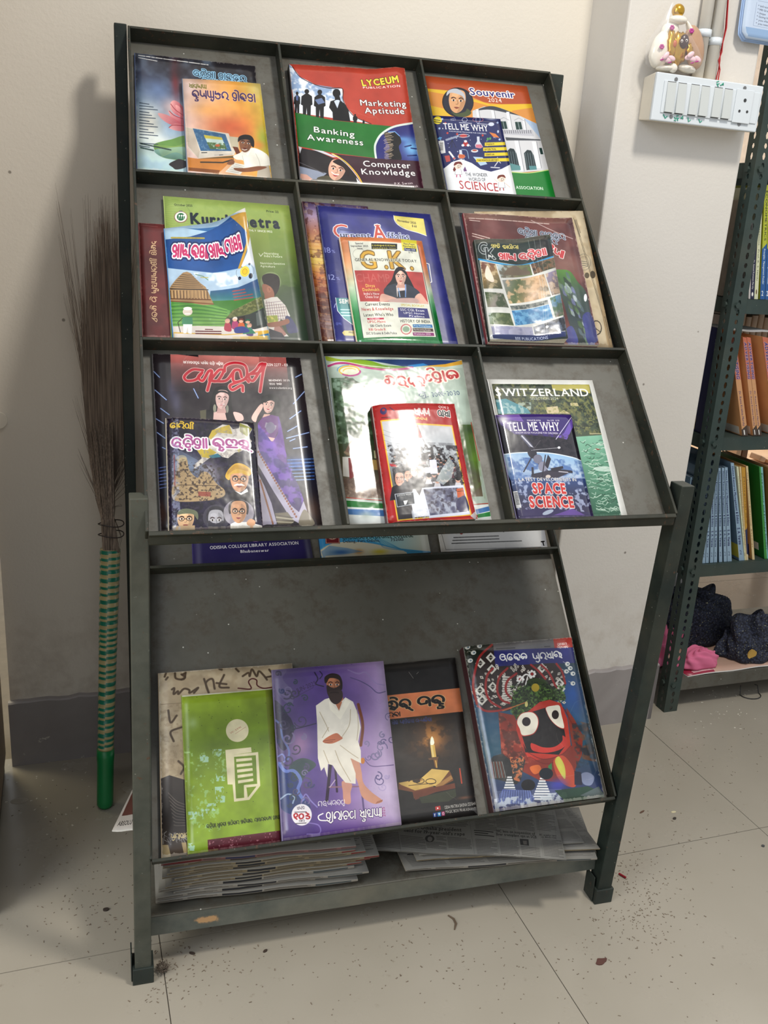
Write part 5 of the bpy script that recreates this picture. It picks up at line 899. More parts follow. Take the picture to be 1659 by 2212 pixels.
# ---- pocket 7
def art_kad(c):
    c.full((44, 36, 42)); c.a[:] = c.grad([(44, 36, 40), (50, 40, 46), (30, 30, 52), (44, 34, 36)], (800, 110), (900, 1640))
    for x0, x1, a, b in ((275, 520, (214, 120, 112), (60, 44, 48)), (520, 1050, (226, 140, 130), (50, 38, 42)), (1050, 1285, (206, 110, 104), (54, 40, 42))): c.G([(x0, 95), (x1, 125), (x1 + 30, 420), (x0 + 10, 420)], [a, (120, 70, 68), b], (x0, 100), (x0 + 10, 390))
    c.B(330, 530, 50, 130, (110, 110, 140), .6); c.B(280, 420, 40, 120, (90, 90, 120), .5)
    for p in (((1350, 530), (1445, 425)), ((1320, 660), (1415, 592)), ((1300, 770), (1390, 720)), ((1320, 855), (1365, 835)), ((1290, 830), (1485, 780)), ((1350, 920), (1470, 905)), ((140, 410), (240, 495)), ((190, 570), (265, 625)), ((150, 660), (215, 700)), ((160, 780), (230, 830)), ((205, 910), (260, 935)), ((130, 250), (180, 300)), ((480, 400), (520, 480)), ((1370, 300), (1420, 275))): c.S(p, 14, (60, 90, 190), .6); c.S(p, 6, (190, 214, 240), .9)
    for k in range(7): y = 1010 + k * 30; c.S([(1300, y + 10), (1530, y)], 10, (60, 120, 214), .7); c.S([(1330, y + 8), (1500, y + 2)], 4, (206, 226, 240), .8); c.S([(175, y + 80), (260, y + 66)], 8, (60, 90, 190), .7); c.S([(185, y + 78), (250, y + 68)], 3, (190, 206, 240), .8)
    c.B(1380, 1050, 120, 70, (70, 130, 230), .6); c.B(1490, 1450, 90, 130, (120, 84, 60), .7); c.B(220, 1480, 60, 120, (100, 60, 44), .7)
    # woman 1
    c.P([(655, 420), (690, 385), (760, 380), (800, 420), (812, 520), (830, 690), (790, 690), (640, 690), (620, 560)], (22, 18, 20), sm=1); c.P([(540, 590), (640, 580), (700, 620), (790, 600), (860, 640), (900, 690), (530, 690)], (24, 20, 24)); c.P([(535, 590), (590, 580), (588, 690), (540, 690)], (96, 92, 70)); c.P([(655, 600), (750, 590), (770, 670), (650, 675)], (226, 190, 180))
    c.P([(690, 550), (755, 550), (765, 610), (680, 610)], (206, 164, 156)); c.face(728, 492, 118, 150, (230, 190, 182), None, lips=(190, 40, 50), tilt=6); c.P([(648, 480), (665, 430), (740, 415), (800, 450), (800, 520), (780, 450), (720, 430), (680, 450)], (22, 18, 20), sm=1); c.E(664, 570, 14, 36, (150, 150, 130)); c.E(774, 575, 12, 34, (140, 140, 124)); c.S([(700, 530), (726, 540), (750, 532)], 6, (236, 230, 226))
    c.P([(830, 600), (900, 620), (915, 670), (860, 680), (835, 640)], (230, 190, 180), sm=1)
    # woman 2
    c.P([(1070, 480), (1100, 455), (1180, 450), (1240, 500), (1235, 600), (1180, 620), (1100, 600), (1075, 540)], (24, 18, 20), sm=1); c.face(1135, 540, 100, 130, (230, 184, 170), None, lips=(190, 40, 50), tilt=8); c.P([(1085, 520), (1100, 475), (1170, 475), (1210, 540), (1160, 500)], (24, 18, 20), sm=1); c.S([(1112, 580), (1135, 588), (1155, 580)], 5, (236, 230, 226)); c.P([(985, 650), (1040, 560), (1075, 530), (1085, 560), (1040, 640), (1020, 690)], (232, 190, 176), sm=1)
    c.P([(1095, 620), (1150, 620), (1120, 665), (1060, 690)], (226, 180, 160)); c.P([(1040, 700), (1080, 650), (1160, 625), (1215, 640), (1230, 740), (1190, 830), (1200, 860), (1130, 850), (1060, 800)], (110, 50, 130)); c.P([(1120, 815), (1190, 830), (1185, 860), (1125, 850)], (226, 180, 170)); c.P([(1110, 690), (1205, 720), (1190, 760), (1100, 735)], (150, 140, 160)); c.E(1150, 738, 40, 50, (120, 110, 140))
    c.G([(1040, 700), (1100, 780), (1160, 860), (1215, 880), (1265, 920), (1300, 1060), (1400, 1250), (1440, 1370), (1400, 1500), (1330, 1440), (1230, 1260), (1110, 1090), (1045, 930)], [(84, 50, 160), (66, 40, 130), (60, 30, 110)], (1050, 740), (1400, 1480)); c.P([(1215, 640), (1240, 700), (1270, 860), (1290, 1040), (1220, 1000), (1170, 880), (1215, 780)], (104, 50, 150), sm=1)
    c.N([(1040, 700), (1265, 900), (1440, 1370), (1400, 1500), (1230, 1260), (1045, 930)], (140, 90, 200), 26, 4, .7, .55); c.G([(1100, 1100), (1230, 1260), (1330, 1440), (1300, 1500), (1190, 1490), (1060, 1130)], [(48, 30, 80), (40, 26, 60)], (1100, 1100), (1250, 1480))
    c.P([(1025, 720), (1040, 900), (1060, 960), (1200, 1200), (1330, 1420), (1400, 1480), (1440, 1380), (1470, 1470), (1400, 1580), (1330, 1540), (1180, 1300), (1040, 1060)], (176, 170, 190)); c.P([(1045, 1140), (1100, 1250), (1160, 1400), (1210, 1590), (1120, 1590), (1080, 1600), (1060, 1300)], (170, 164, 184))
    for k in range(26): t = k / 25; c.E(1045 + t * 330, 950 + t * 570, 9, 11, (150, 90, 70)); c.E(1062 + t * 110, 1200 + t * 380, 8, 10, (150, 100, 70))
    c.P([(1190, 1490), (1300, 1480), (1360, 1560), (1330, 1590), (1215, 1590)], (120, 110, 90)); c.P([(1440, 1460), (1490, 1500), (1535, 1590), (1400, 1590)], (130, 120, 100), sm=1)
    for k in range(5): c.S([(1200, 1505 + k * 20), (1350, 1530 + k * 14)], 5, (206, 200, 176) if k % 2 else (60, 50, 44))
    c.T('sa|ra|ba|ja|na|aa|da|r|ta| |ma|aa|sa|I|ka| |o|dda|I|aa| |pa|ta|r|I|ka|aa', (388, 180), (740, 194), 22, WH, 'o10'); c.T('ISSN 2277 - 1131', (1120, 203), (1306, 206), 22, WH, 'b'); c.T('sa|E|pa|tta|ma|ba|ra| |2|0|2|5', (1135, 335), (1320, 335), 17, WH, 'o10'); c.T('1|0|0| |tta|ka|aa', (1142, 366), (1250, 366), 17, WH, 'o10'); c.T('www.kadambini.org', (1142, 400), (1340, 402), 17, WH, 'b')
    st = [[(560, 240), (470, 235), (400, 290), (420, 330), (500, 320), (555, 260), (520, 300), (560, 330), (610, 250), (640, 260), (600, 415)], [(640, 250), (620, 330), (700, 240), (740, 250), (690, 330), (640, 330), (760, 330), (830, 250)], [(750, 250), (760, 200), (840, 175), (930, 200), (945, 290), (900, 330), (830, 335), (830, 250), (880, 240), (900, 300)], [(900, 330), (800, 370), (820, 410), (900, 370), (910, 420)], [(960, 340), (940, 300), (1020, 240), (1060, 190), (1090, 190), (1050, 260), (960, 280), (1000, 330), (1090, 190)], [(1105, 185), (1085, 260), (1060, 425)]]
    for w_, cc in ((34, (226, 190, 180)), (24, (200, 40, 56))):
        for s_ in st: c.S(s_, w_, cc, 1, 1)
    c.wear(13, .004, .5, (200, 196, 190), 6)
book('magazine', 'black glossy magazine with two women, one in a purple sari, under a red title', 'A', [(120, 97), (1410, 133), (1605, 1595), (195, 1640)], art_kad, 'L3', 0.0006, 0.0045, spine=(40, 36, 40), rough=.26, coat=.2, res=1.8)
def art_quiz(c):
    c.full((46, 36, 66)); c.N([(240, 655), (1005, 700), (1085, 1600), (265, 1635)], (30, 26, 36), 16, 4, .7, .5, .3); c.N([(240, 655), (1005, 700), (1085, 1600), (265, 1635)], (90, 76, 90), 10, 5, .4, .68, .1)
    c.P([(300, 960), (370, 940), (640, 1090), (750, 1300), (300, 1370)], (96, 100, 120), .8); c.B(430, 1060, 130, 110, (130, 150, 176), .8); c.B(640, 1130, 90, 110, (170, 164, 170), .7)
    mp = [(660, 770), (740, 720), (800, 725), (830, 760), (880, 750), (890, 705), (950, 715), (990, 760), (960, 820), (990, 860), (960, 900), (900, 950), (850, 960), (790, 1010), (740, 1000), (700, 970), (640, 1000), (560, 1060), (490, 1105), (500, 1060), (560, 1010), (540, 960), (510, 930), (560, 900), (640, 900), (620, 830)]
    c.P(mp, (206, 200, 190)); c.P([(650, 770), (800, 722), (825, 800), (700, 790), (640, 850), (620, 830)], (206, 180, 60)); c.P([(885, 705), (990, 750), (950, 820), (890, 780)], (150, 150, 60)); c.P([(510, 930), (620, 920), (690, 960), (620, 1010), (560, 1000)], (200, 176, 60)); c.P([(620, 990), (700, 970), (730, 1000), (650, 1010)], (60, 130, 150)); c.P([(840, 900), (900, 860), (960, 880), (880, 960)], (190, 180, 80)); c.N(mp, (150, 140, 140), 14, 9, .6, .6)
    # temple
    c.P([(330, 1110), (350, 1020), (400, 1000), (430, 1020), (450, 1110), (520, 1180), (560, 1130), (620, 1140), (690, 1230), (760, 1290), (740, 1350), (560, 1385), (300, 1360)], (176, 150, 110), sm=1); c.N([(330, 1000), (760, 1100), (760, 1390), (300, 1370)], (60, 46, 40), 9, 7, .75, .6, .12); c.S([(350, 1240), (700, 1250)], 6, (90, 70, 50)); c.P([(530, 1300), (640, 1305), (640, 1345), (530, 1340)], (150, 60, 50), .7); c.S([(572, 1115), (572, 1150)], 6, (60, 60, 66)); c.E(378, 1010, 50, 30, (206, 190, 150), 0, .6)
    # turban man
    c.P([(830, 1300), (880, 1300), (900, 1310), (960, 1280), (1020, 1330), (980, 1400), (850, 1390), (800, 1340)], (50, 44, 46), sm=1); c.P([(840, 1290), (900, 1312), (950, 1270), (960, 1300), (900, 1330)], (236, 232, 226)); c.face(885, 1195, 160, 195, (216, 156, 110), None, mous=(236, 230, 224), specs=1); c.P([(765, 1170), (790, 1110), (850, 1055), (920, 1060), (985, 1110), (970, 1160), (900, 1140), (820, 1150), (800, 1200)], (226, 180, 50), sm=1)
    for k in range(5): c.S([(785, 1150 - k * 6), (860, 1100 - k * 8), (960, 1120 - k * 4)], 5, (190, 140, 30), .7, 1)
    # three heads below
    c.face(415, 1545, 160, 170, (222, 180, 136), None, specs=1); c.P([(345, 1500), (360, 1460), (440, 1450), (520, 1480), (525, 1550), (480, 1500), (400, 1495)], (110, 116, 90), sm=1); c.P([(300, 1600), (500, 1600), (500, 1640), (300, 1640)], (200, 170, 130))
    c.E(690, 1530, 120, 115, (84, 80, 92), 0, .8); c.face(685, 1560, 140, 180, (176, 174, 180), (60, 56, 64), 1.0, beard=(70, 66, 76), lips=(90, 84, 90))
    c.E(880, 1490, 130, 120, (206, 200, 206), 0, .7); c.P([(810, 1590), (850, 1570), (960, 1570), (1080, 1600), (1085, 1615), (810, 1620)], (240, 238, 232)); c.face(880, 1480, 140, 180, (214, 160, 118), (60, 50, 50), .85, specs=1); c.P([(950, 1570), (980, 1540), (1020, 1560), (1010, 1600), (960, 1600)], (222, 170, 130), sm=1)
    c.T('ta|aa|ra|I|nna|ii', (275, 742), (495, 758), 46, (226, 190, 50), 'o11', (70, 50, 20), 2)
    c.T('o|dda|I|sha|aa', (290, 908), (620, 922), 82, (176, 90, 150), 'o11', WH, 5); c.T('ka|U|i|ja|h', (660, 920), (985, 928), 82, (176, 90, 150), 'o11', WH, 5)
    c.N([(290, 660), (350, 660), (370, 1640), (290, 1640)], (170, 180, 206), 10, 8, .55, .5, .2); c.S([(312, 980), (318, 1240)], 14, (150, 50, 50), .5); c.wear(14, .012, .7, (190, 180, 160), 26)
book('quiz_book', 'battered dark book with a map, temple and a man in a yellow turban', 'A', [(240, 650), (1005, 700), (1085, 1600), (265, 1635)], art_quiz, 'L3', 0.0060, 0.014, pages=M_PAGED, spine=(150, 140, 120), rough=.22, coat=.5, bump=.25, cat='book', bulge=lambda u, v: .0018 * math.sin(math.pi * u) - .0035 * max(0, .1 - u) * 10)
# ---- pocket 8
def art_lok(c):
    c.full((176, 190, 176)); c.P([(50, 85), (1305, 125), (1310, 200), (1000, 190), (700, 220), (400, 200), (75, 190)], (190, 204, 190))
    c.G([(50, 85), (200, 120), (420, 125), (600, 180), (760, 190), (860, 210), (600, 215), (380, 195), (220, 140), (80, 135)], [(170, 190, 60), (110, 160, 40)], (80, 100), (700, 200), 1, 1)
    c.P([(300, 122), (1290, 128), (1140, 175), (900, 190), (760, 190), (600, 160), (420, 128)], (56, 80, 130)); c.P([(800, 180), (950, 160), (1000, 180), (860, 195)], (60, 140, 200)); c.P([(930, 188), (1150, 165), (1305, 128), (1310, 165), (1150, 192)], (222, 170, 60))
    c.S([(80, 185), (150, 160), (260, 160), (420, 200), (600, 222), (760, 215), (850, 200)], 22, (190, 70, 130), 1, 1); c.S([(90, 165), (200, 140), (420, 180), (640, 205)], 5, WH, 1, 1)
    c.E(270, 230, 100, 52, (214, 216, 190)); c.S(arc(270, 230, 92, 44, 100, 360), 14, (220, 180, 60)); c.S(arc(280, 240, 90, 40, -10, 140), 16, (190, 80, 140)); c.S(arc(275, 235, 60, 26, 180, 330), 10, (230, 190, 80)); c.S(arc(265, 225, 105, 50, 170, 270), 7, (90, 150, 190))
    c.G([(100, 300), (300, 300), (480, 470), (560, 560), (1250, 720), (1400, 720), (1500, 1380), (230, 1400)], [(120, 140, 120), (60, 90, 50), (66, 90, 50), (96, 90, 70), (150, 130, 110)], (500, 300), (500, 1400))
    c.P([(500, 400), (1340, 400), (1350, 700), (900, 720), (560, 540)], (180, 196, 182)); c.N([(110, 300), (480, 400), (640, 560), (600, 900), (160, 900)], (170, 196, 176), 26, 5, .6, .5, .2); c.N([(110, 300), (480, 420), (640, 600), (600, 900), (160, 900)], (46, 70, 36), 20, 6, .7, .55, .2); c.N([(1260, 720), (1400, 720), (1520, 1400), (1350, 1400)], (110, 140, 60), 50, 8, .6); c.B(1420, 1050, 50, 90, (110, 150, 50), .8); c.B(1380, 760, 60, 50, (70, 90, 60), .8)
    c.S([(240, 300), (370, 360), (470, 440)], 26, (90, 100, 80), .8); c.P([(230, 980), (270, 900), (300, 860), (310, 880), (270, 960), (300, 1010), (250, 1010)], (130, 100, 80)); c.S([(235, 980), (420, 1060), (520, 1090)], 24, (150, 130, 100)); c.P([(210, 1020), (330, 1020), (410, 1160), (420, 1210), (340, 1215), (215, 1200)], (206, 202, 192)); c.P([(265, 1030), (320, 1030), (325, 1200), (275, 1230)], (150, 60, 60)); c.P([(500, 960), (560, 965), (560, 1040), (505, 1030)], (206, 196, 150)); c.P([(410, 1060), (540, 1050), (570, 1130), (430, 1130)], (196, 160, 90), sm=1); c.G([(215, 1220), (600, 1230), (610, 1400), (235, 1390)], [(130, 106, 90), (170, 150, 130)], (400, 1220), (410, 1400)); c.N([(215, 1220), (600, 1230), (610, 1400), (235, 1390)], (110, 90, 80), 10, 12, .5)
    c.S([(238, 1395), (620, 1420), (1000, 1480), (1545, 1445)], 8, (190, 60, 50)); c.P([(240, 1412), (620, 1440), (1000, 1500), (1545, 1452), (1575, 1590), (265, 1625)], (226, 230, 226)); c.P([(243, 1420), (630, 1445), (640, 1490), (247, 1478)], (60, 140, 70)); c.P([(247, 1496), (640, 1505), (640, 1560), (255, 1545)], (80, 130, 190)); c.P([(1430, 1500), (1555, 1470), (1560, 1512), (1440, 1540)], (80, 130, 190)); c.P([(1440, 1545), (1562, 1520), (1568, 1560), (1450, 1575)], (60, 150, 80)); c.B(430, 1550, 90, 40, (190, 200, 190), .8); c.T('r|1', (1418, 1580), (1455, 1582), 36, (200, 60, 50), 'o10')
    c.T('la|o|E|ka', (598, 372), (985, 372), 92, (196, 50, 50), 'o10', (232, 220, 200), 4); c.T('ai|sha|lla', (985, 340), (1300, 305), 92, (196, 50, 50), 'o10', (232, 220, 200), 4); c.T('ba|I|r|.', (915, 475), (1010, 470), 36, (60, 80, 120), 'o7'); c.T('2|0|1|9|-|2|0|2|0', (1028, 470), (1295, 445), 42, (60, 80, 120), 'o7')
    c.S([(1395, 700), (1470, 1050)], 9, (190, 80, 60), .8); c.wear(15, .004, .5)
book('magazine', 'large glossy pale green annual with swirling ribbons and red title', 'B', [(50, 85), (1305, 125), (1575, 1590), (265, 1625)], art_lok, 'L3', 0.0006, 0.006, spine=(30, 70, 96), rough=.2, coat=.22, spec=.35, bump=.35, res=1.8, bulge=lambda u, v: .002 + .002 * math.sin(3 * u + 4 * v) - .004 * max(0, .3 - v) * (1 - u) + .002 * math.sin(9 * v) * (1 - u))
def art_red(c):
    c.full((190, 40, 40)); c.P([(558, 672), (780, 660), (830, 705), (1220, 715), (1395, 1550), (712, 1600)], (236, 190, 60)); c.G([(570, 684), (775, 674), (826, 720), (1210, 728), (1380, 1540), (722, 1588)], [(196, 194, 196), (190, 196, 200), (110, 110, 112), (70, 66, 70)], (850, 690), (1000, 1500))
    for y in (760, 800, 850, 930): c.S([(580, y), (700, y + 40), (900, y + 30)], 3, (120, 120, 126), .7, 1)
    c.N([(620, 900), (1260, 900), (1330, 1250), (690, 1260)], (44, 40, 46), 12, 3, .95, .5, .2); c.N([(620, 880), (1240, 880), (1260, 1000), (640, 1000)], (110, 110, 116), 22, 5, .5)
    r = random.Random(8)
    for k in range(70):
        t = r.random() ** .7; y = 970 + t * 260; x = 650 + (y - 970) * .25 + r.random() * 570; s_ = 8 + t * 16; sk = r.choice([(206, 160, 140), (190, 140, 120), (170, 120, 100)]); c.P([(x - s_ * 1.5, y + s_ * 3), (x - s_, y + s_), (x + s_, y + s_), (x + s_ * 1.5, y + s_ * 3)], r.choice([(34, 32, 40), (60, 56, 66), (200, 196, 200), (96, 60, 70), (50, 50, 80)])); c.E(x, y, s_, s_ * 1.2, sk); c.E(x, y - s_ * .5, s_ * 1.05, s_ * .8, K0)
    c.P([(890, 720), (935, 830), (915, 850), (880, 855), (862, 820), (895, 800), (850, 800)], (196, 60, 60)); c.S([(892, 722), (940, 850), (990, 950)], 4, (90, 80, 80)); c.P([(895, 840), (940, 840), (935, 870), (880, 870)], (214, 206, 206))
    c.P([(925, 990), (950, 980), (1000, 965), (1005, 985), (965, 1000), (970, 1060), (935, 1060)], (50, 44, 50)); c.P([(1000, 1040), (1065, 1038), (1080, 1165), (1010, 1170)], (206, 206, 220)); c.P([(960, 1110), (1005, 1108), (1010, 1160), (965, 1165)], (206, 206, 220)); c.P([(640, 1070), (700, 1080), (700, 1100), (650, 1095)], (200, 50, 60)); c.P([(1110, 1130), (1190, 1010), (1240, 1080), (1210, 1200), (1130, 1270), (1060, 1230)], (180, 190, 190), .8)
    for x, y, w_, h_, cl in ((728, 1215, 80, 110, (50, 44, 50)), (808, 1190, 70, 90, (50, 46, 56)), (860, 1150, 64, 80, (60, 54, 60))):
        c.P([(x - w_, y + 190), (x - w_ * .8, y + 70), (x, y + 40), (x + w_ * .8, y + 70), (x + w_, y + 190)], cl); c.face(x, y, w_, h_, (206, 150, 124), K0, 1.0)
    c.E(905, 1275, 60, 50, (30, 26, 30)); c.P([(850, 1310), (930, 1310), (990, 1380), (1000, 1560), (860, 1570), (830, 1400)], (222, 222, 226)); c.P([(870, 1310), (910, 1370), (930, 1310)], (60, 50, 54))
    c.P([(690, 1350), (855, 1335), (868, 1445), (712, 1470)], (54, 60, 70)); c.S([(690, 1352), (855, 1337), (868, 1445), (712, 1470), (690, 1352)], 5, (206, 210, 216)); c.T('JUSTICE NOW', (710, 1372), (840, 1360), 14, WH, 'b'); c.P([(765, 1415), (805, 1410), (790, 1450), (775, 1452)], WH); c.N([(830, 1470), (1000, 1470), (1010, 1580), (850, 1590)], (190, 196, 206), 16, 5, .8)
    c.P([(930, 1300), (1325, 1262), (1380, 1540), (1000, 1580)], (206, 210, 224)); c.P([(945, 1312), (1318, 1285), (1368, 1510), (1008, 1555)], (96, 96, 120)); c.N([(945, 1312), (1318, 1285), (1368, 1510), (1008, 1555)], (170, 176, 190), 22, 11, .9, .5, .3); c.N([(945, 1312), (1318, 1285), (1368, 1510), (1008, 1555)], (60, 50, 66), 14, 12, .8, .6, .2); c.P([(1255, 1300), (1320, 1290), (1330, 1365), (1265, 1385)], (200, 100, 60)); c.S([(1265, 1325), (1320, 1318)], 5, (90, 60, 40)); c.P([(1290, 1380), (1340, 1370), (1370, 1500), (1280, 1510), (1250, 1430)], (60, 56, 96), sm=1)
    c.E(585, 590, 30, 32, (70, 50, 110)); c.E(585, 580, 14, 12, (190, 40, 40)); c.S([(640, 560), (680, 590)], 8, (90, 50, 90)); c.T('sa|pa|pa', (870, 632), (1010, 632), 60, (200, 190, 186), 'o9', WH, 2); c.T('nna|sa', (1085, 636), (1205, 640), 56, K0, 'o10', WH, 4); c.T('ca|la|ka|ma|aa', (855, 672), (985, 678), 24, (226, 206, 90), 'o9'); c.T('ca|U|na|9|2', (1090, 562), (1190, 568), 22, WH, 'o8'); c.bars((570, 650), (640, 648), (0, 10), 1, 10, (120, 30, 40), 5)
    c.P([(1380, 1555), (1440, 1500), (1430, 1600)], (206, 196, 196)); c.P([(1100, 1590), (1400, 1570), (1400, 1600), (1100, 1610)], (220, 80, 60)); c.wear(16, .012, .6, (226, 190, 180), 10)
def b_red(u, v): return .0035 * math.sin(math.pi * min(1, u * 1.1)) + .0035 * math.exp(-((u - 1) / .15) ** 2 - ((v - 1) / .12) ** 2) - .004 * max(0, .08 - u) * 12
book('book', 'thick red paperback with a crowd photo in a yellow frame', 'B', [(490, 530), (1240, 520), (1440, 1590), (640, 1612)], art_red, 'L3', 0.0110, 0.015, pages=M_PAGED, spine=(70, 30, 30), rough=.24, coat=.15, spec=.3, bump=.2, cat='book', bulge=b_red)
# ---- pocket 9
def art_swi(c):
    c.full((232, 232, 226)); c.P([(118, 293), (895, 298), (1148, 1335), (330, 1335)], (74, 90, 66)); c.N([(118, 293), (895, 298), (1000, 700), (170, 560)], (120, 120, 70), 16, 3, .9, .5, .2); c.N([(118, 293), (895, 298), (1000, 700), (170, 560)], (36, 50, 34), 10, 4, .8, .56, .15); c.P([(590, 298), (895, 298), (905, 370), (760, 330), (680, 350), (600, 340)], (190, 180, 90)); c.P([(150, 420), (230, 410), (400, 490), (430, 530), (170, 532)], (80, 150, 160)); c.N([(150, 420), (430, 440), (430, 532), (170, 532)], (190, 206, 200), 14, 6, .7, .58)
    c.P([(540, 480), (640, 470), (655, 520), (690, 500), (740, 530), (560, 530)], (206, 190, 150)); c.P([(740, 445), (800, 445), (810, 470), (745, 468)], (200, 186, 140)); c.N([(440, 400), (940, 400), (990, 700), (800, 700), (440, 520)], (150, 150, 80), 12, 9, .7, .6, .12)
    c.G([(780, 715), (1000, 700), (1148, 1335), (900, 1335)], [(130, 190, 160), (90, 150, 120), (56, 110, 84)], (850, 720), (1050, 1330))
    r = random.Random(3)
    for k in range(150):
        y = 740 + r.random() * 590; x = 800 + (y - 715) * .2 + r.random() * 220; c.S([(x, y), (x + r.uniform(10, 34), y + r.uniform(-14, 14)), (x + r.uniform(30, 60), y + r.uniform(-16, 16))], r.uniform(3, 6), (206, 222, 206) if k % 3 else (34, 84, 60), .8, 1)
    c.P([(930, 960), (1040, 950), (1060, 990), (960, 985)], (206, 222, 210), .8, 1); c.P([(940, 805), (990, 815), (960, 822)], (150, 70, 50)); c.P([(1148, 1335), (1197, 1330), (920, 263), (895, 298)], (232, 232, 226)); c.P([(88, 255), (118, 293), (330, 1335), (290, 1355)], (232, 232, 226)); c.S([(900, 690), (990, 690)], 7, (190, 180, 140))
    c.T('SWITZERLAND', (155, 388), (905, 390), 56, WH, 'R'); c.T('SELECTION 2024', (425, 418), (650, 420), 20, (214, 214, 200), 'r'); c.wear(17, .003, .4, grime=.05)
book('magazine', 'white bordered travel magazine with a green river and wooded valley', 'C', [(88, 255), (920, 263), (1197, 1330), (322, 1345)], art_swi, 'L3', 0.0006, 0.003, spine=(226, 226, 222), rough=.25, coat=.3)
def art_space(c):
    c.full((34, 30, 44)); c.P([(150, 540), (750, 538), (760, 620), (715, 740), (560, 720), (300, 700), (190, 620)], (72, 50, 130)); c.P([(150, 540), (330, 540), (370, 600), (240, 580)], (150, 110, 200), .7); c.P([(690, 690), (760, 560), (765, 640), (715, 742), (640, 725)], (120, 90, 190)); c.S([(752, 560), (625, 742)], 5, (226, 220, 240)); c.N([(300, 700), (770, 700), (820, 890), (260, 850)], (70, 62, 70), 12, 4, .6)
    c.G([(205, 855), (330, 845), (560, 850), (760, 880), (830, 905), (890, 1110), (300, 1130), (240, 1000)], [(150, 190, 226), (190, 206, 224), (80, 120, 180)], (500, 850), (520, 1120)); c.S([(205, 860), (330, 848), (560, 852), (760, 884), (830, 908)], 8, (226, 236, 244), 1, 1); c.N([(240, 880), (840, 910), (890, 1130), (280, 1130)], (60, 100, 170), 26, 5, .7, .52, .2)
    c.G([(270, 1060), (880, 1050), (925, 1320), (320, 1330)], [(60, 90, 150), (56, 60, 96), (60, 50, 90)], (500, 1060), (560, 1320)); c.N([(270, 1040), (880, 1030), (925, 1320), (320, 1330)], (190, 200, 226), 16, 7, .75, .6, .12)
    c.P([(318, 1300), (560, 1290), (925, 1320), (930, 1345), (320, 1362)], (60, 46, 100)); c.P([(600, 1345), (760, 1290), (860, 1340)], (110, 76, 160)); c.E(560, 1320, 46, 16, (170, 180, 200), -20)
    dk = (56, 52, 66)
    c.S([(360, 720), (420, 790), (460, 870), (510, 960), (560, 1010)], 34, (96, 96, 120)); c.S([(355, 715), (440, 810)], 12, (206, 206, 216)); c.E(435, 850, 34, 50, dk, -25); c.E(480, 900, 36, 36, (130, 130, 150)); c.E(520, 960, 36, 40, (150, 150, 170)); c.S([(435, 880), (370, 1000)], 9, dk); c.S([(430, 830), (645, 810)], 3, (206, 206, 210)); c.E(650, 808, 12, 10, (226, 226, 230)); c.S([(440, 830), (500, 750)], 5, (90, 84, 90))
    c.P([(560, 865), (585, 900), (560, 980), (535, 950)], dk); c.P([(430, 965), (446, 965), (450, 1030), (434, 1030)], dk); c.P([(580, 975), (680, 955), (685, 975), (590, 1000)], dk); c.S([(440, 1030), (640, 990), (750, 1000)], 22, dk); c.P([(520, 1000), (620, 1000), (730, 1010), (640, 1050), (500, 1060), (420, 1040)], (70, 64, 80)); c.S([(540, 870), (515, 1040)], 8, dk); c.S([(650, 1000), (720, 1005)], 9, (190, 186, 196)); c.E(562, 1040, 20, 14, (214, 200, 190))
    c.B(210, 580, 50, 40, (240, 240, 230), .9)  # lamp glare painted into the print at the upper left
    c.T('MANORAMA', (396, 596), (506, 597), 13, WH, 'b'); c.T('No-230   $ 50', (556, 596), (656, 594), 12, WH, 'b'); c.T('TELL ME WHY', (250, 672), (668, 672), 66, WH, 'R'); c.T('KNOWLEDGE MAGAZINE FOR CHILDREN', (308, 694), (644, 700), 14, WH, 'b')
    c.T('LATEST DEVELOPMENTS IN', (335, 1074), (795, 1074), 24, WH, 'b', (40, 44, 80), 2); c.T('SPACE', (448, 1170), (720, 1172), 74, (214, 56, 50), 'x', WH, 3); c.T('SCIENCE', (425, 1278), (785, 1280), 78, (214, 56, 50), 'x', WH, 3)
    c.P([(288, 1152), (322, 1150), (355, 1280), (315, 1285)], (214, 214, 216)); [c.S([(300 + k * 1.6, 1165 + k * 9), (324 + k * 1.6, 1163 + k * 9)], 4, K0) for k in range(11)]; c.wear(18, .004, .4, grime=.05)
book('magazine', 'children\'s magazine with a space station above the Earth and red space title', 'C', [(150, 540), (750, 538), (930, 1345), (318, 1358)], art_space, 'L3', 0.0040, 0.003, spine=(90, 80, 130), rough=.12, coat=.9, bump=.1, bulge=lambda u, v: .0025 * math.sin(math.pi * u), res=2.2)
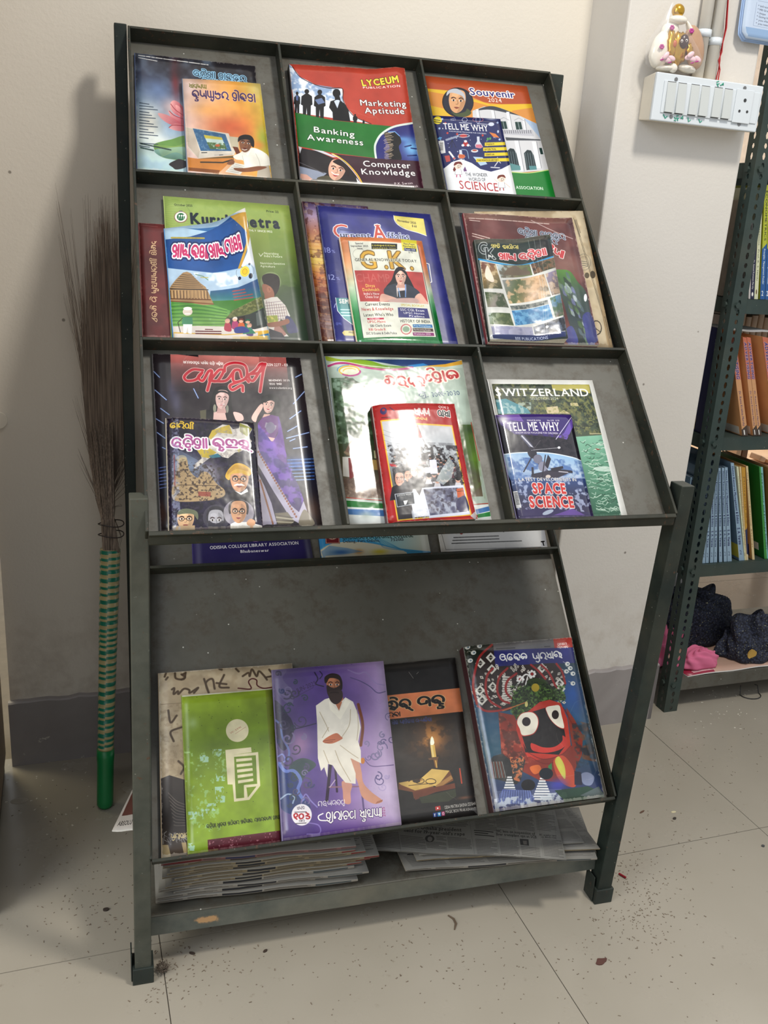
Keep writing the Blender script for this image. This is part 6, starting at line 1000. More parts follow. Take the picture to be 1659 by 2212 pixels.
# ---- leaflets on the ledge behind: only their lower parts show
def art_lib(c):
    c.full((50, 40, 104)); c.E(920, 345, 54, 44, (150, 110, 170)); c.E(920, 345, 44, 35, (60, 44, 110)); c.S(arc(920, 340, 30, 24, 0, 360), 4, (190, 160, 200)); c.S([(890, 350), (950, 350)], 4, (190, 160, 200))
    c.T('ODISHA COLLEGE LIBRARY ASSOCIATION', (600, 441), (1224, 406), 21, WH, 'R'); c.T('Bhubaneswar', (817, 467), (1020, 458), 19, WH, 'R')
book('library_leaflet', 'purple leaflet naming a college library association on the ledge behind the tray', 'P', [(463, 120), (1250, 105), (1320, 490), (480, 530)], art_lib, 'A1', 0.0006, 0.003, spine=(60, 50, 110), cat='leaflet', rough=.35, size=(800, 420))
def art_dept(c):
    c.full((70, 160, 206)); c.G([(20, 90), (690, 80), (720, 262), (500, 240), (330, 190), (200, 185), (80, 210), (30, 250)], [(40, 140, 200), (120, 190, 210), (206, 206, 190)], (30, 150), (680, 200)); c.P([(45, 290), (60, 235), (150, 205), (300, 205), (440, 230), (560, 262), (500, 275)], (200, 196, 176), sm=1)
    for k in range(8): c.S([(330 + k * 10, 160 + k * 6), (440, 200 + k * 6), (560 + k * 12, 262)], 3, (70, 150, 190), .8, 1)
    c.B(160, 265, 60, 16, (30, 70, 140), .8); c.B(400, 262, 50, 16, (206, 190, 60), .9); c.B(270, 262, 30, 16, (190, 130, 60), .8); c.P([(40, 262), (90, 225), (200, 240), (300, 262), (180, 278), (50, 290)], (70, 130, 190), .5)
    c.P([(62, 120), (150, 120), (155, 212), (66, 214)], (130, 44, 50)); c.S([(66, 124), (146, 124), (150, 208), (70, 210), (66, 124)], 3, (206, 170, 150)); c.E(108, 162, 34, 26, (206, 170, 150)); c.P([(80, 160), (108, 150), (136, 160), (108, 185)], (130, 44, 50))
    c.T('Department of History', (168, 152), (470, 140), 22, (40, 60, 90), 'R'); c.T('GADIBRAHMA DEGREE COLLEGE', (172, 187), (612, 172), 23, (24, 60, 50), 'R'); c.T('Delang, Puri, Odisha,', (176, 207), (405, 200), 16, (60, 60, 70), 'R'); c.T('752015', (470, 197), (552, 194), 16, (60, 60, 70), 'R')
book('college_leaflet', 'light blue leaflet of a college history department on the ledge behind the tray', 'Q', [(5, 40), (672, 20), (715, 262), (40, 290)], art_dept, 'A1', 0.0006, 0.003, spine=(20, 60, 90), cat='leaflet', rough=.2, size=(900, 380))
def art_paper(c):
    c.full((214, 214, 214)); c.S([(775, 120), (810, 250), (1400, 232)], 3, (120, 120, 120)); c.T('o|dda|I|sha|aa', (830, 148), (985, 132), 40, (176, 50, 44), 'o13'); c.T('pa|ra|I|ba|ra|ta|na|ka|aa|ra|ii| |pa|r|ra|ga|ta|I', (1012, 140), (1222, 132), 24, K0, 'o11')
    c.bars((860, 176), (1290, 160), (-6, 18), 3, 7, (90, 90, 90), 4); c.P([(1400, 95), (1425, 110), (1437, 228), (1400, 232)], (196, 198, 204)); c.T('T', (1405, 226), (1432, 222), 26, K0, 'x')
book('newsletter', 'white printed newsletter with red and black lettering on the ledge behind the tray', 'Q', [(748, 30), (1400, 15), (1437, 230), (785, 255)], art_paper, 'A1', 0.0006, 0.004, spine=(206, 206, 206), cat='newsletter', rough=.25, coat=.3, size=(900, 320), bump=.2)
# ---- lower slanted tray
def art_brown(c):
    c.full((178, 160, 130)); c.N([(90, 215), (1230, 125), (1400, 1660), (120, 1770)], (196, 180, 150), 50, 4, .7); c.S([(95, 485), (290, 470)], 3, (120, 100, 76)); c.N([(100, 480), (300, 470), (320, 1100), (110, 1100)], (150, 130, 100), 12, 6, .4, .6)
    ink = (84, 66, 48)
    for s_ in ([(150, 215), (140, 245)], [(225, 215), (235, 260), (300, 265), (315, 210)], [(290, 225), (310, 215)], [(280, 225), (310, 250), (280, 270)], [(200, 355), (220, 345), (215, 395), (250, 370), (255, 395), (300, 350), (345, 360), (350, 385), (420, 340), (385, 385)], [(470, 265), (510, 385), (485, 300), (540, 265), (560, 350)], [(575, 300), (660, 310)], [(640, 230), (600, 330), (680, 340)], [(600, 180), (620, 185)], [(740, 175), (765, 200)], [(800, 240), (850, 210), (860, 240), (880, 180), (920, 240), (940, 195), (980, 230), (1010, 270)], [(1030, 180), (1060, 230), (1000, 250)], [(170, 535), (190, 640), (240, 580)], [(280, 680), (190, 720), (215, 800)], [(255, 970), (300, 1020), (275, 1080)], [(165, 250), (150, 270)]): c.S(s_, 20, ink, .65, 1); c.S(s_, 10, ink, .8, 1)
    c.S([(760, 345), (870, 350), (850, 290), (880, 262), (920, 275), (925, 320), (980, 345), (1060, 335)], 11, (96, 26, 26), 1, 1)
    c.G([(105, 1120), (180, 1090), (310, 1130), (340, 1770), (120, 1770)], [(74, 66, 62), (50, 44, 44), (90, 76, 64)], (200, 1090), (220, 1770)); 
    for k in range(9): c.S([(170 + k * 6, 1240 + k * 34), (240, 1310 + k * 26), (310, 1340 + k * 22)], 7, (150, 140, 130), .55, 1)
    r = random.Random(1)
    for k in range(60): a = r.uniform(-.6, 1.6); x = 130 + r.random() * 190; y = 1580 + r.random() * 70; c.S([(x, y), (x + 26 * math.cos(a), y + 40 * math.sin(a))], 3, (180, 180, 180), .8)
    c.P([(120, 1680), (170, 1680), (190, 1765), (120, 1770)], (170, 150, 110)); c.P([(280, 1660), (320, 1660), (335, 1745), (300, 1750)], (170, 150, 110)); c.T('pa|r|ra|aa|nna|na', (192, 1632), (345, 1618), 44, (226, 206, 150), 'o9'); c.wear(21, .01, .7, crease=8)
book('magazine', 'old sepia magazine with brush handwriting, peeking out behind a lime green one', 'D', [(90, 215), (1230, 125), (1345, 1650), (120, 1770)], art_brown, 'A2', 0.0006, 0.010, pages=M_PAGED, spine=(150, 130, 100), rough=.45, bulge=lambda u, v: -.003 * math.exp(-((u - .85) / .2) ** 2 - (v / .1) ** 2))
def art_lime(c):
    c.full((140, 168, 40)); c.a[:] = c.grad([(150, 176, 46), (122, 152, 34), (150, 178, 44), (140, 170, 46)], (600, 380), (700, 1740)); c.P([(1000, 350), (1062, 345), (1132, 1640), (1090, 1650)], (130, 140, 34), .7); c.B(380, 650, 50, 60, (170, 196, 140), .7); c.N([(300, 900), (700, 900), (620, 1560), (340, 1600)], (160, 200, 130), 16, 3, .8, .66, .1)
    for x, y in ((590, 910), (620, 1120), (610, 1230), (620, 1300), (480, 960), (470, 1420), (540, 1370), (380, 1440), (360, 1700)): c.N([(x - 40, y - 30), (x + 40, y - 34), (x + 36, y + 30), (x - 36, y + 34)], (170, 210, 190), 9, x, .9, .5, .1)
    r = random.Random(5)
    for k in range(46): c.E(r.uniform(320, 1080), r.choice([r.uniform(420, 900), r.uniform(420, 1700)]), 3, 3, (60, 70, 26))
    c.P([(288, 405), (1060, 345), (1062, 352), (290, 418)], (220, 220, 196)); cr = (222, 214, 176)
    c.E(762, 716, 97, 100, cr); c.T('W-5991', (705, 748), (800, 690), 16, (190, 130, 110), 's'); c.S([(745, 745), (835, 685)], 3, (190, 140, 120))
    c.P([(660, 885), (880, 862), (885, 905), (735, 925), (740, 1180), (680, 1180)], cr); c.P([(735, 925), (940, 903), (958, 1190), (865, 1308), (735, 1325), (722, 1180)], cr); c.P([(735, 945), (920, 930), (932, 1180), (825, 1188), (828, 1290), (752, 1298), (745, 1180)], (122, 152, 34))
    for k in range(5): c.P([(752 + k * 4, 962 + k * 46), (886 + k * 3, 952 + k * 44), (888 + k * 3, 974 + k * 44), (753 + k * 4, 988 + k * 46)], cr)
    c.P([(840, 1205), (925, 1196), (852, 1290)], (132, 160, 36)); c.S([(828, 1290), (825, 1190), (940, 1180)], 14, cr)
    c.T('o|dda|I|sha|aa| |sa|U|ca|na|aa| |a|dha|I|ka|aa|ra| |a|bha|I|ya|aa|na|.| |ra|aa|u|ra|ka|E|la|aa| |sha|aa|kha|aa', (500, 1544), (1125, 1462), 30, (50, 60, 26), 'o11')
    c.P([(508, 1640), (1128, 1560), (1132, 1642), (512, 1722)], (104, 36, 50)); c.N([(508, 1640), (1128, 1560), (1132, 1642), (512, 1722)], (200, 150, 160), 8, 9, .7, .72, .06); c.wear(22, .005, .5)
book('magazine', 'lime green magazine with a cream letter i made of pages', 'D', [(288, 405), (1060, 345), (1132, 1640), (345, 1745)], art_lime, 'A2', 0.0108, 0.0045, spine=(120, 140, 40), rough=.34)
def art_purple(c):
    c.full((120, 100, 150)); c.a[:] = c.grad([(108, 96, 140), (100, 76, 150), (150, 120, 176), (196, 176, 206)], (60, 900), (1000, 900)); c.B(500, 400, 300, 200, (92, 66, 140), .8); c.B(880, 1100, 160, 200, (206, 190, 216), .7); c.B(600, 1450, 400, 80, (96, 56, 150), .8); c.B(250, 750, 80, 120, (170, 130, 170), .8)
    c.P([(30, 170), (140, 170), (110, 240), (180, 330), (190, 430), (130, 420), (60, 330)], (120, 110, 150), .8, 1)
    cols = [(84, 80, 104), (70, 84, 96), (96, 90, 120), (66, 76, 120), (130, 120, 160)]; r = random.Random(7)
    def swirl(x, y, rad, col, wd, turns=1.3, dr=1, a0=0): c.S([(x + rad * (1 - t / (turns * 6.28) * .85) * math.cos(a0 + dr * t), y + rad * (1 - t / (turns * 6.28) * .85) * math.sin(a0 + dr * t)) for t in np.linspace(0, turns * 6.28, 26)], wd, col, .9)
    c.P([(40, 420), (110, 460), (150, 520), (180, 560), (200, 640), (160, 760), (110, 800), (60, 700)], (74, 70, 96), sm=1); c.P([(180, 900), (260, 860), (340, 880), (370, 920), (300, 980), (260, 1040), (210, 1010), (160, 960)], (76, 92, 96), sm=1); c.P([(60, 900), (160, 960), (240, 1050), (260, 1150), (330, 1240), (250, 1300), (100, 1250), (70, 1000)], (60, 76, 130), sm=1)
    for s_, w_, cc in (([(50, 560), (90, 600), (110, 700), (160, 800), (150, 880)], 16, (110, 130, 190)), ([(80, 900), (130, 960), (200, 960), (250, 1030), (230, 1110), (270, 1180)], 26, (120, 140, 210)), ([(70, 850), (110, 830), (130, 880), (90, 900)], 12, (140, 150, 214)), ([(150, 700), (190, 640), (260, 620), (370, 590)], 9, (60, 56, 86)), ([(360, 190), (385, 240), (370, 280), (430, 300)], 10, (50, 44, 70)), ([(400, 180), (420, 210), (400, 240)], 8, (50, 44, 70)), ([(620, 170), (700, 200), (760, 190), (830, 270), (900, 290)], 10, (150, 130, 180)), ([(640, 230), (720, 260), (790, 300), (850, 350), (910, 340)], 8, (90, 80, 130)), ([(740, 860), (800, 920), (900, 920), (975, 912)], 7, (110, 90, 140)), ([(90, 1180), (150, 1140), (200, 1160), (190, 1210)], 12, (170, 190, 214)), ([(260, 1200), (290, 1140), (330, 1190), (380, 1240)], 10, (150, 140, 210)), ([(300, 1360), (390, 1380), (400, 1440), (300, 1450)], 9, (150, 130, 200))): c.S(s_, w_, cc, .85, 1)
    for k in range(34): swirl(r.uniform(60, 330), r.uniform(200, 1250), r.uniform(18, 56), r.choice(cols), r.uniform(6, 14), 1.2, r.choice([-1, 1]), r.uniform(0, 6))
    for k in range(16): swirl(r.uniform(760, 960), r.uniform(350, 1250), r.uniform(18, 50), r.choice([(130, 120, 160), (110, 100, 146), (176, 160, 200)]), r.uniform(5, 12), 1.1, r.choice([-1, 1]), r.uniform(0, 6))
    # stool and figure
    c.S([(485, 900), (455, 1190)], 24, (60, 40, 70)); c.S([(520, 920), (535, 1120)], 16, (66, 44, 76)); c.S([(475, 1085), (720, 1080)], 12, (150, 110, 130)); c.S([(720, 1040), (745, 1280)], 14, (110, 90, 140)); c.S([(480, 1085), (520, 1030)], 7, (200, 180, 206)); c.S([(700, 440), (735, 600), (720, 760)], 22, (130, 66, 30), 1, 1); c.E(735, 880, 16, 24, (206, 130, 50))
    sk = (190, 120, 84)
    c.P([(520, 380), (580, 380), (600, 470), (540, 480)], sk); c.P([(630, 860), (700, 880), (725, 960), (740, 1050), (800, 1120), (880, 1180), (885, 1200), (830, 1215), (770, 1190), (725, 1150), (700, 1060), (660, 960)], (206, 150, 124), sm=1); c.P([(575, 1040), (650, 1060), (640, 1130), (640, 1210), (590, 1205), (580, 1120)], (206, 150, 130), sm=1)
    for k in range(4): c.S([(840 + k * 12, 1212 - k * 4), (852 + k * 12, 1196 - k * 4)], 4, (150, 90, 70))
    c.P([(370, 450), (440, 400), (490, 385), (540, 450), (600, 385), (660, 420), (700, 520), (720, 620), (700, 730), (720, 800), (722, 900), (640, 860), (680, 980), (680, 1060), (600, 1050), (540, 980), (500, 915), (465, 905), (460, 1010), (435, 930), (410, 960), (385, 860), (380, 600)], (226, 220, 206))
    c.P([(470, 410), (550, 500), (600, 400), (640, 420), (560, 560), (480, 480)], (238, 232, 214)); c.P([(520, 430), (550, 490), (575, 420)], sk)
    for s_ in ([(400, 500), (450, 600), (470, 650)], [(640, 480), (630, 600), (570, 700)], [(690, 480), (700, 600), (690, 720)], [(470, 620), (420, 700)], [(560, 760), (640, 820), (700, 860)], [(430, 800), (470, 900)], [(520, 800), (560, 900), (640, 1040)]): c.S(s_, 6, (176, 160, 130), .7, 1)
    c.P([(425, 725), (470, 690), (530, 665), (565, 690), (575, 710), (500, 745), (440, 742)], (196, 110, 70), sm=1); c.S([(425, 728), (470, 720), (520, 715)], 4, (130, 60, 40)); c.S([(440, 742), (500, 730)], 4, (130, 60, 40))
    c.face(510, 290, 120, 155, (184, 120, 84), None, beard=(62, 44, 40), lips=(120, 60, 50)); c.P([(470, 340), (500, 330), (530, 330), (570, 330), (580, 380), (560, 420), (525, 440), (490, 420), (470, 380)], (70, 52, 48), sm=1); c.P([(440, 270), (440, 225), (490, 198), (550, 210), (575, 260), (575, 320), (560, 320), (550, 250), (480, 235), (455, 270)], (50, 34, 30), sm=1); c.S([(485, 350), (515, 345), (545, 350)], 9, (50, 34, 30), 1, 1)
    c.T('JUN-2025', (225, 350), (380, 285), 34, (70, 56, 90), 's'); c.S([(218, 380), (350, 308)], 3, (70, 56, 90))
    c.E(259, 1300, 79, 84, (230, 226, 230)); c.T('1|0|5', (190, 1335), (332, 1330), 50, (190, 40, 50), 'o12'); c.T('sa|ma|aa|ja', (222, 1262), (285, 1255), 26, (100, 90, 110), 'o7'); c.bars((205, 1280), (315, 1276), (0, 10), 1, 6, (90, 80, 90), 3); c.bars((210, 1368), (312, 1362), (0, 10), 1, 6, (90, 80, 90), 3); c.T('ba|ra', (238, 1355), (282, 1352), 16, (60, 50, 60), 'o9')
    c.T('ga|o|pa|ba|na|dha|U', (385, 1235), (600, 1218), 40, WH, 'o6'); c.T('sha|r|ra|aa|da|dha| |sa|m|kha|ya|aa', (450, 1345), (890, 1310), 66, WH, 'o9', (80, 50, 120), 3); c.S([(450, 1345), (400, 1340), (390, 1310), (425, 1290)], 9, WH, 1, 1); c.T('2025', (912, 1312), (905, 1235), 22, (170, 70, 120), 's'); c.wear(23, .004, .4, grime=.06)
book('magazine', 'purple magazine with a bearded man in white seated on a stool', 'E', [(30, 170), (895, 100), (1035, 1355), (110, 1485)], art_purple, 'A2', 0.0160, 0.006, spine=(120, 110, 150), rough=.3, res=2.2)
def art_candle(c):
    c.full((34, 30, 28)); c.N([(700, 150), (1450, 72), (1640, 1305), (850, 1400)], (44, 40, 38), 60, 3, .6); c.P([(700, 400), (1492, 318), (1520, 505), (720, 590)], (226, 134, 84)); c.G([(720, 590), (1520, 505), (1630, 1200), (840, 1300)], [(30, 26, 22), (50, 36, 24), (40, 30, 24), (30, 26, 26)], (1000, 560), (1200, 1250)); c.B(1260, 700, 170, 170, (150, 96, 40), .9); c.B(1270, 720, 80, 90, (214, 150, 70), .8); c.N([(960, 600), (1520, 560), (1560, 900), (1000, 900)], (40, 28, 20), 26, 5, .5)
    c.S([(1272, 765), (1272, 720)], 26, (250, 214, 120), 1, 1); c.P([(1272, 700), (1290, 745), (1280, 768), (1262, 768), (1258, 740)], (255, 250, 220), sm=1); c.P([(1258, 770), (1292, 766), (1306, 860), (1270, 864)], (232, 190, 90)); c.P([(1262, 775), (1275, 774), (1290, 860), (1275, 862)], (246, 220, 140)); c.P([(1240, 870), (1325, 858), (1318, 880), (1250, 884)], (120, 84, 50)); c.P([(1283, 882), (1316, 880), (1312, 950), (1296, 940)], (150, 100, 40)); c.S([(1300, 890), (1310, 940)], 8, (220, 180, 90))
    c.P([(1010, 1060), (1110, 1040), (1200, 1030), (1290, 1095), (1300, 1110), (1130, 1180), (1120, 1130), (1010, 1110)], (130, 76, 40)); c.P([(1012, 1060), (1120, 1040), (1230, 1040), (1300, 1080), (1140, 1118), (1030, 1075)], (206, 170, 90)); c.P([(1180, 1030), (1270, 952), (1410, 965), (1310, 1090), (1250, 1060)], (222, 186, 100)); c.P([(1310, 1090), (1410, 966), (1430, 1010), (1440, 1040), (1320, 1100)], (130, 80, 44)); c.P([(1300, 1080), (1420, 1000), (1435, 1025), (1310, 1110)], (176, 130, 70)); c.P([(1120, 1130), (1300, 1090), (1450, 1060), (1455, 1100), (1300, 1130), (1140, 1190)], (120, 60, 34)); c.P([(1170, 1170), (1455, 1105), (1462, 1160), (1400, 1200), (1190, 1215)], (60, 66, 44)); c.P([(1450, 940), (1540, 930), (1560, 1080), (1470, 1090)], (44, 34, 30)); c.S([(1490, 950), (1505, 1060)], 11, (190, 70, 40)); c.B(1525, 1170, 60, 14, (130, 80, 50), .8)
    c.S(arc(1175, 1045, 36, 20, 0, 360), 5, (60, 44, 30)); c.S(arc(1262, 1048, 40, 20, 0, 360), 5, (60, 44, 30)); c.S([(1090, 1050), (1110, 1035)], 5, (60, 44, 30)); c.S([(1090, 1080), (1300, 1060)], 4, (60, 44, 30)); c.E(1150, 1045, 30, 14, (70, 54, 40))
    c.T('ja|I|ka|h', (925, 495), (1120, 475), 76, (36, 28, 26), 'o12', (232, 190, 130), 2); c.T('ba|ka|m', (1165, 465), (1385, 445), 76, (36, 28, 26), 'o12', (232, 190, 130), 2); c.T('ra|ka|aa', (935, 548), (1030, 540), 34, (36, 28, 26), 'o10'); c.T('sa|I|ta| |pa|aa|ha|I|ta|ya| |ba|-|pa|ta|I|ka|aa', (960, 608), (1272, 580), 28, (60, 66, 120), 'o8', (90, 100, 160), 1)
    c.T('ODIA MATIRA BASNA ODISHA', (1370, 1258), (1618, 1224), 24, (226, 222, 214), 's'); c.T('MAGIC BOX PRAKASHANEE', (1378, 1290), (1622, 1262), 22, (226, 222, 214), 's')
    c.P([(1294, 1240), (1335, 1232), (1340, 1262), (1298, 1270)], (190, 50, 50)); c.P([(1310, 1244), (1310, 1260), (1324, 1250)], WH); c.P([(1278, 1288), (1308, 1283), (1311, 1315), (1281, 1320)], (50, 80, 160)); c.T('f', (1290, 1314), (1303, 1312), 20, WH, 'x'); c.P([(1312, 1283), (1338, 1279), (1342, 1311), (1315, 1315)], (60, 150, 214)); c.P([(1318, 1290), (1334, 1288), (1328, 1308)], WH); c.P([(1344, 1278), (1368, 1274), (1372, 1306), (1347, 1310)], (190, 80, 130)); c.S(arc(1358, 1292, 7, 8, 0, 360), 3, WH)
    c.S([(1090, 190), (1125, 240)], 4, (150, 146, 140), .8); c.S([(1150, 205), (1165, 190)], 4, (150, 146, 140), .8); c.P([(1560, 1260), (1620, 1240), (1630, 1300), (1600, 1270)], (130, 130, 130), .7); c.wear(24, .007, .6, (150, 146, 140), 5)
book('magazine', 'black magazine with an orange title band and a burning candle over an open book', 'E', [(700, 148), (1455, 72), (1632, 1305), (850, 1400)], art_candle, 'A2', 0.0006, 0.005, spine=(30, 28, 28), rough=.4)
def art_jag(c):
    c.full((30, 60, 90)); c.a[:] = c.grad([(34, 50, 44), (40, 90, 130), (50, 90, 110), (60, 60, 110)], (600, 150), (800, 1640)); c.P([(95, 190), (350, 165), (370, 380), (230, 500), (180, 520), (100, 400)], (34, 46, 36)); c.B(1060, 640, 110, 200, (30, 90, 170), .9)
    c.P([(350, 165), (890, 125), (905, 225), (355, 235)], (120, 118, 120)); c.P([(888, 125), (1056, 110), (1070, 220), (905, 230)], (196, 66, 56)); c.P([(352, 235), (1070, 205), (1090, 350), (372, 385)], (46, 48, 130)); c.bars((380, 218), (580, 210), (0, 10), 1, 9, (70, 66, 70), 3); c.bars((810, 200), (888, 196), (0, 10), 1, 7, (70, 66, 70), 4)
    c.T('ra|tha|ya|aa|ta|ra|aa', (930, 188), (1015, 180), 22, WH, 'o9'); c.T('ba|I|sha|E|sa|aa|ka', (928, 215), (1030, 210), 22, WH, 'o9'); c.T('u|ta|ka|lla', (412, 332), (665, 325), 66, WH, 'o10'); c.T('pa|r|ra|sa|nga', (712, 330), (975, 300), 66, WH, 'o10')
    # crown of white pith work and red cords
    cr = [(200, 300), (350, 180), (372, 385), (900, 352), (990, 470), (1005, 560), (930, 630), (760, 700), (600, 760), (480, 790), (300, 790), (220, 720), (185, 560)]
    c.P(cr, (60, 44, 40)); r = random.Random(6)
    for k in range(150):
        a = r.uniform(math.pi * .95, math.pi * 2.0); rad = r.uniform(130, 470); x = 620 + rad * math.cos(a) * 1.0; y = 720 + rad * math.sin(a) * .85
        if not (185 < x < 1005 and y > 370 or (200 < x < 355 and y > 215)): continue
        u_ = a + math.pi / 2; s_ = r.uniform(16, 26); c.P([(x + s_ * math.cos(a) * .8, y + s_ * math.sin(a) * .8), (x + s_ * math.cos(u_) * .6, y + s_ * math.sin(u_) * .6), (x - s_ * math.cos(a), y - s_ * math.sin(a)), (x - s_ * math.cos(u_) * .6, y - s_ * math.sin(u_) * .6)], (214, 208, 196)); c.E(x, y, s_ * .22, s_ * .22, (90, 70, 60))
    for x, y in ((240, 600), (240, 350), (340, 410), (260, 690), (350, 570), (790, 400), (950, 540), (960, 590), (330, 300)): c.P([(x - 44, y), (x, y - 48), (x + 44, y), (x, y + 48)], (222, 218, 206)); c.P([(x - 22, y), (x, y - 26), (x + 22, y), (x, y + 26)], (70, 60, 54)); c.S([(x - 30, y), (x + 30, y)], 5, (222, 218, 206))
    for k in range(12): c.P([(430 + k % 2 * 8, 470 + k * 22), (520, 480 + k * 20), (522, 492 + k * 20), (434, 488 + k * 22)], (222, 218, 206), sm=0)
    rd = (176, 44, 40)
    for s_ in ([(340, 180), (240, 280), (200, 400), (185, 560), (220, 720)], [(350, 400), (300, 470), (290, 600), (330, 700), (420, 760)], [(480, 400), (410, 480), (390, 600), (430, 690), (500, 720)], [(560, 450), (480, 520), (470, 620), (540, 700)], [(780, 370), (850, 440), (900, 540), (930, 620)], [(920, 360), (970, 430), (1000, 540)], [(230, 740), (300, 790), (450, 780), (640, 720)], [(690, 370), (760, 430), (820, 500)]): c.S(s_, 20, rd, 1, 1)
    for x, y in ((595, 505), (700, 455)): [c.E(x + 26 * math.cos(a), y + 26 * math.sin(a), 12, 12, WH) for a in np.linspace(0, 5.5, 7)]; c.E(x, y, 14, 14, rd)
    c.S([(560, 560), (640, 460), (700, 500)], 14, WH, 1, 1); c.S([(640, 560), (660, 480)], 10, WH)
    for x, y in ((230, 190), (180, 250), (155, 320), (130, 195), (1020, 360), (1045, 400), (1070, 450), (1070, 540), (1010, 430)): c.E(x, y, 22, 20, (222, 222, 216)); c.E(x + 4, y, 8, 8, (90, 120, 140)); c.S([(x - 40, y - 20), (x, y)], 4, (200, 200, 190))
    c.P([(520, 690), (560, 600), (640, 560), (680, 500), (800, 500), (870, 560), (980, 620), (1000, 690), (900, 700), (760, 760), (700, 800), (580, 860), (530, 840)], (60, 80, 36), sm=1); c.N([(500, 560), (1000, 560), (1000, 700), (560, 860), (510, 840)], (110, 150, 70), 9, 12, .8, .55, .12); c.N([(500, 500), (1000, 560), (1000, 700), (560, 860), (510, 840)], (24, 40, 20), 8, 13, .8, .6, .1); c.E(730, 580, 36, 38, (196, 170, 50)); c.S([(440, 790), (640, 715)], 9, (200, 120, 60)); c.E(650, 730, 14, 26, (210, 200, 120))
    # drapery
    c.P([(400, 800), (540, 830), (620, 1000), (700, 1200), (1060, 1100), (1010, 760), (1080, 860), (1160, 1010), (1150, 1180), (1090, 1300), (1080, 1440), (760, 1400), (560, 1300), (430, 1180)], (150, 56, 40), sm=0); c.N([(400, 800), (620, 1000), (700, 1240), (560, 1300), (430, 1180)], (96, 50, 40), 26, 5, .8); c.N([(400, 800), (620, 1000), (700, 1240), (560, 1300), (430, 1180)], (206, 110, 84), 20, 15, .6, .62); c.N([(1040, 860), (1200, 900), (1280, 1240), (1080, 1200)], (120, 80, 60), 30, 8, .9); c.N([(1060, 900), (1240, 900), (1280, 1240), (1100, 1300)], (50, 60, 70), 30, 18, .8)
    c.P([(770, 710), (860, 690), (960, 720), (1020, 860), (1040, 1020), (1050, 1110), (940, 1200), (720, 1230), (640, 1180), (600, 1080), (560, 960), (560, 880)], (196, 58, 40)); c.P([(700, 800), (830, 760), (950, 740), (1000, 1010), (1000, 1100), (940, 1180), (640, 1160), (580, 920)], (34, 26, 26)); 
    c.P([(570, 880), (610, 1010), (650, 1140), (560, 960)], (196, 58, 40)); c.P([(690, 1080), (720, 1085), (800, 1115), (900, 1110), (970, 1060), (975, 1010), (1010, 1040), (1010, 1090), (940, 1140), (820, 1165), (720, 1150), (690, 1120)], (200, 56, 44), sm=1)
    for pts, px_, py_, rx_ in (([(568, 900), (580, 850), (620, 812), (700, 805), (748, 850), (752, 920), (720, 985), (660, 1008), (610, 1005), (590, 950)], 650, 888, 38), ([(828, 760), (900, 742), (948, 745), (965, 820), (990, 930), (970, 945), (920, 920), (870, 870), (838, 810)], 910, 825, 32)): c.P([(x + (x - px_) * .06, y + (y - py_) * .06) for x, y in pts], (190, 50, 40), sm=1); c.P(pts, (228, 222, 204), sm=1); c.E(px_, py_, rx_, 40, (44, 30, 30))
    for s_ in ([(660, 1160), (800, 1220), (960, 1180), (1050, 1100)], [(680, 1200), (820, 1260), (980, 1220)], [(620, 1120), (660, 1220)], [(1000, 780), (1060, 900), (1100, 900)], [(980, 760), (1040, 860)]): c.S(s_, 8, (130, 36, 30), .8, 1)
    c.P([(890, 1240), (940, 1190), (1000, 1200), (1070, 1300), (1090, 1450), (990, 1440), (920, 1360)], (206, 84, 50), sm=1); c.P([(905, 1235), (940, 1195), (985, 1260), (1000, 1340), (990, 1390), (940, 1320)], (206, 200, 80), sm=1); c.P([(842, 1280), (875, 1250), (880, 1310), (850, 1310)], (60, 140, 80)); c.P([(680, 1290), (760, 1270), (780, 1320), (720, 1350)], (214, 110, 50), sm=1)
    c.P([(1140, 1350), (1200, 1330), (1260, 1370), (1230, 1440), (1160, 1430)], (130, 140, 170), sm=1); c.P([(1080, 1320), (1140, 1330), (1150, 1440), (1080, 1440)], (50, 50, 70)); c.B(930, 1440, 90, 60, (80, 80, 190), .9)
    # temples
    c.P([(330, 1230), (360, 1190), (440, 1170), (520, 1240), (600, 1190), (640, 1230), (600, 1400), (560, 1440), (340, 1380)], (60, 60, 60)); [c.S([(350 + k * 12, 1240), (370 + k * 14, 1380)], 4, (206, 200, 190) if k % 2 else (200, 90, 50), .8) for k in range(8)]; c.N([(500, 1200), (630, 1200), (600, 1420), (540, 1400)], (220, 130, 80), 9, 3, .9, .5)
    for bx, by, w0, w1, n in ((500, 1370, 40, 130, 7), (790, 1380, 40, 190, 9)):
        for k in range(n): y = by + k * 22; ww = w0 + (w1 - w0) * k / n; c.P([(bx - ww * .5, y), (bx + ww * .5, y), (bx + ww * .55, y + 14), (bx - ww * .55, y + 14)], (222, 222, 222)); c.S([(bx - ww * .5, y + 18), (bx + ww * .5, y + 18)], 4, (96, 110, 120))
    c.E(665, 1445, 62, 50, (34, 32, 36)); c.E(825, 1345, 62, 50, (34, 40, 50)); c.P([(415, 1520), (440, 1480), (680, 1490), (720, 1560), (700, 1600), (400, 1610)], (90, 106, 170)); 
    for k in range(14): c.S([(430 + k * 20, 1490), (400 + k * 24, 1630)], 4, (40, 50, 90), .8); c.S([(390, 1500 + k * 10), (960, 1480 + k * 9)], 3, (206, 214, 226), .5)
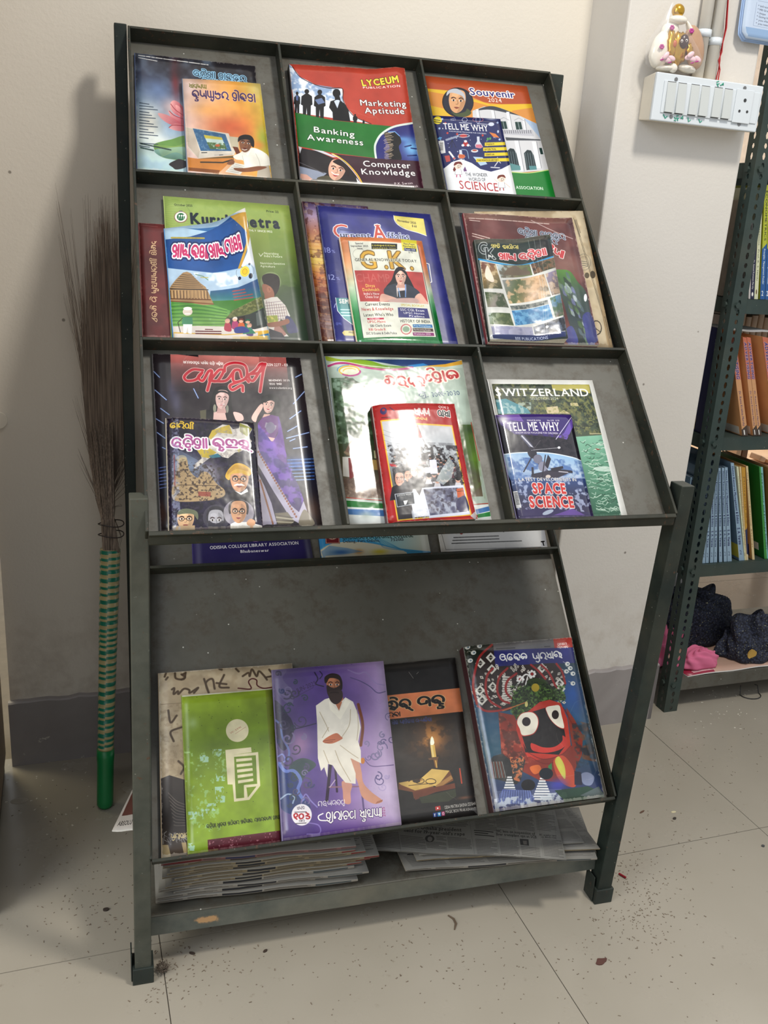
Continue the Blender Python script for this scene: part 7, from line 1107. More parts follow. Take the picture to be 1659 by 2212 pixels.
    c.N([(370, 1560), (1000, 1500), (1050, 1600), (380, 1650)], (206, 214, 220), 14, 10, .8, .5); c.P([(900, 1490), (1200, 1450), (1340, 1500), (1345, 1530), (1000, 1590)], (50, 84, 60), .9); c.P([(1130, 1530), (1300, 1450), (1345, 1520), (1200, 1545)], (96, 110, 110)); c.wear(25, .012, .8, (206, 200, 190), 16)
book('magazine', 'thick worn magazine with a big-eyed black and red temple deity on the cover', 'F', [(95, 190), (1058, 110), (1347, 1522), (368, 1652)], art_jag, 'A2', 0.0006, 0.026, pages=M_PAGED, spine=(60, 26, 30), rough=.24, coat=.4, bump=.2, bulge=lambda u, v: .002 * math.sin(math.pi * u) - .006 * max(0, .1 - u) * 10)
# ---------------------------------------------------------------- newspapers
def col_text(c, x0, x1, y0, y1, skew, n, col=(84, 82, 78), h=5, seed=0): c.bars((x0, y0), (x1, y0 + skew), (((y1 - y0) / n) * .13, (y1 - y0) / n), n, h, col, seed, .75)
def art_news(c):
    c.full((136, 134, 128)); c.N([(-100, 100), (1200, 100), (1200, 480), (-100, 480)], (140, 138, 132), 40, 3, .7)
    for k, (a, b, y0, y1) in enumerate(((60, 190, 305, 400), (200, 325, 330, 400), (335, 440, 360, 400), (450, 575, 335, 400), (600, 720, 225, 300), (605, 722, 350, 440), (740, 850, 350, 440), (870, 980, 390, 445), (1000, 1120, 345, 445), (720, 830, 205, 290), (845, 945, 220, 300), (960, 1080, 205, 300), (440, 560, 240, 275), (230, 420, 245, 275), (80, 210, 260, 290), (390, 440, 330, 355))):
        col_text(c, a, b, y0, y1, (b - a) * .09, max(3, (y1 - y0) // 8), seed=k)
    for x in (190, 585, 725, 835, 950, 990, 1090): c.S([(x - 20, 190), (x + 14, 440)], 2, (110, 108, 102), .7)
    c.T('NSUI Odisha president', (236, 286), (530, 304), 18, (44, 42, 40), 'R'); c.T("held for 19-year-old's rape", (220, 308), (548, 328), 17, (44, 42, 40), 'R')
    c.T('HC lens on suspension of', (728, 312), (960, 325), 14, (44, 42, 40), 'R'); c.T('liver transplant ops at SCB', (726, 330), (968, 343), 14, (44, 42, 40), 'R'); c.T('HC acquits two', (984, 326), (1090, 330), 10, (44, 42, 40), 'R'); c.T('on death row', (996, 338), (1090, 342), 10, (44, 42, 40), 'R')
    c.E(354, 344, 25, 20, (70, 68, 66)); c.E(355, 346, 13, 14, (130, 126, 120)); c.P([(862, 348), (915, 350), (918, 386), (866, 382)], (60, 58, 56)); c.P([(880, 358), (905, 358), (905, 380), (885, 380)], (110, 106, 100)); c.P([(850, 180), (935, 178), (935, 192), (855, 194)], (44, 42, 42)); c.bars((600, 300), (705, 312), (2, 12), 3, 7, (44, 42, 40), 9, .9)
def art_news2(c):
    c.full((140, 137, 130)); w_, h_ = 1000, 700
    for k in range(5):
        for j in range(3): col_text(c, 20 + k * 196, 190 + k * 196, 60 + j * 220, 230 + j * 220, 0, 14, (100, 98, 94), 6, k * 7 + j)
    for j in range(3): c.T('ka|ma|I|ta|aa| |ra|la|sa|U|ba|ra', (40, 52 + j * 220), (500, 52 + j * 220), 26, K0, 'o11'); 
    c.P([(620, 300), (800, 300), (800, 420), (620, 420)], (50, 110, 90)); c.P([(620, 300), (800, 300), (800, 330), (620, 330)], (170, 60, 56))
def art_fold(seed, tint, head):
    def f(c):
        c.full(tint); r = random.Random(seed); x = 10
        while x < 970:
            w_ = r.uniform(90, 260); k = r.random()
            if k < .3: c.P([(x, 8), (x + w_, 8), (x + w_, 50), (x, 50)], r.choice([(44, 44, 48), (120, 44, 44), (50, 56, 90), (84, 90, 90)]))
            elif k < .42 and head: c.T(r.choice(['ka|ma|la|I|sa|aa|dha|U', 'bha|aa|i| |tta|nna|ii|ra', 'ra|ka|E|lla| |ga|ya|nna|I']), (x, 40), (x + w_, 40), 28, (36, 34, 34), 'o12')
            else: c.bars((x, 14), (x + w_ - 14, 14), (0, 9), 4, 5, (66, 62, 56), seed + int(x), .9)
            x += w_ + 12
        c.S([(0, 3), (1000, 3)], 4, (214, 210, 200), .8); c.S([(0, 57), (1000, 57)], 4, (100, 96, 88), .7)
    return f
def canvas(art, w_, h_, name, corners=None, sz=None):
    c = Cv(corners or [(0, 0), (w_, 0), (w_, h_), (0, h_)], *(sz or (w_, h_))); art(c); return c.image(name)
def sheet(name, label, P, th, mtop, mside, medge, group=None, sag=0.0, nx=10, ny=6, seed=0, cat='newspaper'):
    """P: BL, BR, TR, TL on the lower face; a soft slab of folded paper with printed top and printed front fold"""
    r = random.Random(seed); a, b, d = r.uniform(1, 3), r.uniform(0, 6), r.uniform(2, 6)
    def pt(u, v, k): p = P[0].lerp(P[1], u).lerp(P[3].lerp(P[2], u), v); return p + ZU * (k * th * (1 - .35 * abs(2 * u - 1) ** 6) + sag * (math.sin(a * 3 * u + b) * .5 + .5) * (1 - .4 * v) + .0012 * math.sin(d * u * 3 + b))
    bm = bmesh.new(); uv = bm.loops.layers.uv.new('uv'); T_ = [[bm.verts.new(pt(i / nx, j / ny, 1)) for i in range(nx + 1)] for j in range(ny + 1)]; B_ = [[bm.verts.new(pt(i / nx, j / ny, 0)) for i in range(nx + 1)] for j in range(ny + 1)]
    def F(vs, uvs, mi):
        f = bm.faces.new(vs); f.material_index = mi; f.smooth = mi == 0
        for l, q_ in zip(f.loops, uvs): l[uv].uv = q_
    for j in range(ny):
        for i in range(nx):
            u0, u1, v0, v1 = i / nx, (i + 1) / nx, j / ny, (j + 1) / ny
            F([T_[j][i], T_[j][i + 1], T_[j + 1][i + 1], T_[j + 1][i]], [(u0, v0), (u1, v0), (u1, v1), (u0, v1)], 0); F([B_[j][i], B_[j + 1][i], B_[j + 1][i + 1], B_[j][i + 1]], [(u0, v0)] * 4, 2)
    for i in range(nx):
        u0, u1 = i / nx, (i + 1) / nx; F([B_[0][i], B_[0][i + 1], T_[0][i + 1], T_[0][i]], [(u0, 0), (u1, 0), (u1, 1), (u0, 1)], 1); F([B_[ny][i + 1], B_[ny][i], T_[ny][i], T_[ny][i + 1]], [(u0, 0)] * 4, 2)
    for j in range(ny): F([B_[j + 1][0], B_[j][0], T_[j][0], T_[j + 1][0]], [(0, 0)] * 4, 2); F([B_[j][nx], B_[j + 1][nx], T_[j + 1][nx], T_[j][nx]], [(0, 0)] * 4, 2)
    o = obj(name, bm, [mtop, mside, medge], None, recalc=False); return tag(o, label, cat, group)
M_NEDGE = plain('newsprint_edges', (140, 132, 118), 0.9, 0, 0.35, 700)
nm2 = print_mat('newsprint_inner', canvas(art_news2, 1000, 700, 'newsprint_inner'), .85, bump=.1)
folds = [print_mat('newsprint_fold%d' % k, canvas(art_fold(k * 11 + 3, t, h), 1000, 60, 'fold%d' % k), .85, bump=.1) for k, (t, h) in enumerate((((142, 136, 126), 0), ((132, 118, 92), 0), ((150, 146, 136), 1), ((122, 120, 114), 1), ((150, 134, 102), 0), ((132, 92, 90), 0)))]
r = random.Random(12); z = 0.1085
LBL = {0: 'folded newspaper at the bottom of the left stack on the rack shelf', 1: 'second newspaper from the bottom of the left stack', 11: 'topmost folded newspaper of the left stack with a pink front page'}
for k in range(12):
    th = r.uniform(.0042, .0066); x0 = 0.003 + (r.uniform(.004, .03) if k > 1 else 0); wd = r.uniform(.315, .332) - (.02 if k > 8 else 0); y0 = .044 - .0006 * k + r.uniform(-.0015, .002); tilt = -.024 + r.uniform(-.01, .012); dp = r.uniform(.25, .29)
    P = [W3(x0, y0, z), W3(x0 + wd, y0 + tilt + .012, z), W3(x0 + wd + r.uniform(.0, .02), y0 + dp, z), W3(x0 + r.uniform(.0, .02), y0 + dp, z)]
    sheet('newspaper', LBL.get(k, 'first second third fourth fifth sixth seventh eighth ninth tenth eleventh twelfth x'.split()[k] + ' newspaper from the bottom of the left stack'), P, th, nm2, folds[5] if k == 11 else folds[(k * 5 + (k > 3)) % 5], M_NEDGE, 'newspapers stacked at the left of the bottom shelf', 0.0, seed=5)
    z += th + .0017
zr = .1005
def zq(ps, zz): return [onZ(u, v, zz) for u, v in ps]
nm1 = print_mat('newspaper_front', canvas(art_news, 1, 1, 'newspaper_front', [(60, 150), (1080, 165), (1150, 460), (25, 410)], (1400, 560)), .85, bump=.1)
sheet('newspaper', 'white folded newspaper lying lowest in the right-hand spread', zq([(876, 1884), (1290, 1856), (1250, 1745), (835, 1790)], .1025), .0045, nm2, folds[0], M_NEDGE, 'newspapers spread at the right of the bottom shelf', .001, seed=31)
sheet('newspaper', 'yellowed newspaper whose right corner sticks out beside the right leg', zq([(900, 1862), (1296, 1834), (1226, 1738), (860, 1772)], .112), .003, nm2, folds[4], M_NEDGE, 'newspapers spread at the right of the bottom shelf', .001, seed=31)
sheet('newspaper', 'white newspaper with large regional type under the top right sheet', zq([(905, 1850), (1262, 1820), (1212, 1738), (880, 1765)], .1185), .0022, nm2, folds[2], M_NEDGE, 'newspapers spread at the right of the bottom shelf', .001, seed=31)
sheet('newspaper', 'grey English newspaper lying on top of the right-hand spread', zq([(790, 1838), (1223.7, 1857.5), (1196.7, 1743.7), (803, 1738)], .1245), .0026, nm1, folds[3], M_NEDGE, 'newspapers spread at the right of the bottom shelf', .0, seed=31)
bm_m = print_mat('flyer_print', canvas(lambda c: (c.full((206, 198, 190)), c.P([(40, 40), (560, 40), (560, 300), (40, 300)], (120, 70, 60)), c.T('ABSOLUTE HIGHLIGHT', (40, 370), (560, 370), 30, K0, 'b')), 600, 400, 'flyer_print'), .5)
f0 = [W3(-.062, .246, .1025), W3(.02, .234, .1025), W3(.02, .41, .1025), W3(-.012, .40, .1025)]
sheet('magazine', 'white edged magazine sticking out of the bottom shelf behind the left leg', f0, .004, bm_m, M_PAGEW, M_PAGEW, sag=.0, seed=3, cat='magazine')
# ---------------------------------------------------------------- broom
broom = thing('broom', 'stick broom with green cap and green-beige striped grip, leaning bristles up', 'broom', RW(-.07, .394, 0))
def bw(u, v): p = onY(u, v, .394 + (1742 - v) / 1322 * .15); return RW(p.x, p.y, p.z)
ax = [bw(227, 1742), bw(228, 1617), bw(233, 1400), bw(238, 1187), bw(240, 1130)]; ax[0].z = 0.0
def axis(t):
    k = min(int(t), 3); return ax[k].lerp(ax[k + 1], t - k)
bm = bmesh.new(); pts = [axis(t) for t in np.linspace(0, 1, 9)]
tube(bm, [pts[0] + ZU * .001] + [pts[0] + ZU * .006] + pts[1:], [.0125, .0158] + [.0162] * 6 + [.0172, .0168], 20); under(broom, obj('handle_cap', bm, plain('green_plastic', (20, 118, 62), .35, 0, .04), None, smooth=True))
bm = bmesh.new(); N_ = 150; rg_ = tube(bm, [axis(1.0 + 2.02 * i / N_) for i in range(N_ + 1)], [.0155 + .0035 * i / N_ + .0005 * math.sin(i * 1.3) for i in range(N_ + 1)], 20)
bm.faces.ensure_lookup_table(); rr = random.Random(2); pat = []; cur = 0
while len(pat) < N_: pat += [cur] * (rr.choice([2, 3]) if cur == 0 else rr.choice([2, 2, 3])); cur ^= 1
for i in range(N_):
    for k in range(20):
        j = min(N_ - 1, max(0, i + int(round(1.4 * math.sin(2 * math.pi * k / 20))))); bm.faces[i * 20 + k].material_index = pat[j]
for f in bm.faces: f.smooth = True
under(broom, obj('striped_grip', bm, [plain('beige_tape', (176, 162, 116), .3, 0, .05, coat=.4), plain('green_tape', (24, 116, 92), .3, 0, .05, coat=.4)], None))
rb = random.Random(9); bm = bmesh.new()
def strand(x0, u1, v1, bend, r0, dy0, dy1, v0=1188):
    A_ = bw(240 + x0 * .92, v0) + NR * dy0; B_ = bw(240 + x0 * 1.12, 1120) + NR * dy0; E_ = bw(u1, v1) + NR * dy1; M_ = B_.lerp(E_, .3) + XR * (bend + x0 * .0005); Q_ = B_.lerp(E_, .65) + XR * (bend + x0 * .0004)
    B_.x = min(B_.x, -.044); M_.x = min(M_.x, -.041)
    for p_ in (M_, Q_, E_): p_.y = min(max(p_.y, .6075), .634)
    tube(bm, [A_, B_, M_, Q_, E_], [r0, r0, r0 * .8, r0 * .6, r0 * .2], 3, cap=False)
for k in range(1300):
    t = rb.uniform(-1, 1); s_ = abs(rb.gauss(0, .3)); v1 = 470 + 230 * abs(t) ** 1.5 + 420 * min(1, s_ * s_ * 1.3) + rb.choice([0, 0, 60, 140]) + rb.uniform(-60, 70); f = (1120 - v1) / 650
    strand(t * 19, 240 + t * 24 + f * (t * 50 - 14), v1, rb.uniform(-.003, .003), .00085, rb.uniform(-.014, .014), rb.uniform(-.028, .022))
for u1, v1, b in ((121, 390, .008), (127, 480, .01), (150, 450, .004), (138, 545, .01), (139, 640, .012), (158, 840, .006), (172, 800, .003), (182, 420, 0), (192, 415, 0), (216, 418, 0), (250, 395, 0), (174, 700, .004), (245, 390, 0), (168, 960, .004), (220, 425, 0), (292, 425, 0), (296, 430, 0), (286, 480, 0)):
    for q_ in range(5): strand(rb.uniform(-19, -6) if u1 < 200 else rb.uniform(-5, 15), u1 + rb.uniform(-4, 6), v1 + rb.uniform(-5, 60), b, .0007, rb.uniform(-.01, .01), rb.uniform(-.01, .02))
mb = NT('dry_palm_stems'); vm = mb.N('ShaderNodeVectorMath'); vm.operation = 'MULTIPLY'; mb.L(mb.geo(), vm.inputs[0]); vm.inputs[1].default_value = (1, 1, .02); nb = mb.noise(420, 3, .6, vm.outputs[0]); mb.col(mb.ramp(nb, [(.35, srgb((98, 86, 78))), (.65, srgb((164, 148, 132)))])); mb.set(Roughness=.6)
tag(obj('bristles', bm, mb.m, broom, recalc=False), kind='stuff').matrix_parent_inverse = Matrix.Translation(-broom.location)
bm = bmesh.new()
for v in (1131, 1154):
    c0 = bw(240, v); tube(bm, [c0 + Vector((.0235 * math.cos(a), .019 * math.sin(a), .002 * math.sin(2 * a))) for a in np.linspace(0, 2 * math.pi, 24, endpoint=False)], .0011, 5, closed=True)
under(broom, obj('binding_wire', bm, plain('dark_wire', (52, 44, 42), .5), None))
# ---------------------------------------------------------------- slotted-angle book rack at the right
M_ANG = mk_paint('angle_green_paint', (52, 66, 62), (44, 56, 53), 0.36, 0.72)
brack = thing('slotted_book_rack', 'dark green slotted angle steel rack of books beside the white pillar', 'rack', RW(1.45, .6, 0))
YF = .459; YB = .459 + .36; LEAN = -.0130
def xr_(z): return 1.314 + LEAN * z
def slotted(name, x, y, sx, sy, z1, w1=.040, w2=.034):
    """an angle post: two flanges with two staggered kinds of slots cut through (real holes)"""
    bm = bmesh.new(); n = int(z1 / .0205)
    def flange(ux, uy, w_):
        c0, h0 = w_ * .5, .0046
        for i in range(n):
            z0 = i * .0205; zt = z0 + .0205; hh = (.0130 if i % 3 else .0095) / 2; zc = (z0 + zt) / 2
            out = [(0, z0), (w_ / 2, z0), (w_, z0), (w_, zc), (w_, zt), (w_ / 2, zt), (0, zt), (0, zc)]; inn = [(c0 - h0 * .6, zc - hh), (c0, zc - hh * 1.12), (c0 + h0 * .6, zc - hh), (c0 + h0, zc), (c0 + h0 * .6, zc + hh), (c0, zc + hh * 1.12), (c0 - h0 * .6, zc + hh), (c0 - h0, zc)]
            def V(p, k): return bm.verts.new(RW(x + LEAN * p[1] + ux * p[0] + (sx * .0022 * k if ux == 0 else 0), y + uy * p[0] + (sy * .0022 * k if uy == 0 else 0), p[1]))
            a = [V(p, 0) for p in out]; b = [V(p, 0) for p in inn]; a2 = [V(p, 1) for p in out]; b2 = [V(p, 1) for p in inn]
            for q_ in range(8):
                m = (q_ + 1) % 8; bm.faces.new((a[q_], a[m], b[m], b[q_])); bm.faces.new((a2[q_], b2[q_], b2[m], a2[m])); bm.faces.new((b[q_], b[m], b2[m], b2[q_]))
                if q_ in (2, 3): bm.faces.new((a[q_], a2[q_], a2[m], a[m]))
    flange(sx, 0, w1); flange(0, sy, w2); under(brack, obj(name, bm, M_ANG, None))
slotted('corner_post', 1.314, YF, 1, 1, 1.72); slotted('corner_post', 1.314, YB, 1, -1, 1.72)
slotted('corner_post', 2.21, YF, -1, 1, 1.72); slotted('corner_post', 2.21, YB, -1, -1, 1.72)
def bolt(z, dx, dy):
    bm = bmesh.new(); p = RW(xr_(z) + dx, YF + dy, z); nrm = -NR if dy <= 0 else -XR; s_ = XR if dy <= 0 else NR
    v = [[bm.verts.new(p + nrm * h + (s_ * math.cos(a) + ZU * math.sin(a)) * .0065) for a in np.linspace(0, 2 * math.pi, 6, endpoint=False)] for h in (0, .005)]
    for k in range(6): bm.faces.new((v[0][k], v[0][(k + 1) % 6], v[1][(k + 1) % 6], v[1][k]))
    bm.faces.new(v[1]); under(brack, obj('bolt', bm, M_ANG, None))
SHZ = (.092, .405, .727, 1.045, 1.33)
for z in SHZ:
    bm = bmesh.new(); x0, x1 = xr_(z) + .003, 2.2 + LEAN * z; y0, y1 = YF + .003, YB - .003; hh = .032 if z > .1 else .034
    boxr(bm, x0, x1, y0, y1, z - .0015, z); boxr(bm, x0, x1, y0, y0 + .0015, z - hh, z - .0016); boxr(bm, x0, x1, y1 - .0015, y1, z - hh, z - .0016); boxr(bm, x0, x0 + .0015, y0 + .0016, y1 - .0016, z - hh, z - .0016); boxr(bm, x1 - .0015, x1, y0 + .0016, y1 - .0016, z - hh, z - .0016)
    under(brack, obj('shelf', bm, M_ANG if z > .1 else M_PANEL, None)); bolt(z - .014, .014, 0); bolt(z - .014, 0, .02)
def zc(rg, p): return ((1540 + p[0] / 7.37, 360 + p[1] / 7.37), (1500 + p[0] / 6.704, 640 + p[1] / 6.704), (1470 + p[0] / 7.376, 950 + p[1] / 7.376))[rg]
def spine_art(kind):
    def f(c):
        W_, H_ = 60, 600
        if kind == 'navy': c.full((36, 38, 78)); c.T('Engineering Economics   Dr. Samuel Ramanan Murthy', (20, 60), (20, 520), 22, WH, 'b'); c.E(30, 560, 14, 18, WH)
        elif kind == 'cream': c.full((214, 216, 180)); c.T('Marketing Management   Prof. R. S. Naidu', (22, 60), (22, 500), 22, (70, 80, 60), 's'); c.E(30, 560, 10, 14, (120, 90, 60))
        elif kind == 'lime': c.full((190, 196, 44)); c.P([(0, 330), (60, 300), (60, 600), (0, 600)], (30, 100, 170)); c.T('ECONOMETRICS', (20, 30), (20, 290), 26, (60, 70, 30), 'b'); c.T('Principles  Management Reader', (20, 330), (20, 520), 22, WH, 'b'); c.T('2', (14, 580), (44, 580), 26, WH, 'b')
        elif kind == 'orange': c.full((206, 116, 84)); c.P([(0, 250), (60, 250), (60, 560), (0, 560)], (214, 160, 110)); c.T('ADVERTISING', (14, 30), (14, 250), 34, (90, 60, 130), 'x', (220, 190, 190), 3); c.T('Dr. Rama Krishna Murthy', (20, 320), (20, 540), 20, (90, 70, 120), 'b'); c.P([(0, 560), (60, 530), (60, 600), (0, 600)], (84, 66, 54)); c.T('1', (20, 592), (42, 592), 30, WH, 'b')
        elif kind == 'blue': c.full((150, 178, 200)); c.T('Human Resource Management & Ethics     S. A. Verma', (18, 20), (18, 500), 30, (44, 60, 110), 'x'); c.T('2', (18, 560), (44, 560), 26, (60, 70, 110), 's')
        elif kind == 'sand': c.full((222, 200, 150)); c.T('Organisational Behaviour  Readings', (18, 40), (18, 520), 24, (150, 110, 60), 'b')
        elif kind == 'gold': c.full((206, 156, 44)); c.T('Managerial Skill', (18, 60), (18, 360), 22, (120, 90, 40), 's'); c.P([(0, 400), (60, 380), (60, 560), (0, 560)], (40, 50, 100)); c.P([(0, 560), (60, 560), (60, 600), (0, 600)], (222, 210, 180))
        elif kind == 'green': c.full((60, 160, 60)); c.P([(24, 0), (60, 0), (60, 600), (40, 600)], (130, 190, 190)); c.T('Environment and Ecology Studies', (26, 40), (30, 540), 24, (20, 90, 60), 'b')
        elif kind == 'brown': c.full((150, 110, 60)); c.T('Rural Marketing', (20, 60), (20, 420), 26, (90, 60, 40), 'b')
        else: c.full((206, 200, 196))
    return f
SPM = {}
CVC = {'navy': (34, 36, 76), 'cream': (206, 206, 176), 'lime': (150, 156, 30), 'orange': (208, 148, 96), 'blue': (92, 116, 136), 'sand': (196, 150, 90), 'gold': (190, 140, 40), 'green': (14, 96, 30), 'brown': (140, 104, 56), 'white': (206, 200, 196)}
def shelf_book(label, rg, cs, kind, shelf, depth=.17, group=None, extra=None, yf=.470):
    pts = [onY(*zc(rg, c), yf) for c in cs]       # BL BR TR TL
    for i in (0, 1): pts[i] = Vector((pts[i].x, 0, shelf + .0008))
    for i in (2, 3): pts[i] = Vector((pts[i].x, 0, min(pts[i].z, shelf + .29)))
    return upright(label, [(p.x, p.z) for p in pts], kind, depth, group, extra, yf)
def upright(label, q_, kind, depth, group, extra, yf):
    if kind not in SPM: SPM[kind] = (print_mat('spine_' + kind, canvas(spine_art(kind), 60, 600, 'spine_' + kind), .3), plain('cover_' + kind, CVC[kind], .35, 0, .05))
    t = thing('book', label, 'book', RW(q_[0][0], yf, q_[0][1]), group)
    def side(n_, k0, k1, m_, y0, y1, e=0.0):      # slab between two fractions of the width
        bm = bmesh.new(); uv = bm.loops.layers.uv.new('uv'); L_ = lambda k: (Vector(q_[0]).lerp(Vector(q_[1]), k), Vector(q_[3]).lerp(Vector(q_[2]), k)); (a, d), (b, c) = L_(k0), L_(k1)
        if e: d_ = (d - a).normalized() * e; a, d = a + d_, d - d_; d_ = (c - b).normalized() * e; b, c = b + d_, c - d_
        P = [RW(p.x, yy, p.y) for yy in (y0, y1) for p in (a, b, c, d)]; v = [bm.verts.new(p) for p in P]
        for f_ in ((0, 1, 2, 3), (5, 4, 7, 6), (1, 5, 6, 2), (4, 0, 3, 7), (3, 2, 6, 7), (4, 5, 1, 0)):
            fc = bm.faces.new([v[i] for i in f_])
            for l, u_ in zip(fc.loops, ((0, 0), (1, 0), (1, 1), (0, 1))): l[uv].uv = u_
        under(t, obj(n_, bm, m_, None, recalc=False))
    side('spine', 0, 1, [SPM[kind][0]], yf, yf + .0012); side('front_cover', 0, .1, SPM[kind][1], yf + .0013, yf + depth); side('back_cover', .9, 1, SPM[kind][1], yf + .0013, yf + depth); side('page_block', .101, .899, M_PAGEW if kind != 'orange' else M_PAGE, yf + .0014, yf + depth - .003, .003)
    if extra:        # printed blocks at the foot of the left cover
        for i, (y0, y1, z0, z1, cc) in enumerate(extra):
            bm = bmesh.new(); a, d = Vector(q_[0]), Vector(q_[3]); pz = lambda z: a.lerp(d, z); hexa(bm, [RW(pz(z).x - o_, y, pz(z).y) for o_ in (.0, .0004) for y, z in ((yf + y0, z0), (yf + y1, z0), (yf + y1, z1), (yf + y0, z1))])
            under(t, obj('cover_label' if i == 0 else 'cover_print', bm, plain('label_%d' % (random.random() * 1e6), cc, .4), None))
    return t
g1, g2, g3 = 'books on the shelf beside the pillar, top row', 'orange books on the second shelf', 'pale blue books on the third shelf'
shelf_book('thin white book beside the navy spine on the top row', 0, [(575, 2060), (602, 2060), (640, 900), (615, 900)], 'white', 1.045)
shelf_book('navy book with white lettering on its spine, top row', 0, [(605, 2060), (662, 2060), (712, 960), (662, 960)], 'navy', 1.045)
shelf_book('cream book right of the navy spine, top row', 0, [(667, 2060), (725, 2060), (806, 330), (752, 330)], 'cream', 1.045)
shelf_book('first lime and blue book on the top row', 0, [(762, 2070), (832, 2070), (900, 290), (826, 290)], 'lime', 1.045, group=g1)
shelf_book('second lime and blue book on the top row, at the picture edge', 0, [(840, 2075), (912, 2075), (985, 290), (906, 290)], 'lime', 1.045, group=g1)
pr_ = [(.01, .13, .01, .09, (206, 196, 180))]
shelf_book('orange book with a lone digit 1 on its leaning spine', 1, [(700, 2010), (776, 2030), (600, 600), (526, 600)], 'orange', .727, group=g2, extra=pr_)
shelf_book('orange book leaning right of the gap, left of a twin', 1, [(858, 2010), (912, 2030), (756, 600), (700, 590)], 'orange', .727, group=g2, extra=pr_)
shelf_book('orange book leaning right of the gap, right of its twin', 1, [(916, 2030), (972, 2040), (815, 600), (760, 590)], 'orange', .727, group=g2)
shelf_book('orange book at the picture edge on the second shelf', 1, [(1160, 2030), (1240, 2030), (1066, 600), (985, 590)], 'orange', .727, group=g2, extra=pr_)
p = onY(1620, 729, .47); sheet('loose_papers', 'loose white papers lying across the tops of the orange books', [RW(1.335, .50, p.z + .012), RW(1.50, .50, p.z + .008), RW(1.50, .62, p.z + .008), RW(1.335, .62, p.z + .012)], .004, M_PAGEW, M_PAGEW, M_PAGEW, seed=4, cat='papers')
sp3 = [[(345, 1990), (392, 1985), (440, 470), (396, 470)], [(400, 1985), (446, 1980), (490, 465), (448, 465)], [(466, 1980), (520, 1980), (548, 460), (500, 460)], [(530, 1975), (578, 1975), (596, 455), (556, 455)], [(612, 1970), (662, 1965), (642, 450), (606, 450)], [(688, 1960), (736, 1955), (698, 448), (660, 448)], [(745, 1950), (818, 1930), (752, 440), (708, 440)]]
for i, s_ in enumerate(sp3): shelf_book('%s pale blue book of the upright row on the third shelf' % ('first second third fourth fifth sixth seventh'.split()[i]), 2, s_, 'blue', .405, group=g3)
shelf_book('leaning grey-blue book with a yellow cover foot on the third shelf', 2, [(940, 1900), (1022, 1900), (850, 370), (800, 370)], 'blue', .405, group=g3, extra=[(.0, .165, .03, .17, (176, 166, 60))])
shelf_book('narrow cream book just right of the leaning grey-blue book', 2, [(1027, 1900), (1044, 1900), (925, 430), (895, 430)], 'cream', .405)
shelf_book('sand coloured book on the third shelf, left of the gold one', 2, [(1046, 1900), (1064, 1900), (965, 430), (940, 430)], 'sand', .405)
shelf_book('gold book with a dark blue spine foot on the third shelf', 2, [(1066, 1900), (1082, 1900), (1032, 440), (972, 440)], 'gold', .405)
shelf_book('sand coloured book with a navy patch at its cover foot', 2, [(1150, 1890), (1186, 1890), (1076, 420), (1044, 420)], 'sand', .405, extra=[(.01, .06, .03, .16, (30, 34, 90))])
shelf_book('green book with a pale spine stripe on the third shelf', 2, [(1336, 1910), (1396, 1900), (1312, 435), (1255, 430)], 'green', .405, extra=[(.02, .07, .07, .15, (200, 200, 190))])
shelf_book('brown book right of the green book on the third shelf', 2, [(1460, 1900), (1530, 1900), (1450, 440), (1390, 440)], 'brown', .405)
# first item of each row, seen from its side between pillar and post
x_ = 1.3145
upright('navy book with a yellow barcode foot, first behind the post', [(x_, .728), (x_ + .012, .728), (x_ + .004, .975), (x_ - .008, .975)], 'navy', .26, None, [(.03, .22, .02, .2, (206, 186, 70)), (.06, .2, .06, .16, (210, 210, 206))], .50)
upright('grey-blue book first behind the post on the third shelf', [(x_, .406), (x_ + .012, .406), (x_ + .002, .62), (x_ - .01, .62)], 'blue', .26, None, None, .50)
def block(name, label, cat, q_, y0, y1, m, group=None, bev=.002):
    bm = bmesh.new(); hexa(bm, [RW(x, y, z) for y in (y0, y1) for x, z in q_]); return tag(obj(name, bm, m, None, bevel=bev), label, cat, group)
M_CARD = plain('grey_card', (146, 132, 116), .7, 0, .15, 60)
block('paper_bundle', 'grey-brown bundle of papers behind the post on the top row', 'papers', [(x_ - .003, 1.046), (x_ + .012, 1.046), (x_ + .008, 1.255), (x_ - .007, 1.255)], .50, .77, M_CARD)
mvol = plain('beige_binding', (160, 134, 106), .45, 0, .08)
for i in range(9):
    a = 1.455 + i * .0192; bm = bmesh.new(); n_ = 8
    for zz in (.728, .985): pass
    ring = [[bm.verts.new(RW(a + .0185 * (.5 - .5 * math.cos(math.pi * k / n_)), .655 - .006 * math.sin(math.pi * k / n_), zz)) for k in range(n_ + 1)] + [bm.verts.new(RW(a + .0185, .80, zz)), bm.verts.new(RW(a, .80, zz))] for zz in (.728, .99 + .004 * (i % 3))]
    m_ = len(ring[0])
    for k in range(m_): bm.faces.new((ring[0][k], ring[0][(k + 1) % m_], ring[1][(k + 1) % m_], ring[1][k]))
    bm.faces.new(ring[0][::-1]); bm.faces.new(ring[1]); tag(obj('bound_volume', bm, mvol), 'first second third fourth fifth sixth seventh eighth ninth tenth eleventh twelfth'.split()[i] + ' beige round-backed volume from the post, back of the second shelf', 'book', 'beige volumes at the back of the second shelf')
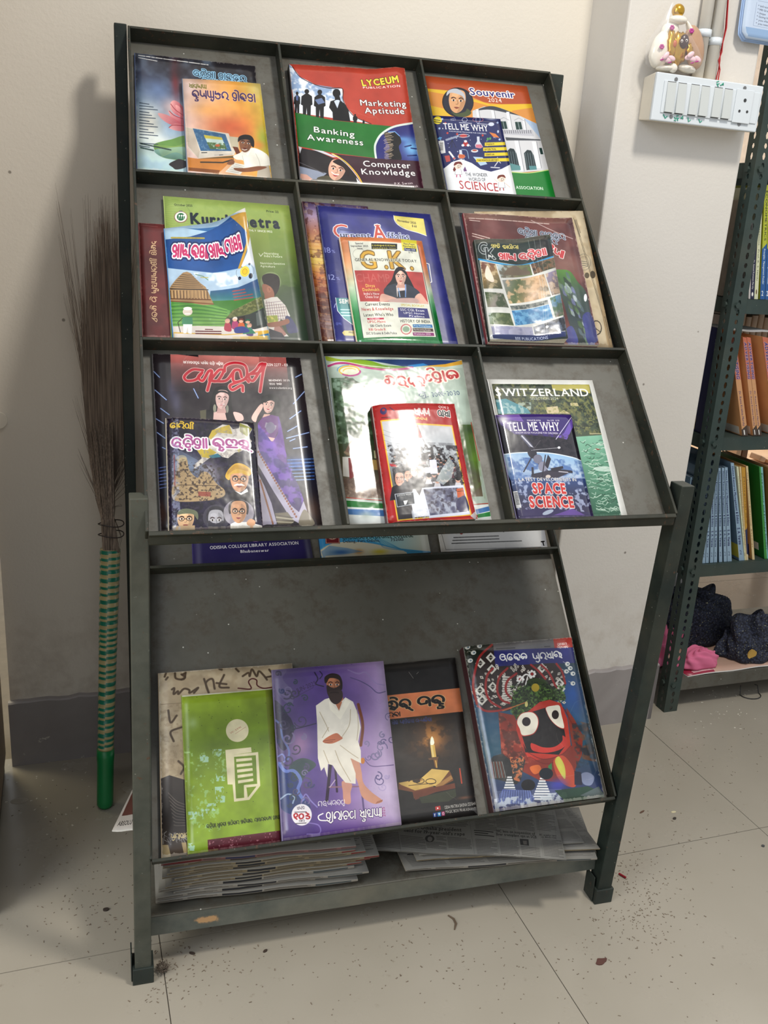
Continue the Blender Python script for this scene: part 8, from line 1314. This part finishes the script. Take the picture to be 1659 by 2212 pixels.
# wooden furniture pieces stacked in the room behind the rack
mw = NT('raw_wood'); nw = mw.noise(6, 4, .6, mw.coord(), 1.5); mw.col(mw.ramp(nw, [(.3, srgb((196, 156, 120))), (.7, srgb((226, 190, 156)))])); mw.set(Roughness=.5); mw = mw.m
mw2 = plain('brown_wood', (124, 84, 54), .5, 0, .15, 12)
yb = 1.05
def wx(u, v): return onY(u, v, yb)
def wblock(label, ps, m, dy=.05): block('wooden_block', label, 'wood', [(wx(*p).x, wx(*p).z) for p in ps], yb, yb + dy, m, bev=.003)
wblock('long pale wooden plank lying under the other timber behind the books', [(1530, 1015), (1700, 1013), (1700, 1005), (1530, 1005)], mw, .25)
wblock('upright pale wooden board in the timber behind the third shelf', [(1600, 1000), (1612, 1001), (1620, 955), (1607, 955)], mw2); wblock('wide pink-beige wooden post behind the third shelf', [(1587, 998), (1598, 999), (1606, 955), (1596, 955)], mw); wblock('small pale block end leaning behind the third shelf', [(1640, 996), (1652, 1000), (1656, 990), (1645, 984)], mw); wblock('pale wooden slat slanting at the right behind the third shelf', [(1660, 1002), (1680, 1003), (1680, 994), (1658, 992)], mw, .08)
bm = bmesh.new(); pz = [(wx(1575, v)) for v in (999, 995, 985, 975, 968, 960, 950)]; tube(bm, [RW(p.x, yb + .10, p.z) for p in pz], [.016, .024, .03, .03, .028, .024, .018], 16); tag(obj('turned_leg', bm, mw2, smooth=True), 'turned brown wooden leg standing in the timber behind the books', 'furniture leg')
bm = bmesh.new(); p0 = wx(1530, 1019); boxr(bm, 1.45, 2.5, yb - .05, yb + .4, p0.z - .03, p0.z - .002); t_ = obj('table_top', bm, mw, None, bevel=.003)
tb = thing('wooden_table', 'pale wooden table behind the rack carrying stacked timber', 'table', RW(2.0, yb + .2, 0)); under(tb, t_)
for x, y in ((1.5, yb), (2.45, yb), (1.5, yb + .35), (2.45, yb + .35)): bm = bmesh.new(); boxr(bm, x - .02, x + .02, y - .02, y + .02, 0, p0.z - .031); under(tb, obj('leg', bm, mw2))
# ---------------------------------------------------------------- clothes on the bottom shelf
def heap(name, label, c0, rx, ry, h, m, seed, folds=5, nn=(90, 34), fam=.16, extra=None):
    r = random.Random(seed); ph_ = [(r.uniform(2, 9), r.uniform(0, 6.3), r.uniform(2, 8), r.uniform(.4, 1)) for _ in range(folds)]
    bm = bmesh.new(); rings = []
    for j in range(nn[1] + 1):
        e = j / nn[1] * math.pi / 2; row = []
        for i in range(nn[0]):
            a = 2 * math.pi * i / nn[0]; d = sum(w_ * math.sin(k * a + p + q_ * e * 1.6) for k, p, q_, w_ in ph_) / folds + (.14 * math.sin(11 * a + 9 * e + seed) + .12 * math.sin(17 * e + 5 * a)) * math.cos(e); f = 1 + fam * d; g = 1 + fam * 1.3 * d
            p = (rx * math.cos(a) * math.cos(e) ** .7 * f, ry * math.sin(a) * math.cos(e) ** .7 * f, h * math.sin(e) ** .8 * g * (1 + .25 * math.sin(2 * a + seed) * math.cos(e)))
            row.append(bm.verts.new(RW(c0[0] + p[0], c0[1] + p[1], c0[2] + max(0, p[2]))))
        rings.append(row)
    for j in range(nn[1]):
        for i in range(nn[0]): bm.faces.new((rings[j][i], rings[j][(i + 1) % nn[0]], rings[j + 1][(i + 1) % nn[0]], rings[j + 1][i]))
    bm.faces.new(rings[0][::-1]); bmesh.ops.remove_doubles(bm, verts=rings[-1], dist=.0005)
    return tag(obj(name, bm, m, smooth=True), label, 'clothing')
mk = NT('navy_knit'); gp = mk.geo(); wv = mk.N('ShaderNodeTexVoronoi'); wv.inputs['Scale'].default_value = 170; mk.L(gp, wv.inputs['Vector']); sn = mk.noise(260, 2, .5, gp)
mk.col(mk.mix(mk.ramp(sn, [(.66, (0, 0, 0)), (.70, (1, 1, 1))]), mk.ramp(wv.outputs['Distance'], [(.2, srgb((52, 58, 78))), (.7, srgb((20, 22, 34)))]), srgb((150, 150, 120)))); mk.set(Roughness=.9); mk.bump(wv.outputs['Distance'], .8, .003)
mp_ = plain('pink_cotton', (206, 104, 138), .85, 0, .1, 12, .15)
Zs = .0935
heap('navy_sweater', 'dark navy speckled knitted sweater crumpled on the bottom shelf', (1.525, .668, Zs + .0062), .14, .075, .13, mk.m, 5, 7, fam=.3)
heap('navy_scarf', 'dark blue knitted scarf heaped at the right of the sweater', (1.635, .532, Zs + .0062), .10, .055, .11, mk.m, 8, 6, fam=.3)
heap('pink_cloth', 'pink frilled cotton garment crumpled beside the slotted post', (1.332, .562, Zs + .0062), .036, .045, .085, mp_, 3, 5, fam=.28)
heap('pink_garment', 'flat pink cloth spread in front of the navy sweater', (1.435, .508, Zs + .0062), .06, .028, .045, mp_, 11, 5, fam=.2)
bm = bmesh.new(); fr = []
for i in range(61):
    t = i / 60; a = math.pi * (.05 + .9 * t); p = RW(1.372 + .035 * math.cos(a), .548 + .012 * math.sin(a), Zs + .066 + .01 * math.sin(a) + .008 * math.sin(i * 1.9)); fr.append((bm.verts.new(p), bm.verts.new(p + RW(.0, 0, 0) - RW(0, 0, 0) + ZU * .014 - NR * .006 * math.sin(i * 1.9))))
for a, b in zip(fr, fr[1:]): bm.faces.new((a[0], b[0], b[1], a[1]))
o = obj('pink_frill', bm, mp_); s = o.modifiers.new('s', 'SOLIDIFY'); s.thickness = .0015; o.parent = bpy.data.objects['pink_cloth']
sheet('magazine', 'magazine with a magenta cover edge lying under the crumpled clothes', [RW(1.375, .466, Zs), RW(1.66, .470, Zs), RW(1.68, .66, Zs), RW(1.36, .64, Zs)], .003, print_mat('magenta_cover', canvas(lambda c: (c.full((206, 170, 150)), c.P([(0, 200), (260, 200), (180, 400), (0, 400)], (176, 30, 70)), c.bars((60, 360), (200, 356), (0, 12), 2, 10, (226, 190, 190), 3)), 600, 400, 'magenta_cover'), .4), M_PAGEW, M_PAGEW, seed=6, cat='magazine')
bm = bmesh.new(); p = onY(1622, 1413, .472); q_ = [(math.cos(a) * .014 * (1 + .3 * math.cos(a)), math.sin(a) * .013) for a in np.linspace(0, 6.28, 15)[:-1]]
va = [bm.verts.new(RW(p.x + x, p.y + .002 * math.sin(5 * x * 60), p.z + z)) for x, z in q_]; bm.faces.new(va); o = obj('fabric_flower', bm, plain('yellow_petal', (176, 140, 64), .6)); s = o.modifiers.new('s', 'SOLIDIFY'); s.thickness = .002; tag(o, 'small yellow fabric flower pinned on the navy knitwear', 'flower')
heap('white_cloth', 'thin white cloth showing behind the navy sweater', (1.50, .795, Zs + .0062), .10, .016, .14, plain('white_cotton', (206, 204, 204), .8), 15, 4)
bm = bmesh.new(); p = onZ(1620, 1500, .002); tube(bm, [p + Vector((.03 * math.cos(a), .03 * math.sin(a) * .8, .0 if math.sin(a) < .3 else .02)) for a in np.linspace(2.4, 7.0, 16)], .0013, 6); tag(obj('black_cord', bm, plain('black_rubber', (30, 30, 30), .5)), 'black cord loop lying on the floor under the book rack', 'cord')
# ---------------------------------------------------------------- switchboard, conduits, wires
M_PLW = plain('white_plastic', (206, 212, 216), .25, 0, .01, 5, coat=.2); M_PLC = plain('cream_plastic', (214, 206, 190), .45, 0, .02); M_SW = plain('switch_rocker', (190, 194, 192), .3, 0, .01); M_HOLE = plain('dark_hole', (50, 50, 50), .5); M_SCR = plain('screw_metal', (130, 130, 130), .4, .6)
sb = thing('switchboard', 'white switchboard with six rocker switches and a three-pin socket on the pillar', 'switchboard', RW(1.11, PY, 1.42))
X0, X1, Z0, Z1, YS = .984, 1.236, 1.379, 1.4645, .400
bm = bmesh.new(); hexa(bm, [RW(x, y, z) for y, e in ((PY, .004), (YS + .008, .0)) for x, z in ((X0 + e, Z0 + e), (X1 - e, Z0 + e), (X1 - e, Z1 - e), (X0 + e, Z1 - e))]); under(sb, obj('back_box', bm, M_PLC, None, bevel=.002))
bm = bmesh.new(); boxr(bm, X0, X1, YS, YS + .0075, Z0, Z1); under(sb, obj('front_plate', bm, M_PLW, None, bevel=.002))
bm = bmesh.new(); boxr(bm, X0 + .018, X1 - .006, YS - .0018, YS - .0001, Z0 + .015, Z1 - .013); under(sb, obj('inner_frame', bm, M_PLW, None, bevel=.001))
def sp(u, v): p = onY(u, v, YS - .003); return p.x, p.z
z5 = lambda x, y: (1350 + x / 5.369, y / 5.369)
for i, (xa, ya, xb_, yb_) in enumerate(((470, 985, 580, 1272), (597, 1000, 700, 1287), (745, 1018, 850, 1302), (865, 1033, 970, 1318), (1015, 1050, 1115, 1333), (1130, 1068, 1235, 1347))):
    cx_, cz_ = sp(*z5((xa + xb_) / 2, (ya + yb_) / 2)); hw, hh = .0095, .0268
    bm = bmesh.new(); hexa(bm, [RW(cx_ - hw, YS - .002, cz_ - hh), RW(cx_ + hw, YS - .002, cz_ - hh), RW(cx_ + hw, YS - .002, cz_ + hh), RW(cx_ - hw, YS - .002, cz_ + hh), RW(cx_ - hw, YS - .0065, cz_ - hh), RW(cx_ + hw, YS - .0065, cz_ - hh), RW(cx_ + hw, YS - .003, cz_ + hh), RW(cx_ - hw, YS - .003, cz_ + hh)]); under(sb, obj('rocker_switch', bm, M_SW, None, bevel=.0006))
    bm = bmesh.new()
    for zz in (cz_ - hh - .0012, cz_ + hh): boxr(bm, cx_ - hw, cx_ + hw, YS - .0022, YS - .0018, zz, zz + .0012)
    under(sb, obj('switch_gap', bm, M_HOLE, None))
cx_, cz_ = sp(*z5(1370, 1235)); bm = bmesh.new(); boxr(bm, cx_ - .021, cx_ + .021, YS - .004, YS - .0019, cz_ - .031, cz_ + .031); sk_ = obj('socket', bm, M_PLW, None, bevel=.001); under(sb, sk_)
def disc(nm, u, v, rad, mat, y=YS - .0045, par=None, dep=.0012):
    x, z = sp(*z5(u, v)); bm = bmesh.new(); tube(bm, [RW(x, y, z), RW(x, y - dep, z)], rad, 14); o = obj(nm, bm, mat, None); under(par or sb, o); return o
for u, v, rd_ in ((1388, 1165, .0034), (1322, 1288, .0026), (1411, 1297, .0026)): disc('pin_hole', u, v, rd_, M_HOLE, dep=.0002, par=sk_)
for u, v in ((603, 918), (1400, 1020), (546, 1350), (1334, 1437)): disc('screw', u, v, .0037, M_SCR, YS - .0001, dep=.001)
def mark(*pp):
    bm = bmesh.new(); tube(bm, [RW(sp(*z5(*p))[0], YS - .0006, sp(*z5(*p))[1]) for p in pp], .0009, 5); under(sb, obj('marker_stroke', bm, M_MARK, None))
M_MARK = plain('teal_marker', (20, 150, 120), .5)
mark((455, 1325), (475, 1370), (500, 1345)); mark((740, 1360), (745, 1410), (770, 1390)); mark((865, 1380), (880, 1420), (900, 1400)); mark((1072, 950), (1100, 938)); mark((1075, 965), (1092, 1005)); mark((1078, 975), (1105, 968)); mark((1115, 985), (1125, 990)); mark((1130, 985), (1150, 960), (1152, 985), (1132, 975))
mark((580, 1360), (600, 1375), (578, 1395), (600, 1400)); mark((605, 1345), (630, 1340)); mark((610, 1360), (622, 1400)); mark((615, 1375), (635, 1368)); mark((655, 1375), (680, 1345), (682, 1378), (658, 1365))
bm = bmesh.new(); p = onY(1648, 243, .43); hexa(bm, [RW(X1 + .0005, y, z) for y, z in ((.43, p.z - .012), (.42, p.z - .012), (.42, p.z + .012), (.43, p.z + .012))] + [RW(X1 + .008, y, z) for y, z in ((.43, p.z - .004), (.42, p.z - .004), (.42, p.z + .004), (.43, p.z + .004))]); under(sb, obj('side_lug', bm, M_PLW))
M_PIPE = plain('pvc_pipe', (236, 231, 220), .35, 0, .02)
for i, (u0, u1, rad, zc_) in enumerate(((1529, 1507, .0115, 75), (1555, 1534, .0108, 93))):
    a = onY(u0, 0, PY - .0115); b = onY(u1, 166, PY - .0115); x0 = (a.x + b.x) / 2; t = thing('conduit_pipe', ('left' if i == 0 else 'right') + ' white conduit pipe rising from the switchboard', 'pipe', RW(x0, PY, Z1), 'conduit pipes above the switchboard')
    bm = bmesh.new(); tube(bm, [RW(x0, PY - .0125, Z1 + .001), RW(x0, PY - .0125, 3.0)], rad, 18); under(t, obj('tube', bm, M_PIPE, None, smooth=True))
    zz = onY(u0, zc_, PY - .012).z; bm = bmesh.new()
    pr2 = [(x0 - .024 * (1 if i == 0 else -1), PY - .0015), (x0 - .015 * (1 if i == 0 else -1), PY - .002)] + [(x0 - .0135 * math.cos(a2) * (1 if i == 0 else -1), PY - .0125 - .0135 * math.sin(a2)) for a2 in np.linspace(-.5, 3.6, 12)]
    n_ = len(pr2); va = [[bm.verts.new(RW(x, y, zz + s_ * .007)) for x, y in pr2] for s_ in (-1, 1)]
    for k in range(n_ - 1): bm.faces.new((va[0][k], va[0][k + 1], va[1][k + 1], va[1][k]))
    o = obj('saddle_clip', bm, M_PLW, None, smooth=True); s = o.modifiers.new('s', 'SOLIDIFY'); s.thickness = .0014; s.offset = 1; under(t, o)
    bm = bmesh.new(); xx = x0 - .020 * (1 if i == 0 else -1); tube(bm, [RW(xx, PY - .003, zz), RW(xx, PY - .0055, zz)], .0032, 10); under(t, obj('screw', bm, M_SCR, None))
for k in range(2):
    bm = bmesh.new(); pp = [(1563 + k, -6), (1558 + k * 2, 60), (1552, 92), (1547 + k * 3, 112), (1546 - k * 3, 130), (1543 + k * 3, 150), (1537 + k * 5, 172)]; w3 = [onY(u, v, PY - .004 - .003 * k) for u, v in pp]; w3[-1].z = Z1 + .001
    tube(bm, [RW(p.x + .008, p.y - .003, p.z) for p in w3], .0013, 6); tag(obj('red_wire', bm, plain('red_insulation%d' % k, (176, 36, 40), .4)), ('outer' if k else 'inner') + ' thin red wire running down beside the right conduit pipe', 'wire', 'red wires beside the conduit')
# ---------------------------------------------------------------- wrapped idol on the switchboard
idol = thing('shell_idol', 'small gilded idol in a white shell shrine with pink petals, wrapped in clear plastic', 'figurine', RW(1.03, .425, Z1))
def ip(u, v, y=.425): p = onY(u, v, y); return RW(p.x, p.y, p.z)
def blob(nm, u, v, rx, ry, rz, m, y=.425, rot=0, seg=20, wob=0.0, par=None):
    bm = bmesh.new(); bmesh.ops.create_uvsphere(bm, u_segments=seg, v_segments=seg // 2, radius=1); c_ = ip(u, v, y) - NR * .013; cr_, sr = math.cos(rot), math.sin(rot)
    for q_ in bm.verts:
        x, yy, z = q_.co; w_ = 1 + wob * math.sin(7 * math.atan2(z, x)) + wob * .6 * math.sin(5 * yy * 3); x *= rx * w_; z *= rz * w_; yy *= ry; q_.co = c_ + XR * (x * cr_ - z * sr) + NR * yy + ZU * (x * sr + z * cr_)
    o = obj(nm, bm, m, None, smooth=True); under(par or idol, o); return o
M_SHELL = plain('white_shell', (226, 220, 206), .25, 0, .05, 60, .1, coat=.5); M_GOLD = plain('gold_foil', (206, 160, 60), .22, .85, .12, 120); M_PETAL = plain('pale_pink_petal', (226, 190, 196), .4, 0, .05); M_MAG = plain('magenta_flower', (170, 50, 130), .5); M_DKF = plain('dark_idol_face', (56, 28, 26), .3); M_INN = plain('shell_inside', (176, 140, 112), .35, 0, .08)
zb = ip(1450, 150).z
blob('base_shell', 1474, 151, .019, .014, .0075, M_SHELL, .424, -.1); blob('base_bead', 1445, 149, .0085, .008, .0085, M_SHELL, .418)
blob('base_shell', 1430, 150, .022, .016, .006, M_SHELL, .427, .05)
blob('back_shell', 1420, 108, .023, .014, .036, M_SHELL, .433, -.35, wob=.02); blob('back_shell', 1438, 70, .020, .012, .016, M_SHELL, .434, .5, wob=.02); blob('inner_shell', 1490, 105, .022, .010, .040, M_INN, .430, .35); blob('rim_shell', 1487, 84, .006, .008, .034, M_SHELL, .431, .62); blob('canopy', 1456, 46, .019, .013, .0085, M_SHELL, .428); blob('finial', 1456, 26, .0125, .011, .012, M_GOLD, .428); 
blob('idol_body', 1456, 108, .019, .010, .030, M_GOLD, .424, 0, wob=.10); blob('idol_body', 1441, 100, .009, .008, .026, M_GOLD, .420, .15, wob=.12); blob('idol_arm', 1480, 112, .007, .006, .013, M_GOLD, .418, .3, wob=.2)
fc_ = blob('idol_face', 1469, 92, .0098, .006, .0128, M_DKF, .414); blob('idol_face', 1448, 97, .005, .004, .007, plain('orange_face', (176, 90, 50), .4), .414)
for u, v in ((1464, 91), (1474, 90)): blob('idol_eye', u, v, .0026, .0015, .0028, WHm if 'WHm' in globals() else globals().setdefault('WHm', plain('idol_white', (230, 220, 214), .4)), .4085); blob('idol_pupil', u, v, .0013, .0008, .0014, M_HOLE, .4068)
for i, (u, v, a) in enumerate(((1425, 128, .6), (1434, 132, .2), (1442, 128, -.2), (1478, 126, .3), (1488, 130, -.1), (1498, 130, -.5), (1430, 122, .9), (1483, 120, .6))): blob('petal', u, v, .0085, .003, .0048, M_PETAL, .412 - .001 * i, a); 
for u, v in ((1421, 131), (1438, 137), (1496, 135), (1486, 138)): blob('petal_tip', u, v, .0045, .0014, .0012, M_MAG, .4035, .3)
for u, v, y in ((1443, 62, .419), (1485, 69, .420), (1421, 103, .417)):
    for a in np.linspace(0, 6.28, 7)[:-1]: blob('flower_petal', u + 3.2 * math.cos(a), v + 3.2 * math.sin(a), .0024, .001, .0024, M_MAG, y, seg=8)
mf = NT('clear_plastic_film'); mf.b.inputs['Transmission Weight'].default_value = 0; mf.col((.9, .9, .92)); mf.set(Roughness=.12, Alpha=.08, Specular_IOR_Level=1.0); mf.m.use_backface_culling = False
bm = bmesh.new(); prf = [(1454, 5, 1), (1454, 14, 7), (1455, 40, 22), (1455, 70, 38), (1455, 100, 55), (1455, 128, 62), (1453, 145, 56), (1452, 153, 46)]; R_ = []
for u, v, hw in prf:
    c_ = ip(u, v, .411); R_.append([bm.verts.new(Vector((c_.x, c_.y, max(c_.z, Z1 + .001))) + (XR * math.cos(a) + NR * .38 * math.sin(a)) * hw * .00103 * (1 + .05 * math.sin(5 * a + v) + .03 * math.sin(11 * a))) for a in np.linspace(0, 2 * math.pi, 48, endpoint=False)])
for a, b in zip(R_, R_[1:]):
    for k in range(48): bm.faces.new((a[k], a[(k + 1) % 48], b[(k + 1) % 48], b[k]))
under(idol, obj('plastic_wrap', bm, mf.m, None, smooth=True))
# ---------------------------------------------------------------- wall calendar at the top right
def art_cal(c):
    c.full((190, 206, 226)); c.P([(20, 0), (760, 0), (760, 560), (60, 560), (24, 520)], (196, 210, 230)); c.P([(30, 520), (760, 520), (760, 600), (50, 600)], (150, 180, 216)); c.S([(100, 300), (95, 500), (560, 510), (560, 290), (110, 285)], 3, (150, 164, 190))
    for i, t in enumerate(('Infrastructure', 'MIS Group', 'Unique', 'Going happy at', 'you challenges', 'you need it')): c.T('* ' + t, (115, 335 + i * 30), (115 + len(t) * 13, 338 + i * 30), 17, (60, 62, 80), 's')
    c.E(400, 120, 60, 70, (90, 50, 44)); c.E(400, 110, 24, 26, (206, 170, 110)); c.S(arc(400, 120, 50, 58, 0, 360), 6, (206, 170, 160)); c.S([(300, 150), (330, 190), (360, 180)], 4, (150, 150, 160), 1, 1)
cm = print_mat('calendar_print', canvas(art_cal, 780, 620, 'calendar_print'), .4)
cal = thing('wall_calendar', 'pale blue paper calendar hanging at the top right above the book rack', 'calendar', RW(1.2, .44, 1.55))
for k in range(3):
    bm = bmesh.new(); uv = bm.loops.layers.uv.new('uv'); x0, x1, z0, z1 = 1.184 - .002 * k, 1.40, 1.551 - .0025 * k, 1.68; yy = .436 + .003 * k; n_ = 12; V_ = []
    for j in range(n_ + 1):
        v = j / n_; row = []
        for i in range(n_ + 1):
            u = i / n_; x = x0 + (x1 - x0) * u; zz = z0 + (z1 - z0) * v; c_ = .012
            if u < .001 and v < .12: x += c_ * (1 - v / .12) ** 2
            row.append(bm.verts.new(RW(x, yy - .006 * (1 - v) ** 2 * (1 - u * .5), zz)))
        V_.append(row)
    for j in range(n_):
        for i in range(n_):
            f = bm.faces.new((V_[j][i], V_[j][i + 1], V_[j + 1][i + 1], V_[j + 1][i])); f.smooth = True
            for l, (a, b) in zip(f.loops, ((i, j), (i + 1, j), (i + 1, j + 1), (i, j + 1))): l[uv].uv = (a / n_, b / n_)
    o = obj('calendar_sheet', bm, cm if k == 0 else plain('blue_sheet%d' % k, (150, 176, 214), .5), None); s = o.modifiers.new('s', 'SOLIDIFY'); s.thickness = .0005; under(cal, o)
# ---------------------------------------------------------------- far left: cupboard edge, bright opening, round plate
bm = bmesh.new(); pA, pB = toroom(onZ(17, 1600, 0)), toroom(onZ(2, 1992, 0))
cup = thing('steel_cupboard', 'brown steel cupboard whose side just shows at the left picture edge', 'cupboard', RW(-.6, .3, 0))
boxr(bm, -.95, pB.x - .012, pB.y, WY - .02, .04, 1.9, None); under(cup, obj('cupboard_body', bm, plain('cupboard_paint', (132, 112, 92), .5, 0, .06), None, bevel=.003))
bm = bmesh.new(); boxr(bm, -.94, pB.x - .016, pB.y + .01, WY - .03, 0.004, .0395); under(cup, obj('cupboard_plinth', bm, plain('cupboard_base', (70, 62, 56), .6), None))
bm = bmesh.new(); boxr(bm, pB.x - .05, pB.x - .014, pB.y - .004, pB.y + .02, 0, .0035); under(cup, obj('cupboard_foot', bm, M_PLC, None))
bm = bmesh.new(); boxr(bm, -3.0, WX0 - .35, WY + .9, WY + 1.0, 0, 3.0); tag(obj('wall_outside', bm, plain('sunlit_plaster', (246, 234, 196), .7)), kind='structure')
p = onY(1, 908, WY - .006); bm = bmesh.new(); c_ = RW(p.x - .004, WY, p.z); tube(bm, [c_, c_ - NR * .008], .0165, 28); tag(obj('round_plate', bm, M_PLC, bevel=.001), 'round cream ceiling-rose plate on the wall at the left picture edge', 'wall plate')
# ---------------------------------------------------------------- dirt and litter on the floor
def chip(bm, p, a, l, w_, h=.0007):
    c_, s_ = math.cos(a), math.sin(a); hexa(bm, [p + Vector((x * c_ - y * s_, x * s_ + y * c_, z)) for z in (0, h) for x, y in ((-l, -w_), (l, -w_ * .6), (l, w_ * .6), (-l * .8, w_))])
r = random.Random(77); bm = bmesh.new()
for n_, (u, v, su, sv) in ((230, (1370, 1975, 55, 50)), (90, (1360, 1880, 40, 40)), (120, (230, 1960, 100, 70)), (120, (420, 2080, 90, 40)), (120, (1150, 2080, 220, 70)), (90, (1450, 1780, 110, 90)), (60, (150, 1850, 80, 90)), (110, (800, 2060, 300, 70)), (60, (1500, 1620, 90, 50)), (60, (330, 2100, 30, 40))):
    for k in range(n_):
        uu, vv = r.gauss(u, su), r.gauss(v, sv)
        if not (0 < uu < 1659 and 1560 < vv < 2212): continue
        p = onZ(uu, vv, .0002)
        if toroom(p).y > WY - .02 and p.x < 1.2: continue
        if min((p - W3(-.02, .014, 0)).length, (p - W3(.79, .018, 0)).length) < .032: continue
        chip(bm, p, r.uniform(0, 6.3), r.choice([.5, .7, .8, 1.6]) * .0014, r.uniform(.0004, .0008))
tag(obj('floor_grit', bm, plain('dark_grit', (112, 98, 82), .9, 0, .3, 300)), 'scattered dark grit and crumbs on the tiled floor', 'dirt', kind='stuff')
bm = bmesh.new()
for k in range(70):
    u, v = (r.gauss(1560, 60), r.gauss(1530, 30)) if k < 40 else (r.gauss(120, 60), r.gauss(1720, 50))
    p = onZ(u, v, .0002)
    if toroom(p).y < WY - .03 or p.x > 1.3: chip(bm, p, r.uniform(0, 6), r.uniform(.001, .003), r.uniform(.0008, .002), .0004)
tag(obj('paint_flakes', bm, plain('lime_flakes', (206, 200, 186), .8)), 'scattered pale paint flakes on the floor near the walls', 'dirt', kind='stuff')
def spot(name, label, u, v, l, w_, a, col, cat, h=.001, lobes=0):
    bm = bmesh.new(); p = onZ(u, v, .0002); n_ = 20
    rg2 = [[bm.verts.new(p + Vector((x * math.cos(a) - y * math.sin(a), x * math.sin(a) + y * math.cos(a), z))) for x, y in [((l * (1 + .3 * lobes * math.sin(2 * t)) * math.cos(t)), (w_ * (1 + .25 * lobes * math.cos(3 * t)) * math.sin(t))) for t in np.linspace(0, 2 * math.pi, n_, endpoint=False)]] for z in (0, h)]
    for k in range(n_): bm.faces.new((rg2[0][k], rg2[0][(k + 1) % n_], rg2[1][(k + 1) % n_], rg2[1][k]))
    bm.faces.new(rg2[0][::-1]); bm.faces.new(rg2[1]); tag(obj(name, bm, plain(name + '_m', col, .7)), label, cat)
bm = bmesh.new(); a, b = onZ(1337, 1887, .0022), onZ(1352, 1896, .0022); tube(bm, [a, b], .0021, 10); tag(obj('red_stick', bm, plain('dark_red_plastic', (130, 16, 30), .4)), 'short dark red stick on the floor right of the right leg', 'stick')
spot('dead_moth', 'brown butterfly-shaped scrap on the floor at the lower right', 1299, 2077, .011, .006, .1, (84, 52, 44), 'scrap', .0015, 1)
spot('dry_leaf', 'thin brown leaf sliver on the floor right of the rack', 1387, 1754, .008, .002, .4, (96, 70, 54), 'leaf')
spot('pebble', 'small dark pebble on the floor right of the rack', 1457, 1769, .004, .0025, .2, (60, 54, 48), 'pebble', .003)
spot('paint_drop', 'pale yellowish paint spot on the floor right of the rack', 1455, 1754, .006, .003, .1, (206, 196, 160), 'stain', .0004)
spot('pebble', 'small square grey chip on the tile at the right picture edge', 1648, 1828, .0035, .003, .2, (70, 70, 70), 'pebble', .002)
spot('seed', 'larger brown seed on the floor below the shelf front', 573, 2055, .004, .0022, .5, (56, 44, 36), 'seed', .002)
spot('seed', 'brown seed on the floor right of the left foot', 415, 2060, .005, .0022, -.5, (56, 44, 36), 'seed', .002)
spot('seed', 'dark seed on the bare floor left of the rack', 229, 1966, .005, .0032, 0, (52, 42, 36), 'seed', .003)
spot('whitewash_blob', 'large pale whitewash drop on the floor by the left skirting', 42, 1730, .017, .010, 0, (160, 152, 138), 'stain', .0003)
spot('whitewash_blob', 'small pale whitewash drop close under the left skirting', 140, 1661, .008, .006, 0, (160, 152, 138), 'stain', .0003)
bm = bmesh.new(); pp = [onZ(u, v, .0015) for u, v in ((968, 1977), (980, 1985), (985, 1995), (982, 2008))]; tube(bm, pp, [.001, .0018, .0022, .001], 6); tag(obj('bent_twig', bm, plain('twig_m', (92, 76, 60), .8)), 'bent brown twig on the floor in front of the shelf', 'twig')
bm = bmesh.new(); c0 = onZ(352, 2090, .010)
for k in range(70): v0 = Vector([r.gauss(0, 1) for _ in range(3)]).normalized(); v1 = Vector([r.gauss(0, 1) for _ in range(3)]).normalized(); q0, q1 = c0 + v0 * .008, c0 + v1 * .008; tube(bm, [q0, q0.lerp(q1, .5) + (v0 + v1) * .003, q1], .0004, 3, cap=False)
for v_ in bm.verts: v_.co.z = max(v_.co.z, .0004)
tag(obj('dust_ball', bm, plain('grey_fluff', (96, 84, 72), .9)), 'ball of dust and hair beside the left front foot', 'dust ball')
